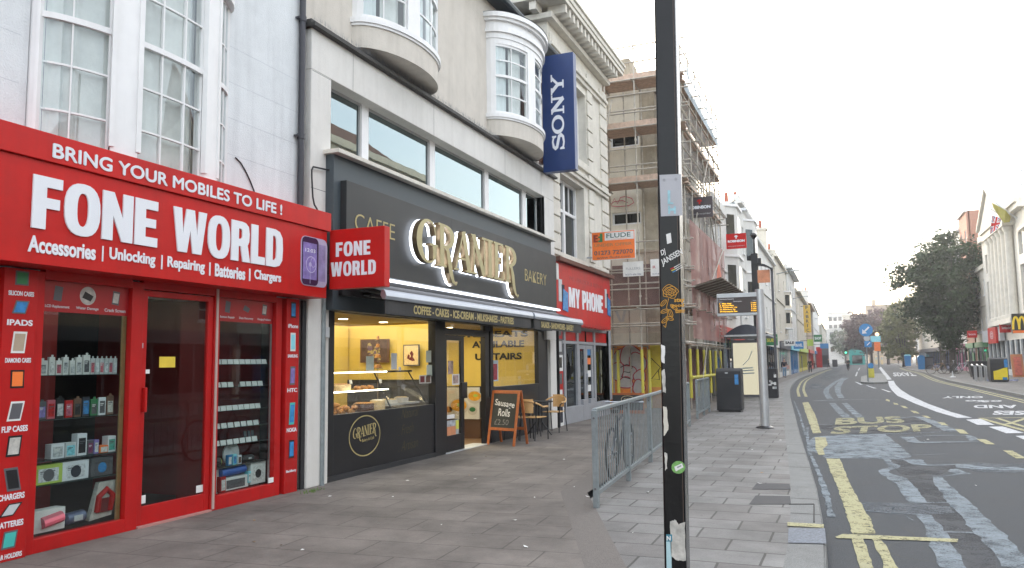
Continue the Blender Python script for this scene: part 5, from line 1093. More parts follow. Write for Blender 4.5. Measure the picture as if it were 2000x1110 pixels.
# notices stuck on the glass
for x0, y0, x1, y1, lb in ((715,696,730,724,'white notice on the bakery window left of the centre'),(764,690,775,722,'tall grey notice on the bakery window'),(832,685,842,708,'pale notice high at the right edge of bakery window'),(833,713,845,735,'pale notice low at the right edge of bakery window')):
    t = decal('notice', x0, y0, x1, y1, K['lgrey'] if 'grey' in lb else M('pale_notice', (.5,.55,.45), .6), None, XS2-.044); tag(t, lb, 'notice')
t = thing('poster', 'pair of small dark food pictures in the bakery window corner', 'poster', (XS2-.04, 11.9, 1.2)); decal('sheet', 819, 733, 842, 749, K['papert'], t, XS2-.044); decal('picture', 821, 735, 829, 747, K['darkred'], t, XS2-.041); decal('picture', 832, 735, 840, 747, K['brown'], t, XS2-.041)
t = thing('poster', 'strawberry dessert poster at the left edge of the far bakery window', 'poster', (XS2-.04, 14.8, 1.3)); decal('sheet', 960, 704, 973, 745, M('pale_blue_paper', (.45,.55,.6), .5), t, XS2-.044); decal('picture', 962, 711, 971, 742, M('berry', (.35,.03,.05), .5, var=.6, vs=20), t, XS2-.041)
# lettering on the end wall
t = thing('wall_lettering', 'black words MORE SEATS AVAILABLE UPSTAIRS painted on yellow end wall', 'lettering', (-7.8, 18.09, 1.5)); YE = 18.085
for s_, x0, x1, yb, yt in (('MORE SEATS',868,1031,660,648),('AVAILABLE',922,1024,680,667),('UPSTAIRS',928,1019,704,691)):
    ytext(s_, x0, yb, x1, yb-2, yt, YE, .002, bold=.04).build('lettering', K['black'], t, recalc=False)
# display counter seen through the glass
dc = thing('display_counter', 'long glass cake counter with two lit shelves behind the bakery window', 'display counter', (-7.0, 10.8, 0))
XD = -6.60
MB().box(-7.35, XD, 9.25, 12.3, 0, .84).build('base', K['blackm'], dc, bevel=.005)
m = MB(); m.box(-7.3, XD-.02, 9.25, 11.0, 1.17, 1.18); m.box(-7.3, XD-.02, 9.25, 11.0, 1.44, 1.45); m.build('glass_shelf', K['gbak'], dc)
m = MB(); m.box(XD-.03, XD-.015, 9.25, 10.95, 1.165, 1.183); m.box(XD-.03, XD-.015, 9.25, 10.9, 1.44, 1.458); m.build('light_bar', K['strip_l'], dc)
m = MB(); m.poly([(XD-.012,9.25,.84),(XD-.012,11.0,.84),(XD-.012,11.0,1.5),(XD-.012,9.25,1.5)]); m.poly([(XD,11.05,.84),(XD,12.2,.84),(-6.95,12.1,1.42),(-6.95,11.1,1.42)]); m.build('glass_front', K['gbak'], dc, recalc=False)
m = MB(); m.path([(XD,11.02,.84),(-6.95,11.05,1.44),(-7.3,11.05,1.44)], .012, 6); m.path([(XD,12.22,.84),(-6.95,12.15,1.44),(-7.3,12.15,1.44)], .012, 6); m.box(-7.32,-6.9,11.0,12.2,1.43,1.46); m.build('frame', K['blackm'], dc)
MB().box(-7.25,-6.7,11.1,12.1,.9,.93).build('tray', K['lgrey'], dc)
def cake(lab, x, y, z, r_, h, mt, mt2=None, name='cake', cat='cake', grp=None):
    t = thing(name, lab, cat, (x,y,z), grp); MB().lathe((x,y,z), [(r_,0),(r_,h*.9),(r_*.94,h)], 20).build('sponge', K[mt], t); MB().lathe((x,y,z+h), [(r_*.9,0),(r_*.7,.012)], 18).build('topping', K[mt2 or mt], t); return t
def croissant(x, y, z, a, s_, lab, grp, name='croissant'):
    P = []; W_ = []
    for i in range(9):
        u = -1+2*i/8; P.append((x+math.cos(a)*u*s_ - math.sin(a)*(-.35*u*u)*s_, y+math.sin(a)*u*s_ + math.cos(a)*(-.35*u*u)*s_, z+s_*.35)); W_.append(s_*(.42*(1-u*u)+.08)*(1+.08*(i%2)))
    return tag(MB().path(P, W_, 10).build(name, K['pastry'], smooth=True), lab, name, grp)
for i in range(22):
    croissant(-6.72-.13*(i%3)+random.uniform(-.02,.02), 9.32+.085*(i//2)+random.uniform(-.02,.02), .845+.05*(i%2)+(.06 if i in (4,7,9) else 0), random.uniform(0,3), .085, 'golden croissant in the pile on the bakery counter bottom', 'croissants piled behind the bakery window')
for i in range(5): croissant(-6.75-.08*(i%2), 9.3+.075*i, 1.185, random.uniform(0,3), .055, 'small orange pastry on the middle shelf at the left', 'small pastries on the middle shelf', 'pastry')
cake('golden topped layer cake on the middle counter shelf', -6.85, 9.95, 1.185, .17, .09, 'pastryl', 'pastry')
for i in range(6): croissant(-6.75-.1*(i%2), 10.3+.09*i, 1.185, random.uniform(0,3), .07, 'pale pastry heaped at the right of the middle shelf', 'pale pastries on the middle shelf', 'pastry')
cake('brown chocolate cake low in the cake counter', -6.85, 10.6, .85, .16, .12, 'choc', 'pastry'); cake('white cream cake beside the chocolate cake', -6.8, 10.92, .85, .12, .15, 'pastryl', 'paper'); cake('flat pale tart at the left of the chilled cabinet', -6.85, 11.35, .93, .14, .06, 'paper', 'pastryl'); cake('white meringue in the chilled cabinet', -6.85, 11.75, .93, .12, .08, 'paper', 'pastryl')
for i, (y, z) in enumerate(((10.02,1.28),(10.85,1.27),(11.45,1.46))): tag(MB().obox((-6.72,y,z),(0,.07,0),(-.01,0,.06),(.004,0,0)).build('price_tag', K['paper']), 'small white price tag %s' % ('on the golden cake','by the pale pastries','on top of the chilled cabinet')[i], 'price tag')
t = thing('cake_stand', 'tall tiered stand of pastries glowing in front of the dark poster', 'cake stand', (-7.6, 11.5, 1.0)); P_ = [(PY(738,y_,11.5)) for y_ in (720,700,680,665)]
x_ = P_[0].x; MB().tube((x_,11.5,.85),(x_,11.5,P_[3].z+.05),.008,6).build('stem', K['brass'], t)
for k, p_ in enumerate(P_): MB().lathe((x_,11.5,p_.z), [(.09-.015*k,0),(.09-.015*k,.01)], 16).build('plate', K['brass'], t); MB().lathe((x_,11.5,p_.z+.011), [(.07-.015*k,0),(.05-.01*k,.05),(.02,.06)], 10).build('pastry', K['pastry'], t)
# soup poster board inside the doorway
t = thing('poster_board', 'large white board with two bowls of orange soup inside the bakery doorway', 'poster board', (-7.6, 15.2, 0)); Yb = 15.2
a, b = PY(866,818,Yb), PY(936,757,Yb); MB().box(a.x, b.x, Yb, Yb+.03, a.z, b.z).build('board', K['paper'], t); MB().box(a.x,b.x,Yb+.05,Yb+.4,0,a.z).build('base', K['brown'], t)
def disc(cx_, cy_, rx, ry, mat, k, parent, nm): 
    c_ = PY(cx_,cy_,Yb); e = PY(cx_+rx,cy_,Yb).x-c_.x; f_ = c_.z-PY(cx_,cy_+ry,Yb).z
    return MB().prism(arcpts(0,0,e,f_,0,360,26)[:-1], (c_.x,Yb-.002*k,c_.z), (1,0,0), (0,0,1), (0,-.002,0)).build(nm, mat, parent)
for cx_, cy_, rx in ((896,791,19),(927,773,15)):
    bo = disc(cx_, cy_+3, rx, rx*.85, M('bowl_white', (.6,.58,.55), .4), 1, t, 'bowl_picture'); disc(cx_, cy_+1, rx*.82, rx*.62, K['soup'], 2, bo, 'soup_picture'); disc(cx_+2, cy_, rx*.3, rx*.2, K['lime'], 3, bo, 'garnish_picture')
bo = disc(923, 802, 9, 9, M('bowl_white2', (.6,.58,.55), .4), 2, t, 'bowl_picture'); disc(923, 800, 6, 4.5, K['green'], 3, bo, 'herb_picture'); disc(876,800,8,6,K['pastry'],1,t,'bread_picture')
# small white meter box on the pier
a = PX(634,651,XB); tag(MB().box(XB, XB+.04, a.y-.06, a.y+.06, a.z-.06, a.z+.08).build('alarm_box', K['lgrey'], bevel=.005), 'small grey box on the cream pier between the two shops', 'alarm box')
# grey conduit on the pier
tag(MB().tube((XB+.02, 8.82, 0), (XB+.02, 8.82, 3.2), .03, 8).build('conduit', K['galv']), 'thin grey conduit running down the cream pier', 'conduit')
tag(MB().box(XB-.06, XB-.03, 8.44, 8.515, 0, 2.4).build('gap_board', K['blackm']), 'narrow dark board filling the gap beside the cream pier', 'board')
# ------------------------------------------------------------------ foreground furniture
# black square post
def pole_pt(x, y, Y): return PY(x, y, Y)
LEAN = .0135
def lx(z): return LEAN*z
bp_ = thing('street_post', 'tall black square steel post with stickers and torn paper in the foreground', 'post', (-1.05, 5.37, 0))
PX0, PX1, PYF = -1.128, -.985, 5.30
def sbox(mb, x0, x1, y0, y1, z0, z1, mi=0):
    v = [(x0+lx(z0),y0,z0),(x1+lx(z0),y0,z0),(x1+lx(z0),y1,z0),(x0+lx(z0),y1,z0),(x0+lx(z1),y0,z1),(x1+lx(z1),y0,z1),(x1+lx(z1),y1,z1),(x0+lx(z1),y1,z1)]
    return mb.add(v, [(0,3,2,1),(4,5,6,7),(0,1,5,4),(1,2,6,5),(2,3,7,6),(3,0,4,7)], mi)
m = MB(); sbox(m, PX0, PX1, PYF, PYF+.14, 0, 6); m.build('shaft', M('gloss_black_post', (.003,.003,.004), .3, spec=.35, var=.3, wear=.0, bump=.06, bs=30, grime=.12, streak_col=(.05,.05,.05)), bp_, bevel=.012)
m = MB(); sbox(m, PX1-.013, PX1-.0095, PYF-.0015, PYF+.0, .3, 5.5); m.build('worn_edge', M('edge_rust', (.09,.06,.045), .6, wear=.6), bp_)
m = MB(); sbox(m, PX1+.0, PX1+.0015, PYF+.012, PYF+.128, 0, 5.9); m.build('sky_lit_side_skin', M('sky_sheen_grey', (.10,.10,.10), .25), bp_)  # sky reflection on the black post's right side, painted as a grey skin
def onpole(name, pts, mat, d=.002, k=0, parent=None):
    P = [PY(x, y, PYF-.001-k*.0012) for x, y in pts]; Q = [p + Vector((0,-.001,0)) for p in P]; n = len(P)
    return MB().add(P+Q, [list(range(n)), [n+i for i in range(n)][::-1]] + [[i,(i+1)%n,n+(i+1)%n,n+i] for i in range(n)]).build(name, mat, parent)
t = thing('blank_plate', 'pale grey plate with faint cyan marks wrapped round the black post', 'plate', PY(1309,422,PYF-.01))
onp = lambda n_, b, mt, k=2, par=None: onpole(n_, [(b[0],b[1]),(b[2],b[1]),(b[2],b[3]),(b[0],b[3])], mt, k=k, parent=par)
onpole('plate', [(1288,342),(1330,340),(1333,421),(1291,423)], M('plate_grey', (.42,.43,.46), .55, grime=.15, var=.06), k=2, parent=t)
cm = M('faded_cyan', (.30,.52,.58), .6, var=.25, vs=25)
onpole('marking', [(1304,372),(1309,372),(1309,395),(1315,396),(1315,399),(1304,399)], cm, k=4, parent=t); onpole('marking', [(1305,402),(1309,402),(1309,407),(1316,407),(1316,403),(1320,403),(1320,418),(1316,418),(1316,412),(1309,412),(1309,418),(1305,418)], cm, k=4, parent=t)
for x, y in ((1297,352),(1320,350)): onpole('screw', [(x+3*math.cos(a*.785), y+3*math.sin(a*.785)) for a in range(8)], K['grey'], k=4, parent=t)
def st(lab, pts, mat, k=2, name='sticker'): o = onpole(name, pts, mat, k=k); return tag(o, lab, name)
st('small white sticker on the black post below the grey plate', [(1301,458),(1310,455),(1312,474),(1303,477)], K['paper'])
t = thing('sticker', 'white scrawled name sticker DJ JANSSEN slanting up the black post', 'sticker', PY(1312,520,PYF-.004))
def ptext(s_, ox, oy, ux, uy, vx, vy, mat, par, bold=.02, k=3):
    o_, u_, v_ = PY(ox,oy,PYF-.001-k*.0012), PY(ux,uy,PYF-.001-k*.0012), PY(vx,vy,PYF-.001-k*.0012); return text_mb(s_, o_, u_-o_, v_-o_, (0,-.001,0), bold=bold).build('lettering', mat, par, recalc=False)
ptext('DJ', 1293, 503, 1301, 498, 1290, 490, K['paper'], t); ptext('JANSSEN', 1295, 522, 1335, 499, 1290, 508, K['paper'], t)
for k_, (a0, a1, mt) in enumerate((((1309,525),(1329,516),'redf'),((1311,528),(1331,519),'yellow'),((1313,531),(1333,522),'blues'))):
    (ax_, ay_), (bx_, by_) = a0, a1; onpole('pencil', [(ax_,ay_),(ax_+7,ay_-3),(ax_+8,ay_-1.4),(ax_+1,ay_+1.8)], K[mt], k=3, parent=t); onpole('pencil_line', [(ax_+7,ay_-3),(bx_,by_-1),(bx_,by_),(ax_+8,ay_-1.8)], K['paper'], k=3, parent=t)
og = M('orange_line', (.62,.30,.02), .5)
t = thing('rose_drawing', 'thin orange line drawing of a rose on the black post', 'drawing', PY(1308,635,PYF-.004))
m = MB(); Yk = PYF-.004
def pl(pts, w_=1.1, closed=False):
    P = [PY(x,y,Yk) for x,y in pts]; m.strip([(p.x,p.z) for p in P], w_*.0034, (0,Yk,0), (1,0,0), (0,0,1), (0,-.0008,0))
for r_ in (15,12,9,6,3): pl([(1309+r_*math.cos(a*.35)*(1+.12*math.sin(a*1.7+r_)), 570+r_*.85*math.sin(a*.35)*(1+.15*math.cos(a*1.3+r_))) for a in range(19)])
pl([(1306,583),(1302,600),(1304,615),(1300,640)]); pl([(1300,640),(1296,636)])
for lx_, ly_, a in ((1296,592,2.3),(1298,608,2.8),(1316,600,.6),(1308,622,.3),(1299,626,2.5),(1310,612,1.2)):
    P = []
    for k_ in range(13):
        u = k_/12*2*math.pi; ex, ey = 8*math.cos(u), 3.4*math.sin(u)*(1 if math.cos(u) > -2 else 0); P.append((lx_+ex*math.cos(a)-ey*math.sin(a), ly_+ex*math.sin(a)+ey*math.cos(a)))
    pl(P); pl([(lx_-8*math.cos(a),ly_-8*math.sin(a)),(lx_+8*math.cos(a),ly_+8*math.sin(a))], .8)
m.build('line_art', og, t, recalc=False)
t = thing('sticker', 'orange blackletter words stay good tomorrow beside the rose', 'sticker', PY(1325,600,PYF-.004))
ptext('stay', 1317, 593, 1337, 592, 1317, 583, og, t, .03); ptext('good', 1311, 602, 1336, 601, 1311, 594, og, t, .03); ptext('tomo', 1319, 612, 1337, 611, 1319, 604, og, t, .03)
def torn(lab, pts, mat, j=1.0, k=2):
    o = []
    for i in range(len(pts)):
        a, b = pts[i], pts[(i+1)%len(pts)]; n = 6
        for q in range(n): o.append((a[0]+(b[0]-a[0])*q/n+random.uniform(-j,j), a[1]+(b[1]-a[1])*q/n+random.uniform(-j,j)))
    return st(lab, o, mat, k, 'torn_paper')
torn('torn white paper strip on the left edge of the black post, highest one', [(1291,673),(1299,676),(1298,710),(1292,708)], K['paper'], .6); torn('grey torn paper scrap below the highest strip on the post edge', [(1292,724),(1298,722),(1301,768),(1295,766)], K['papert'])
torn('cream torn paper on the left edge of the post at mid height', [(1295,794),(1302,795),(1306,838),(1297,852)], M('cream_paper', (.6,.58,.5), .7, var=.1, vs=20), .8); torn('small black and white torn scrap beside the green sticker', [(1298,884),(1303,886),(1303,915),(1299,920)], K['papert'], .8)
torn('large torn grey paper remnant near the foot of the black post', [(1308,1019),(1318,1016),(1326,1024),(1338,1020),(1339,1096),(1322,1095),(1311,1085)], K['papert'], 1.2)
t = thing('sticker', 'round green sticker with a pale code label on the black post', 'sticker', PY(1325,925,PYF-.004)); onpole('disc', [(1325+13.5*math.cos(a*.3), 913+12.5*math.sin(a*.3)) for a in range(21)], M('sticker_green', (.16,.36,.10), .5, var=.3, vs=60), k=2, parent=t); onpole('label', [(1317,912),(1332,905),(1335,913),(1320,921)], K['paper'], k=3, parent=t); onpole('print', [(1322,912),(1330,908.5),(1331,911),(1323,915)], K['grey'], k=4, parent=t)
t = thing('sticker', 'pale blue sticker with a dark letter N low on the left edge', 'sticker', PY(1306,1108,PYF-.004)); onpole('strip', [(1301,1044),(1311,1044),(1312,1112),(1302,1112)], M('pale_cyan', (.42,.62,.66), .5), k=2, parent=t); onpole('band', [(1301,1044),(1313,1044),(1313,1058),(1301,1058)], M('teal_band', (.05,.22,.3), .5), k=3, parent=t); ptext('N', 1302, 1056, 1310, 1056, 1302, 1047, K['paper'], t, .04, 4)
# pedestrian guard rails
def railing(lab, pts, H=1.04, grp='guard rails along the footway'):
    t = thing('guard_rail', lab, 'guard rail', (*pts[0], 0), grp)
    for p in pts:
        m = MB(); m.box(p[0]-.03, p[0]+.03, p[1]-.03, p[1]+.03, 0, H-.005); o = m.build('post', K['galv'], t, bevel=.006)
    for a, b in zip(pts, pts[1:]):
        A_, B_ = Vector((*a,0)), Vector((*b,0)); d = (B_-A_); L = d.length; d.normalize(); n = Vector((-d.y,d.x,0))*.02
        m = MB(); m.obox(A_+Vector((0,0,H-.03))-n*1.2, d*L, n*2.4, (0,0,.045)); m.build('top_rail', K['galv'], t, bevel=.008)
        m = MB(); m.obox(A_+d*.03+Vector((0,0,.13))-n, d*(L-.06), n*2, (0,0,.04)); m.build('bottom_rail', K['galv'], t)
        m = MB(); k = int(L/.12)
        for i in range(1, k): p = A_+d*(L*i/k); m.tube(p+Vector((0,0,.15)), p+Vector((0,0,H-.03)), .0065, 6)
        m.build('bars', K['galv'], t)
        if a is not pts[0] or True:
            m = MB()
            for z in (.2, .95): m.lathe((a[0], a[1]-.031, z), [(.012,0),(.012,-.006)], 8, ax=(0,1,0))
            m.build('bolt', K['greyd'], t)
railing('near galvanised guard rail starting left of the black post', [(-2.49,8.39),(-2.64,10.4),(-2.79,12.4),(-2.94,14.4),(-3.1,16.4),(-3.25,18.0),(-3.4,19.4)])
railing('far galvanised guard rail ending at the black bin', [(-3.62,21.9),(-3.68,23.4),(-3.75,24.9)])
# stickers on the railing mesh: bike parked behind it
def bicycle(name, lab, loc, rot, s_=1.0, mat='greyd', grp=None, fmat=None):
    t = thing(name, lab, 'bicycle', loc, grp); O = Vector(loc); ca, sa = math.cos(rot), math.sin(rot)
    def P(u, z, v=0): return O + Vector((ca*u - sa*v, sa*u + ca*v, z))*s_
    axd = Vector((-sa, ca, 0))
    for u, nm in ((-.52,'wheel'),(.52,'wheel')):
        m = MB(); q = [P(u+.33*math.cos(k/24*6.2832), .34+.33*math.sin(k/24*6.2832)) for k in range(25)]; m.path(q, .018*s_, 6); wl = m.build('wheel', K['rubber'], t, smooth=True)
        m = MB()
        for k in range(10): m.tube(P(u,.34), P(u+.31*math.cos(k*.628), .34+.31*math.sin(k*.628)), .003, 3)
        m.build('spokes', K['silver'], wl)
    m = MB(); bbx, seat, head, rw_, fw = P(-.08,.3), P(-.22,.82), P(.32,.82), P(-.52,.34), P(.52,.34)
    for a, b in ((bbx,seat),(bbx,head),(P(-.2,.74),head),(rw_,bbx),(rw_,P(-.2,.74)),(P(.34,.74),fw)): m.tube(a, b, .016*s_, 6)
    m.build('frame', K[fmat or mat], t)
    m = MB(); m.tube(P(.32,.8), P(.3,.98), .013*s_, 6); m.tube(P(.3,.98,-.28), P(.3,.98,.28), .012*s_, 6); m.build('handlebar', K['silver'], t)
    m = MB(); m.obox(P(-.36,.86,-.06), P(.24,0,.02)-P(0,0,0)*1 if False else (P(-.1,.88,-.02)-P(-.36,.88,-.06)), axd*.1*s_, (0,0,.05*s_)); m.build('saddle', K['blackm'], t)
    m = MB(); m.lathe(P(-.08,.3), [(.09*s_,-.005),(.09*s_,.005)], 12, ax=axd); m.tube(P(-.08,.3,.08), P(.04,.2,.08), .01, 5); m.build('crank', K['greyd'], t)
    return t
bicycle('bicycle', 'dark bicycle locked behind the near guard rail by the shop side', (-2.88, 10.95, 0), R(92), 1.0, 'black', fmat='navy')
# A-board
t = thing('menu_board', 'wooden framed chalkboard A-board reading Sausage Rolls outside the bakery', 'A-board', (-6.05, 14.35, 0))
fl, frr, bl_, br_ = Vector((-6.40,14.22,0)), Vector((-5.72,13.98,0)), Vector((-6.33,14.72,0)), Vector((-5.64,14.48,0)); HB = 1.03
up_f = Vector((.06,.165,HB)); 
def frame_board(a, b, up, par, mat):
    u = (b-a); L = u.length; ud = u.normalized(); n = ud.cross(up.normalized()).normalized()*-.022; H_ = up.length; vd = up.normalized()
    m = MB()
    w_ = .055
    m.obox(a, ud*w_, up, n); m.obox(b-ud*w_, ud*w_, up, n); m.obox(a+ud*w_+up-vd*w_, ud*(L-2*w_), vd*w_, n); m.obox(a+ud*w_+vd*.28, ud*(L-2*w_), vd*w_, n)
    return m.build('frame', mat, par, bevel=.004), (ud, vd, n, L, H_, w_)
fr_, (ud, vd, nn_, LL, HH, ww) = frame_board(fl, frr, up_f, t, K['oak'])
br2, _ = frame_board(bl_, br_, Vector((.0,-.30,HB)), t, K['oak'])
bo_ = MB().obox(fl+ud*ww+vd*(.28+ww)+nn_*.3, ud*(LL-2*ww), vd*(HH-.28-2*ww), nn_*.3).build('chalkboard', K['slateb'], t)
fn = nn_.normalized(); side = 1 if fn.y < 0 else -1
Of = fl+ud*ww+vd*(.28+ww) + (nn_*.62 if fn.y < 0 else nn_*.28)
bw_, bh_ = LL-2*ww, HH-.28-2*ww
def ch(s_, u0, v0, uw, vh, mt, rot=0, shear=.1, bold=.012): 
    e = -fn*.001 if fn.y > 0 else fn*.001
    text_mb(s_, Of+e+ud*bw_*u0+vd*bh_*v0, ud*bw_*uw+vd*bh_*rot, vd*bh_*vh, e, bold=bold, shear=shear).build('lettering', K[mt], t, recalc=False)
ch('Sausage', .08, .60, .84, .24, 'chalk', -.08); ch('Rolls', .26, .34, .5, .22, 'chalk', -.02); ch('£2.50', .14, .08, .6, .16, 'chalkd', 0, .05, 0)
# cafe table and chairs
tb = thing('cafe_table', 'small round dark cafe table between the wicker chairs', 'table', (-6.1,15.9,0)); tc = Vector((-6.05,16.2,0))
MB().lathe(tc, [(.30,.715),(.31,.72),(.31,.735),(.30,.74)], 28).build('top', K['blackm'], tb)
m = MB()
for k in range(4): a = k*1.57+.5; m.path([tc+Vector((math.cos(a)*.05,math.sin(a)*.05,.71)), tc+Vector((math.cos(a)*.06,math.sin(a)*.06,.3)), tc+Vector((math.cos(a)*.27,math.sin(a)*.27,.01))], .013, 6)
m.build('leg_frame', K['blackm'], tb)
def cafe_chair(loc, rot, lab):
    t = thing('cafe_chair', lab, 'chair', loc, 'chairs outside the bakery'); O = Vector(loc); c_, s_ = math.cos(rot), math.sin(rot)
    P = lambda u, v, z: O + Vector((c_*u - s_*v, s_*u + c_*v, z))      # u forward, v left
    m = MB(); m.add([P(.22,-.2,.445),P(.22,.2,.445),P(-.2,.17,.445),P(-.2,-.17,.445),P(.22,-.2,.465),P(.22,.2,.465),P(-.2,.17,.465),P(-.2,-.17,.465)], [(0,1,2,3),(4,5,6,7),(0,1,5,4),(1,2,6,5),(2,3,7,6),(3,0,4,7)]); m.build('seat', K['beech'], t, bevel=.008)
    for sg_ in (1, -1):
        m = MB(); m.path([P(.22,.21*sg_,0),P(.2,.21*sg_,.44),P(.18,.23*sg_,.62),P(.05,.25*sg_,.66)], .012, 7); m.build('leg', K['blackm'], t, smooth=True)
        m = MB(); m.path([P(-.28,.19*sg_,0),P(-.2,.18*sg_,.44),P(-.24,.18*sg_,.78)], .012, 7); m.build('leg', K['blackm'], t, smooth=True)
    m = MB(); q = [P(.16,.25,.67)] + [P(-.05-.24*math.sin(R(a)), .25*math.cos(R(a)), .67+.12*math.sin(R(a))) for a in range(0,181,15)] + [P(.16,-.25,.67)]; m.path(q, .018, 8); m.build('armrest', K['beech'], t, smooth=True)
    m = MB(); 
    for k in range(6):
        a0, a1 = 55+k*70/6, 55+(k+1)*70/6; A_ = [P(-.05-.23*math.sin(R(a)), .24*math.cos(R(a)), z) for z in (.55,.83) for a in (a0, a1)]; m.poly([A_[0],A_[1],A_[3],A_[2]]); B_ = [p+Vector((.0,.008,0)) for p in A_]; m.poly([B_[0],B_[1],B_[3],B_[2]])
    m.build('backrest', K['beech'], t)
    return t
c1 = cafe_chair((-5.85,15.35,0), R(80), 'light wood chair tucked right behind the A-board'); c2 = cafe_chair((-6.05,17.2,0), R(-95), 'light wood chair facing us at the far side of the cafe table')
dup(c1, (-6.15,15.3,0), 'light wood chair mostly hidden behind the chalkboard, nearest the wall')
# black solar bin
def bin_(lab, xc, y0, w_, d_, h, panel=None, cat='litter bin'):
    t = thing('litter_bin', lab, cat, (xc, y0+d_/2, 0)); x0, x1 = xc-w_/2, xc+w_/2
    prof = [(0,.0),(d_,.0),(d_,h*.93),(d_*.75,h),(d_*.2,h),(0,h*.94)]
    MB().prism(prof, (x0,y0,.05), (0,1,0), (0,0,1), (w_,0,0)).build('body', K['charc'], t, bevel=.02); MB().box(x0+.04,x1-.04,y0+.04,y0+d_-.04,0,.05).build('plinth', K['black'], t)
    MB().box(x0+.03,x1-.03,y0-.006,y0,.12,h*.82).build('front_door', M('bin_front', (.016,.017,.02), .45, grime=.2, streak_col=(.09,.09,.09)), t, bevel=.003)
    return t
b1 = bin_('large charcoal litter bin with a blue strip at the end of guard rail', -3.17, 25.0, .74, .7, 1.27); MB().box(-2.98,-2.87,24.985,24.994,.83,1.13).build('blue_strip', K['blues'], b1); MB().box(-3.26,-3.18,24.985,24.994,1.16,1.2).build('badge', K['lgrey'], b1)
# bus information display
t = thing('bus_display', 'electronic bus times board with amber rows on a tall steel pole', 'bus display', (-1.66,19.3,0))
MB().path([(-1.66,19.3,.02),(-1.66,19.3,3.2)], .1, 20).build('pole', K['steel'], t, smooth=True); MB().lathe((-1.66,19.3,0), [(.2,0),(.2,.02),(.12,.05)], 24).build('base_collar', K['black'], t)
Yd = 19.22; a, b = PY(1401,618,Yd), PY(1481,571,Yd)
ca_ = MB().box(a.x, b.x, Yd, Yd+.16, a.z, b.z).build('housing', K['lgrey'], t, bevel=.012); w_, h_ = b.x-a.x, b.z-a.z
MB().box(a.x+w_*.02, b.x-w_*.02, Yd-.004, Yd-.001, a.z+h_*.12, b.z-h_*.18).build('screen', M('screen_brown', (.035,.022,.022), .3), t)
rows = ['1  Mile Oak','6  Downs Park','21 Goldstone Vly','25 Palmeira Sq','49 Portslade Stn']
for i, s_ in enumerate(rows):
    z = a.z+h_*(.52-.088*i); text_mb(s_, (a.x+w_*.07,Yd-.005,z), (w_*.026*len(s_),0,0), (0,0,h_*.055), bold=-.005).build('amber_text', K['disp'], t, recalc=False); text_mb('%d min' % (1+i*2), (a.x+w_*.82,Yd-.005,z), (w_*.12,0,0), (0,0,h_*.055), bold=-.005).build('amber_text', K['disp'], t, recalc=False)
text_mb('Clarence Square', (a.x+w_*.05,Yd-.005,a.z+h_*.70), (w_*.36,0,0), (0,0,h_*.085)).build('lettering', K['ledw'], t, recalc=False)
for s_, u0, u1 in (('Route',.05,.13),('Destination',.4,.6),('Time',.86,.95)): text_mb(s_, (a.x+w_*u0,Yd-.005,a.z+h_*.61), (w_*(u1-u0),0,0), (0,0,h_*.05)).build('lettering', K['ledw'], t, recalc=False)
# bus shelter
t = thing('bus_shelter', 'bus shelter with a dark domed roof and a lit cream advert panel', 'bus shelter', (-3.6,34.5,0)); YS_ = 34.5
for x in (-4.45,-4.15): MB().box(x-.05,x+.05,YS_-.05,YS_+.05,0,2.6).build('post', K['galv'], t)
MB().box(-2.98,-2.86,YS_-.06,YS_+.06,0,2.6).build('post', K['greyd'], t); MB().box(-4.5,-2.75,YS_+3.6,YS_+3.7,0,2.6).build('post', K['greyd'], t) if False else None
m = MB(); n = 14
for i in range(n):
    for (ya, yb) in ((YS_-.3, YS_+4),):
        f = lambda u: (-4.35+1.6*u, 2.68+.36*math.sin(math.pi*u))
        p, q = f(i/n), f((i+1)/n); m.add([(p[0],ya,p[1]),(q[0],ya,q[1]),(q[0],yb,q[1]),(p[0],yb,p[1]),(p[0],ya,2.62),(q[0],ya,2.62),(q[0],yb,2.62),(p[0],yb,2.62)], [(0,1,2,3),(0,1,5,4),(2,3,7,6)])
m.build('domed_roof', M('smoked_dome', (.05,.06,.08), .12), t, smooth=False); MB().box(-4.55,-2.65,YS_-.35,YS_+4.05,2.55,2.62).build('roof_edge', K['lgrey'], t)
MB().box(-4.2,-3.0,YS_-.06,YS_+.08,.05,2.4).build('advert_case', K['greyd'], t); ap = MB().box(-4.12,-3.06,YS_-.075,YS_-.061,.14,2.28).build('lit_advert', K['lampb'], t)
m = MB()
for z, w_ in ((1.0,.30),(1.12,.28),(1.22,.26)): m.strip([(-3.6-w_,z),(-3.6+w_,z+.03)], .05, (0,YS_-.077,0),(1,0,0),(0,0,1),(0,-.001,0))
m.strip([(-3.75,1.35),(-3.5,1.6),(-3.35,1.95)], .03, (0,YS_-.077,0),(1,0,0),(0,0,1),(0,-.001,0)); m.build('advert_drawing', M('advert_grey', (.30,.36,.36), .7), ap, recalc=False)
MB().box(-4.2,-4.17,YS_+.5,YS_+3.6,.3,2.3).build('glass_panel', K['gfar'], t)
for x in (-2.4,): 
    t = thing('utility_cabinet', 'narrow black street cabinet covered with stickers right of the shelter', 'cabinet', (-2.55,34.8,0)); MB().box(-2.82,-2.42,34.6,35.2,0,1.2).build('body', K['blackm'], t, bevel=.01)
    for i in range(9): q = random.uniform(-2.78,-2.52); z = random.uniform(.15,1.0); MB().box(q,q+random.uniform(.06,.13),34.592,34.598,z,z+random.uniform(.06,.14)).build('sticker', K[random.choice(['paper','papert','greyd','lgrey'])], t)
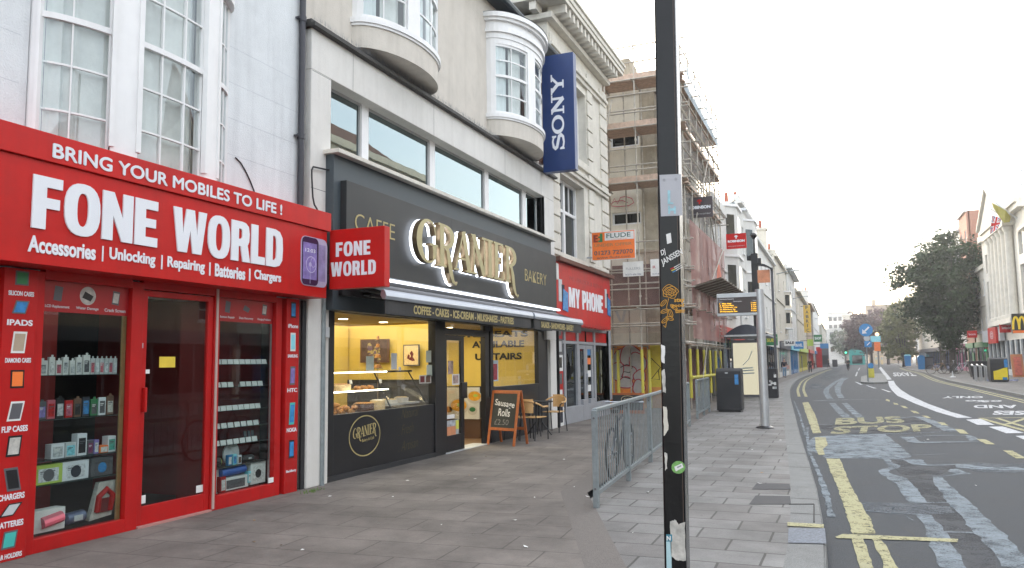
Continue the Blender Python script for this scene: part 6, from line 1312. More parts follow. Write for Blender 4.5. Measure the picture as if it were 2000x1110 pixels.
# hooded totem right of the display
t = thing('lamp_totem', 'dark totem with a curved hood and an orange panel behind the display pole', 'totem', (-2.9,36,0)); a, b = PY(1484,640,36), PY(1510,516,36)
MB().box(b.x-.12,b.x-.02,35.95,36.05,0,b.z-.15).build('post', K['greyd'], t)
m = MB(); n = 8
for i in range(n):
    f = lambda u: (a.x+(b.x-a.x)*u, b.z-.3*u*u); p, q = f(i/n), f((i+1)/n); m.obox((p[0],35.8,p[1]), (q[0]-p[0],0,q[1]-p[1]), (0,.6,0), (0,0,.06))
m.build('hood', K['black'], t); MB().box(a.x,b.x-.15,35.98,36.02,PY(1500,552,36).z,PY(1500,527,36).z).build('orange_panel', M('poster_orange', (.7,.3,.16), .5, var=.2), t)
# tall black lamp post
t = thing('street_lamp', 'tall thick black lamp column with a small lantern behind the bus shelter', 'street lamp', (-3.5,40,0)); c = PY(1478,600,40)
MB().box(c.x-.16,c.x+.16,39.85,40.15,0,PY(1478,495,40).z).build('column', K['black'], t, bevel=.02); z0_ = PY(1478,495,40).z; z1_ = PY(1478,462,40).z
MB().path([(c.x,40,z0_),(c.x,40,z1_-.1)], [.05,.035], 10).build('neck', K['black'], t); MB().lathe((c.x,40,z1_-.12), [(.05,0),(.14,.1),(.16,.2),(.10,.28),(.02,.32)], 14).build('lantern', K['black'], t); MB().box(c.x+.16,c.x+.3,39.9,40.1,PY(1478,520,40).z,PY(1478,505,40).z).build('bracket_box', K['black'], t)
# ------------------------------------------------------------------ people
def skin(name, pts, edges, radii, mat, parent, org, sub=1):
    me = bpy.data.meshes.new(name); me.from_pydata([Vector(p) for p in pts], edges, []); me.materials.append(mat)
    o = bpy.data.objects.new(name, me); COL.objects.link(o); s_ = o.modifiers.new('skin', 'SKIN'); s_.use_smooth_shade = True
    for i, r_ in enumerate(radii):
        r2 = r_ if isinstance(r_, tuple) else (r_, r_); me.skin_vertices[0].data[i].radius = r2
    me.skin_vertices[0].data[0].use_root = True
    u = o.modifiers.new('sub', 'SUBSURF'); u.levels = sub; u.render_levels = sub
    if parent: o.parent = parent
    return o
def ensure_skin(me): pass
def person(lab, loc, rot, h=1.75, stride=.25, coat='coat', legs='darkj', hair='hair', long_coat=False, seated=False, arm=0.0):
    t = thing('person', lab, 'person', loc); t.rotation_euler.z = rot; k = h/1.75
    V = lambda x, y, z: (x*k, y*k, z*k)
    if seated: hipz, kn = .98, [(.10,.32,.72),(-.10,.28,.60)]; ft = [(.10,.22,.30),(-.10,.12,.22)]
    else: hipz = .92; kn = [(.09,stride*.55,.50),(-.09,-stride*.2,.50)]; ft = [(.09,stride,.09),(-.09,-stride,.13)]
    lean = .28 if seated else .03
    pts = [V(0,0,hipz), V(0,lean*.35,hipz+.22), V(0,lean*.8,hipz+.44), V(0,lean,hipz+.54), V(0,lean*1.1,hipz+.64), V(0,lean*1.15,hipz+.76),
           V(.17,lean*.8,hipz+.46), V(.23,lean*.8+.02+arm*.15,hipz+.22), V(.24,lean*.8+.06+arm*.4,hipz+(.0 if not arm else .05)), V(-.17,lean*.8,hipz+.46), V(-.23,lean*.8-.02+arm*.15,hipz+.22), V(-.24,lean*.8+.0+arm*.4,hipz+(.0 if not arm else .05)),
           V(.09,0,hipz-.06), V(*kn[0]), V(*ft[0]), V(ft[0][0],ft[0][1]+.14,ft[0][2]-.05), V(-.09,0,hipz-.06), V(*kn[1]), V(*ft[1]), V(ft[1][0],ft[1][1]+.14,ft[1][2]-.05)]
    ed = [(0,1),(1,2),(2,3),(3,4),(4,5),(2,6),(6,7),(7,8),(2,9),(9,10),(10,11),(0,12),(12,13),(13,14),(14,15),(0,16),(16,17),(17,18),(18,19)]
    rd = [.13,(.15,.1),(.17,.1),.06,.085,.09,.055,.042,.035,.055,.042,.035,.085,.06,.042,.035,.085,.06,.042,.035]
    skin('body', pts, ed, [(r_ if isinstance(r_, tuple) else (r_,r_)) for r_ in rd], K['skin'], t, loc)
    up = [0,1,2,6,7,8,9,10,11]; mp = {v: i for i, v in enumerate(up)}
    e2 = [(mp[a], mp[b]) for a, b in ed if a in mp and b in mp]; r2 = [(.155,.12),(.175,.125),(.19,.12),.07,.058,.048,.07,.058,.048]
    p2 = [pts[v] for v in up]
    if long_coat: p2 += [V(0,0,.62)]; e2.append((0,len(p2)-1)); r2.append((.2,.16))
    skin('coat', p2, e2, r2, K[coat], t, loc)
    lo = [0,12,13,14,16,17,18]; mp = {v: i for i, v in enumerate(lo)}; skin('trousers', [pts[v] for v in lo], [(mp[a],mp[b]) for a, b in ed if a in mp and b in mp], [.14,.1,.075,.06,.1,.075,.06], K[legs], t, loc)
    for f in (14, 18):
        p, q = pts[f], pts[f+1]; skin('shoe', [(p[0],p[1]-.03,p[2]-.04),(q[0],q[1],q[2]-.01)], [(0,1)], [.05,.042], K['blackm'], t, loc)
    hp = pts[5]; skin('hair', [(hp[0],hp[1]-.03,hp[2]+.02),(hp[0],hp[1]-.02,hp[2]+.07)], [(0,1)], [.1,.085], K[hair], t, loc)
    return t
def gp(x, y): p = G(x, y); return p
p = gp(1533,738); person('person in a dark jumper and pale jeans walking away with a pink bag', (p.x,p.y,0), R(10), 1.72, .2, 'navy', 'jeans')
t = thing('shoulder_bag', 'pale pink bag carried at the right hip of the walker in jeans', 'bag', (p.x+.3,p.y,.85)); MB().prism([(-.14,0),(.14,0),(.12,.28),(-.10,.32)], (p.x+.3,p.y-.06,.78), (1,0,0),(0,0,1),(0,.12,0)).build('pouch', M('pink_bag', (.6,.36,.32), .7), t, bevel=.02); MB().path([(p.x+.2,p.y,1.08),(p.x+.16,p.y,1.4),(p.x+.3,p.y,1.08)], .012, 5).build('strap', K['brown'], t)
p = gp(1583,729); person('person in a long black coat with auburn hair walking on the left footway', (p.x,p.y,0), R(170), 1.74, .25, 'coat', 'darkj', 'hairr', True)
p = gp(1591,721); person('person in dark brown clothes standing near the yellow shopfront', (p.x,p.y,0), R(90), 1.75, .1, 'brown', 'darkj', 'hair', True)
p = gp(1619,719); person('small dark figure beside the far red shopfront', (p.x,p.y,0), R(90), 1.75, .2, 'coat', 'darkj')
p = gp(1657,723); cy_loc = (p.x, p.y*1.0, RZ)
bicycle('bicycle', 'black bicycle ridden down the middle of the road', cy_loc, R(90), 1.0, 'black'); person('cyclist in black clothes riding away down the road', (cy_loc[0], cy_loc[1]-.25, RZ), 0, 1.78, .2, 'coat', 'darkj', 'hair', False, True, 1.0)
# ------------------------------------------------------------------ stone building with the second phone shop
mp_ = thing('stone_building', 'pale classical stone building with dentilled cornice above the second phone shop', 'building', (-6.5,21,0))
XM = -6.45; YM0, YM1 = 18.32, 23.4; ZC = 10.35
hol = [(19.05-YM0, 21.2-YM0, 4.25, 6.45), (19.3-YM0, 21.55-YM0, 7.15, 9.25)]
m = MB(); wall_grid(m, (XM,YM0,0.0), (0,1,0), (0,0,1), (1,0,0), YM1-YM0, ZC, [(0,YM1-YM0,0,2.5)]+hol, .35)
shell(m, -14, XM-.4, YM0, YM1, 0, ZC, skip=('x1','z0')); m.poly([(XM,YM0,2.5),(XM,YM0,ZC),(-7,YM0,ZC),(-7,YM0,2.5)]); m.poly([(XM,YM1,0),(XM,YM1,ZC),(-7,YM1,ZC),(-7,YM1,0)])
m.box(-10.5,-9.0,18.6,19.6,ZC+.5,ZC+2.2)
m.build('wall', K['stone'], mp_)
for y0, y1 in ((18.42,18.98),(21.6,22.1),(22.95,23.68)):
    z = 4.4; m = MB()
    while z < 9.6:
        m.box(XM, XM+.05, y0, y1, z, z+.38); z += .43
    m.build('quoins', K['stone'], mp_, bevel=.012)
m = MB()
for z, d, h in ((4.25,.06,.1),(6.55,.10,.10),(6.65,.15,.08),(6.95,.08,.12),(9.45,.08,.12),(9.57,.14,.1)): m.box(XM, XM+d, YM0-.02, YM1+d, z, z+h)
for h in hol: m.box(XM, XM+.08, YM0+h[0]-.1, YM0+h[1]+.1, h[2]-.1, h[2]-.001)
m.build('string_course', K['stone'], mp_, bevel=.01)
m = MB()
for x1, z0, z1 in ((XM+.2,ZC-.15,ZC),(XM+.55,ZC+.22,ZC+.34),(XM+.58,ZC+.34,ZC+.48),(XM+.62,ZC+.48,ZC+.56)): m.box(-13.5, x1, YM0-(x1-XM), YM1+(x1-XM), z0, z1)
m.box(-13, XM+.05, YM0, YM1, ZC+.56, ZC+.62); m.box(XM-.3, XM+.15, YM1-1.6, YM1+.1, ZC+.62, ZC+.95); m.build('cornice', K['stone'], mp_, bevel=.01)
y = YM0+.0
while y < YM1:
    MB().box(XM+.02, XM+.5, y, y+.13, ZC, ZC+.215).build('dentil', K['stone'], mp_); y += .33
for i in range(12): MB().box(XM-.3-i*.6, XM-.12-i*.6, YM0-.48, YM0-.02, ZC+.0, ZC+.215).build('dentil', K['stone'], mp_)
for h in hol:
    y0, y1, z0, z1 = YM0+h[0], YM0+h[1], h[2], h[3]; ym = (y0+y1)/2; zm = z0+(z1-z0)*.62
    m = MB()
    for a, b in ((y0,y0+.09),(ym-.07,ym+.07),(y1-.09,y1)): m.box(XM-.34,XM-.24,a,b,z0,z1)
    for a, b in ((z0,z0+.09),(zm-.04,zm+.04),(z1-.07,z1)):
        m.box(XM-.335,XM-.25,y0+.09,ym-.07,a,b); m.box(XM-.335,XM-.25,ym+.07,y1-.09,a,b)
    f = m.build('window', K['winwhite'], mp_)
    m = MB()
    for c_ in ((y0+.09+ym-.07)/2, (ym+.07+y1-.09)/2): m.box(XM-.31,XM-.27,c_-.018,c_+.018,zm+.04,z1-.07)
    m.build('glazing_bar', K['winwhite'], f); MB().box(XM-.305,XM-.30,y0+.05,y1-.05,z0+.05,z1-.05).build('pane', K['gfar'], f)
# red sign
XR = -6.2
t = thing('shop_sign', 'large red shop sign reading MY PHONE in white capitals', 'shop sign', (XR,21,2.5)); YR0, YR1 = PX(1087,560,XR).y, PX(1192,600,XR).y
z0, z1 = 2.50, PX(1140,528,XR).z; MB().box(-6.45, XR, YR0, YR1, z0, z1).build('board', K['red'], t, bevel=.006); MB().box(-6.47,XR+.12,YR0-.05,YR1+.1,z1+.002,z1+.1).build('ledge', K['rooft'], t)
def tx2(s_, x0, x1, yb, yt, X, mt, par, d=.02, bold=.05):
    xm = (x0+x1)/2; a, b = PX(x0,600,X).y, PX(x1,600,X).y; zb_, zt_ = PX(xm,yb,X).z, PX(xm,yt,X).z
    return text_mb(s_, (X,a,zb_), (0,b-a,0), (0,0,zt_-zb_), (d,0,0), bold=bold).build('lettering', mt, par, recalc=False)
a, b = PX(1111,600,XR).y, PX(1177,600,XR).y; zq = PX(1145,606,XR).z; block_word('MY PHONE', (XR+.001,a,zq), (0,b-a,0), (0,0,PX(1145,570,XR).z-zq), (.012,0,0), K['white'], t)
tx2('WE UNLOCK & REPAIR', 1112, 1178, 557, 549, XR+.001, M('faded_red_text', (.36,.01,.012), .4), t, .002, .02); tx2('ALL PHONES & TABLETS', 1110, 1186, 642, 634, XR+.001, M('faded_red_text2', (.36,.01,.012), .4), t, .002, .02)
for x0, x1, yb, yt in ((1091,1109,607,545),(1181,1191,617,565)):
    a, b = PX(x0,580,XR).y, PX(x1,580,XR).y; zb_, zt_ = PX(x0,yb,XR).z, PX(x0,yt,XR).z; w_ = b-a; h_ = zt_-zb_
    MB().prism([(0,.3),(.35,.3),(.35,1),(0,1)], (XR+.001,a,zb_), (0,w_,0), (0,0,h_), (.01,0,0)).build('phone_picture', K['lgrey'], t); MB().prism([(.35,.05),(.95,.0),(.95,.62),(.45,.72)], (XR+.012,a,zb_), (0,w_,0), (0,0,h_), (.01,0,0)).build('phone_picture', K['blues'], t); MB().prism([(.3,.3),(.6,.3),(.6,.85),(.3,.85)], (XR+.0065,a,zb_), (0,w_,0), (0,0,h_), (.008,0,0)).build('phone_picture', K['navy'], t)
# grey shopfront
XG2 = -6.5; YP = lambda x: PX(x,720,XG2).y
m = MB(); cols = [1100, 1126, 1160, 1190]
m.box(XG2-.12, XG2+.06, 18.95, YM1-.05, 0, .42)
for x, w_ in ((1101,.1),(1127,.1),(1160,.1),(1189,.16)): m.box(XG2-.1, XG2+.02, YP(x), YP(x)+w_*1.6, .42, 2.5)
m.box(XG2-.1, XG2+.015, 18.95, YM1-.05, 2.04, 2.12); m.box(XG2-.1,XG2+.015,18.95,YM1-.05,2.42,2.5)
o = m.build('shopfront_frame', K['grey'], mp_, bevel=.01)
d = MB(); a, b = YP(1129)+.1, YP(1159); mid = (a+b)/2
for (p, q) in ((a,mid-.01),(mid+.01,b)):
    for r0, r1, s0, s1 in ((p,p+.13,.05,2.03),(q-.13,q,.05,2.03),(p+.13,q-.13,.05,.55),(p+.13,q-.13,1.92,2.03)): d.box(XG2-.06, XG2+.065 if s1 < .6 else XG2-.01, r0, r1, s0, s1)
dd2 = d.build('door', K['grey'], mp_); MB().box(XG2-.04,XG2-.035,a+.1,b-.1,.5,1.95).build('pane', K['gfar'], dd2); MB().box(XG2-.01,XG2+.03,mid+.02,mid+.05,.95,1.25).build('handle', K['silver'], dd2)
for (u0,u1) in ((1103,1125),(1163,1187)):
    MB().box(XG2-.05,XG2-.045,YP(u0)+.05,YP(u1)+.1,.42,2.04).build('pane', K['gfar'], mp_)
    m = MB()
    for i in range(22): z = .5+i*.07; m.box(XG2-.15,XG2-.13,YP(u0)+.05,YP(u1)+.05,z,z+.05)
    m.build('slatted_blind', K['soffit'], mp_)
for (u0,u1) in ((1102,1125),(1130,1143),(1146,1159),(1163,1187)): MB().box(XG2-.03,XG2-.02,YP(u0)+.1,YP(u1)+.08,2.13,2.41).build('red_fanlight', K['red'], mp_)
m = MB(); shell(m, -9, XG2-.16, 18.6, YM1-.3, 0, 2.6, skip=('x1',)); m.build('shop_interior', K['dark'], mp_)
# strip of posters on its near edge
t = thing('poster_strip', 'narrow strip of red, white and black posters between bakery and second phone shop', 'poster strip', (-6.43,18.8,0)); zz = [0,.62,.95,1.35,1.75,2.15,2.45]; a, b = PX(1088,740,-6.43).y, PX(1100,740,-6.43).y
for i, (mt, m2) in enumerate((('paper','navy'),('redf','paper'),('redf','greyd'),('paper','black'),('greyd','lgrey'),('redf','greyd'))):
    o = MB().box(-6.5,-6.43,a,b,zz[i],zz[i+1]).build('poster', K[mt], t); MB().box(-6.43,-6.427,a+.1,b-.08,zz[i]+.08,zz[i+1]-.06).build('picture', K[m2], o)
for z, mt in ((1.5,'orange'),(1.15,'paper'),(.75,'paper'),(1.75,'blues'),(.35,'blues')): 
    yy_ = random.uniform(mid+.15, b if False else YP(1157)); o = MB().box(XG2-.03,XG2-.028,mid+.2,mid+.5,z,z+.18).build('sticker', K[mt], dd2)
MB().box(-6.5,-6.3,18.34,18.36,0,2.5).build('edge_board', K['black'], mp_)
tag(MB().box(-6.3,-6.18,17.95,18.1,3.55,3.95).build('flood_light', K['surround'], bevel=.02), 'small cream box at the far end of the charcoal signboard', 'box')
# SONY banner sign
YN = 17.35
a, b, c, d = PY(1061,337,YN), PY(1122.9,331,YN), PY(1057,110,YN), PY(1120,102,YN); x0, x1, z0, z1 = (a.x+c.x)/2, (b.x+d.x)/2, (a.z+b.z)/2, (c.z+d.z)/2
t = thing('banner_sign', 'tall deep blue banner sign with SONY running upwards in white slab letters', 'projecting sign', ((x0+x1)/2, YN, z0)); MB().box(x0,x1,YN,YN+.22,z0,z1).build('panel', K['blue'], t, bevel=.01)
m = MB()
for z in (z0+.35, z1-.75): m.tube((x0-.35,YN+.1,z),(x0,YN+.1,z),.03,8); m.box(x0-.12,x0-.02,YN+.04,YN+.16,z-.12,z+.12)
m.build('bracket', K['rooft'], t)
SN = {'S': (.86, [([(.74,.72),(.72,.86),(.5,.93),(.24,.86),(.16,.72),(.22,.6),(.5,.51),(.76,.42),(.82,.27),(.72,.12),(.44,.06),(.2,.12),(.14,.3)], [.1,.13,.13,.17,.2,.2,.2,.2,.2,.17,.13,.13,.1]), ([(.76,.66),(.76,.98)], .08), ([(.13,.02),(.13,.36)], .08)]),
 'O': (1.0, [arcst(.5,.5,.38,.42,0,360,.12,.2,30,0), arcst(.5,.5,.38,.42,90,270,.12,.2,18,180)]),
 'N': (1.05, [seg(.22,.04,.22,.96,.12), seg(.82,.04,.82,.96,.12), ([(.18,.96),(.84,.04)], .22), ([(.04,.05),(.42,.05)],.1), ([(.04,.95),(.3,.95)],.1), ([(.64,.95),(1.0,.95)],.1)]),
 'Y': (1.0, [seg(.5,.05,.5,.5,.18), ([(.14,.95),(.5,.45)], .2), ([(.86,.95),(.5,.45)], .15), ([(.3,.05),(.7,.05)],.1), ([(-.02,.95),(.34,.95)],.1), ([(.66,.95),(1.02,.95)],.1)])}
LET_bak = dict(LET); LET.update(SN)
# letters run upwards: word direction +Z, letter-up direction -X
zs0, zs1 = PY(1090,296,YN).z, PY(1090,146,YN).z; xl, xr = PY(1077,220,YN).x, PY(1102,220,YN).x
serif_word('SONY', (xr,YN-.002,zs0), (0,0,zs1-zs0), (xl-xr,0,0), (0,-.01,0), [K['white'],K['white']], t)
LET.clear(); LET.update(LET_bak)
# estate agent board
YB_ = 21.2
t = thing('estate_board', 'orange estate agent board FLUDE UNDER OFFER hung on the stone corner', 'estate agent board', PY(1197,512,YB_)); a, b = PY(1156,510,YB_), PY(1240,448,YB_); w_, h_ = b.x-a.x, b.z-a.z
MB().box(a.x,b.x,YB_,YB_+.04,a.z,b.z).build('board', K['paper'], t); MB().box(a.x+w_*.015,b.x-w_*.015,YB_-.003,YB_-.0005,a.z+h_*.02,b.z-h_*.02).build('orange_face', K['orange'], t)
MB().box(a.x+w_*.31,b.x-w_*.03,YB_-.006,YB_-.0035,a.z+h_*.68,b.z-h_*.05).build('white_box', K['paper'], t)
def et(s_, u0, u1, v0, v1, mt, bold=.03): text_mb(s_, (a.x+w_*u0,YB_-.007,a.z+h_*v0), (w_*(u1-u0),0,0), (0,0,h_*(v1-v0)), bold=bold).build('lettering', mt, t, recalc=False)
dg2 = K['greyd']; et('FLUDE', .35, .9, .76, .92, M('board_green', (.03,.1,.07), .5), .012); et('commercial', .46, .82, .70, .735, K['orange'], 0); et('UNDER OFFER', .06, .93, .47, .58, M('faint_brown', (.5,.2,.08), .5)); et('01273 727070', .06, .94, .18, .33, dg2, .02); et('www.flude.com', .12, .88, .05, .13, dg2, 0)
m = MB()
for q in ([(.07,.68),(.17,.68),(.17,.74),(.13,.74),(.13,.93),(.07,.93)],): pass
m.prism([(.16,.64),(.26,.64),(.26,.94),(.20,.94),(.20,.84),(.16,.84),(.16,.78),(.20,.78),(.20,.70),(.16,.70)], (a.x,YB_-.0065,a.z), (w_,0,0), (0,0,h_), (0,-.002,0)); m.build('logo', K['green'], t); MB().prism([(.05,.9),(.15,.9),(.15,.84),(.1,.84),(.1,.80),(.15,.8),(.15,.74),(.1,.74),(.1,.70),(.15,.7),(.15,.64),(.05,.64)], (a.x,YB_-.0065,a.z), (w_,0,0), (0,0,h_), (0,-.002,0)).build('logo', M('dark_red_logo', (.3,.04,.02), .5), t)
MB().tube((b.x-.05,YB_+.06,a.z+.1),(-6.42,YB_+.06,a.z+.1),.025,6).build('bracket', K['silver'], t)
# ------------------------------------------------------------------ scaffolded building
sb = thing('scaffolded_building', 'tall cream building being repaired behind scaffolding and netting', 'building', (-7,31,0)); YG = 27.0; XC = -5.6; YE2 = 36.0; ZT = 11.4
hol = [(1.2,2.9,8.05,8.6),(3.1,4.7,8.05,8.6),(1.2,2.9,5.3,5.75),(3.1,4.7,5.3,5.75)]
m = MB(); wall_grid(m, (-12,YG,0), (1,0,0), (0,0,1), (0,-1,0), -XC+0+6.4, ZT, [(h[0]+2.6,h[1]+2.6,h[2]+.8,h[3]+1.0) for h in hol], .2)
m.poly([(XC+.0,YG,0),(XC,YE2,0),(XC,YE2,ZT),(XC,YG,ZT)]) if False else None
m = MB(); wall_grid(m, (-13,YG,0), (1,0,0), (0,0,1), (0,-1,0), 13+XC, ZT, [(13-8.6,13-7.4,9.1,9.75),(13-7.2,13-6.15,9.15,9.8),(13-8.6,13-7.4,6.35,6.75),(13-7.2,13-6.15,6.35,6.8)], .2)
wall_grid(m, (XC,YG,0), (0,1,0), (0,0,1), (1,0,0), YE2-YG, ZT, [(.8+i*2.9,2.3+i*2.9,z,z+1.9) for i in range(3) for z in (3.4,6.0,8.7)], .2)
shell(m, -13, XC-.25, YG+.25, YE2, 0, ZT, skip=('z0',)); m.box(-9.3,-8.2,YG+.3,YG+1.4,ZT,ZT+1.2); m.build('wall', M('pale_cream_wall', (.74,.70,.6), .85, var=.08, streak=.2, streak_col=(.4,.34,.26), grime=.2), sb)
m = MB(); m.box(-6.1,XC+.03,YG-.06,YG+.3,2.2,ZT+.2); m.box(-6.9,XC+.25,YG-.2,YG-.005,ZT-.1,ZT+.25)
for z in (5.3,7.9,ZT-.4): m.box(-13,XC+.12,YG-.12,YG,z,z+.14); m.box(XC,XC+.12,YG,YE2,z,z+.14)
m.box(-6.75,-6.35,YG-.3,YG+.9,ZT+.24,ZT+.85); m.build('stone_dressing', K['stoned'], sb, bevel=.02)
for x0, x1, z0, z1 in ((-8.6,-7.4,9.1,9.75),(-7.2,-6.15,9.15,9.8),(-8.6,-7.4,6.35,6.75),(-7.2,-6.15,6.35,6.8)):
    f = MB()
    for a_, b_, c_, d_ in ((x0,x0+.07,z0,z1),(x1-.07,x1,z0,z1),(x0+.07,x1-.07,z0,z0+.06),(x0+.07,x1-.07,z1-.06,z1)): f.box(a_,b_,YG+.08,YG+.13,c_,d_)
    fo = f.build('window', K['winwhite'], sb); MB().box(x0+.05,x1-.05,YG+.1,YG+.105,z0+.04,z1-.04).build('pane', K['gfar'], fo)
for i in range(3):
    for z in (3.4,6.0,8.7): 
        y0, y1 = YG+.8+i*2.9, YG+2.3+i*2.9; f = MB()
        for a_, b_, c_, d_ in ((y0,y0+.08,z,z+1.9),(y1-.08,y1,z,z+1.9),(y0+.08,y1-.08,z,z+.07),(y0+.08,y1-.08,z+1.83,z+1.9),(y0+.08,y1-.08,z+.92,z+.98)): f.box(XC-.15,XC-.1,a_,b_,c_,d_)
        fo = f.build('window', K['winwhite'], sb); MB().box(XC-.14,XC-.13,y0+.05,y1-.05,z+.04,z+1.86).build('pane', K['gfar'], fo)
# scaffolding
sf = thing('scaffolding', 'scaffolding of steel tubes and plank lifts wrapped round the cream building', 'scaffolding', (-6,30,0))
YS1, YS2, XSO, XSI = 25.6, 26.7, -4.55, -5.3; YEND = 35.2
lifts = [PY(1230,y,YS1).z for y in (668,573,355,250,153)]; lifts = [lifts[0], lifts[1]-.35, lifts[2], lifts[3], lifts[4]-.02]; lifts[1] = 3.45
lifts = [2.2, 3.45, PY(1230,352,YS1).z, PY(1230,245,YS1).z, PY(1230,152,YS1).z]
top = lifts[-1]+1.25
xs_g = [-9.3, -8.0, PY(1193,700,YS1).x, PY(1254,700,YS1).x, XSO]
for x_ in (PY(1193,700,YS1).x+.5,): pass
def standard(x, y, z1, jit=.0): 
    m = MB(); m.tube((x,y,0),(x+random.uniform(-.03,.03),y,z1+random.uniform(0,.5)),.026,7); z = 1.6
    while z < z1: m.tube((x,y,z-.03),(x,y,z+.03),.042,6); z += 1.05
    return m.build('standard', K['scaff'], sf)
for x in xs_g: standard(x, YS1, top)
for x in (-9.0,-8.4,-7.9,-7.2,-6.6,-6.0,-5.4): standard(x, YS2, lifts[-1]-.1)
ysf = [YS1+ .9 + i*1.45 for i in range(7)]
for y in ysf: standard(XSO, y, top); 
for y in ysf[::2]: standard(XSI, y, top-.5)
for z in sorted(set([l+dz for l in lifts for dz in (-.08,.5,1.05)] + [2.8, 4.1, 4.6, 5.5, 7.9, 9.9])):
    m = MB(); m.tube((-9.6,YS1-.05,z),(XSO+.4,YS1-.05,z+random.uniform(-.03,.03)),.025,6); m.tube((XSO+.05,YS1-.3,z+.06),(XSO+.05,YEND+.3,z+.06+random.uniform(-.03,.03)),.025,6); m.build('ledger', K['scaff'], sf)
for z in lifts:
    m = MB()
    for x in [-9.3+k*1.1 for k in range(5)]: m.tube((x,YS1-.3,z-.14),(x,YS2+.1,z-.14),.024,6)
    for y in ysf: m.tube((XSI-.1,y+.1,z-.14),(XSO+.35,y+.1,z-.14),.024,6)
    m.build('transom', K['scaff'], sf)
    if z > 3 or True:
        m = MB()
        for k in range(4): m.box(-9.6,XSO+random.uniform(0,.3),YS1+.03+k*.25,YS1+.26+k*.25,z-.10,z-.06)
        for k in range(3): m.box(XSI+.02+k*.25,XSI+.25+k*.25,YS1+1.1,YEND,z-.10,z-.06)
        if z > 3.5: m.box(-9.6,XSO+.1,YS1-.02,YS1+.02,z-.05,z+.13); m.box(XSO-.01,XSO+.03,YS1+.1,YEND,z-.05,z+.14)
        m.build('plank_deck', K['board'], sf)
for a_, b_ in (((-7.6,YS1-.09,2.3),(-6.9,YS1-.09,8.4)),((-7.2,YS1-.09,8.2),(-6.7,YS1-.09,10.4)),((XSO+.09,YS1+1,5.2),(XSO+.09,YEND-3,10)),((XSO+.09,YEND-1,4.5),(XSO+.09,YEND-5,9)),((XSO+.09,YS1+4,3.8),(XSO+.5,YS1+6.3,5.9)),((XSO+.09,YS1+2.,0.2),(XSO+.09,YS1+4,2.1)),((XSO+.09,YEND-.4,.2),(XSO+.09,YEND-3,2.1))): MB().tube(a_,b_,.026,6).build('brace', K['scaff'], sf)
m = MB(); m.poly([(XSO+.13,YS1+.9,2.3),(XSO+.13,YEND,2.3),(XSO+.13,YEND,6.3),(XSO+.13,YS1+.9,6.3)]); m.build('red_netting', K['netr'], sf)
m = MB(); m.poly([(XSO-.08,YS1+.9,6.3),(XSO-.08,YEND,6.3),(XSO-.08,YEND,10.7),(XSO-.08,YS1+.9,10.7)]); m.build('grey_netting', K['netg'], sf)
m = MB(); m.poly([(-9.6,YS1+.12,2.5),(XSO-.1,YS1+.12,2.5),(XSO-.1,YS1+.12,5.2),(-9.6,YS1+.12,5.2)]); m.build('red_netting', NET('red_netting_faint', (.40,.25,.21), .24), sf)
m = MB(); m.poly([(XSO+.1,YS1+1,10.8),(XSO+.1,YEND,10.8),(XSO+.12,YEND,11.8),(XSO+.12,YS1+1,11.8)]); m.build('blue_sheeting', K['netb'], sf)
m = MB()
for i in range(6):
    y = YEND-3.4+i*.4; m.poly([(XSO+.18+.1*math.sin(i*2),y,4.1),(XSO+.16+.1*math.sin(i*2+2),y+.4,4.1),(XSO+.2,y+.4,5.0+.5*math.sin(i)),(XSO+.2,y,5.0+.5*math.sin(i-1))])
m.build('orange_netting', K['neto'], sf)
# sloping protection fan
m = MB()
for i in range(13): y = YS1+1+i*.72; m.tube((XSO-.1,y,3.95),(XSO+1.15,y+.1,4.28),.024,6)
m.build('fan_tubes', K['scaff'], sf)
m = MB()
for k in range(5): x = XSO+.05+k*.21; m.obox((x,YS1+1,3.99+k*.055),(.2,0,.052),(0,8.6,0),(0,0,.03))
m.build('fan_boards', M('dark_boards', (.1,.07,.05), .85, var=.3, vs=9), sf)
# yellow sleeves and rails
for x, y in [(xs_g[2],YS1),(PY(1207,700,YS1+.6).x,YS1+.6),(xs_g[3],YS1),(PY(1268,700,YS1+.4).x,YS1+.4)] + [(XSO, y_) for y_ in ysf]:
    m = MB(); m.tube((x,y,.35 if x > -5 else .05),(x,y,1.95),.05,10); m.build('yellow_sleeve', K['yellow'], sf)
m = MB(); m.tube((XSO+.06,YS1+.8,1.02),(XSO+.06,YEND,1.02),.05,8); m.build('yellow_rail', K['yellow'], sf)
# hoarding with graffiti
t = thing('hoarding', 'orange and yellow plywood hoarding covered with silver bubble graffiti', 'hoarding', (-6.5,26.9,0)); YH = 26.75
m = MB(); m.box(-9.6,XC+.15,YH,YH+.05,0,2.15); m.build('panel', M('hoarding_orange', (.62,.27,.08), .7, var=.25, vs=1.5, grime=.3), t); MB().box(PY(1270,700,YH).x,PY(1292,700,YH).x,YH-.006,YH-.001,.7,2.12).build('yellow_panel', M('hoarding_yellow', (.62,.5,.06), .7, var=.15), t)
m = MB(); m.box(XC+.1,XC+.15,YH,YEND,0,2.15); m.build('side_panel', M('hoarding_dark', (.16,.08,.07), .8, var=.3), t)
MB().box(-9.5,PY(1255,700,YH).x,YH-.004,YH-.001,.05,.62).build('stripe_panel', M('hoarding_deep', (.66,.2,.03), .7, var=.3, vs=4), t)
sil = M('silver_paint', (.40,.38,.37), .5, var=.15); crim = M('crimson_paint', (.35,.03,.05), .6)
blobs = [(1213,708,20,24),(1232,695,22,20),(1245,712,17,24),(1225,730,18,17),(1205,725,14,18),(1250,735,12,13),(1222,748,15,11),(1248,756,12,14)]
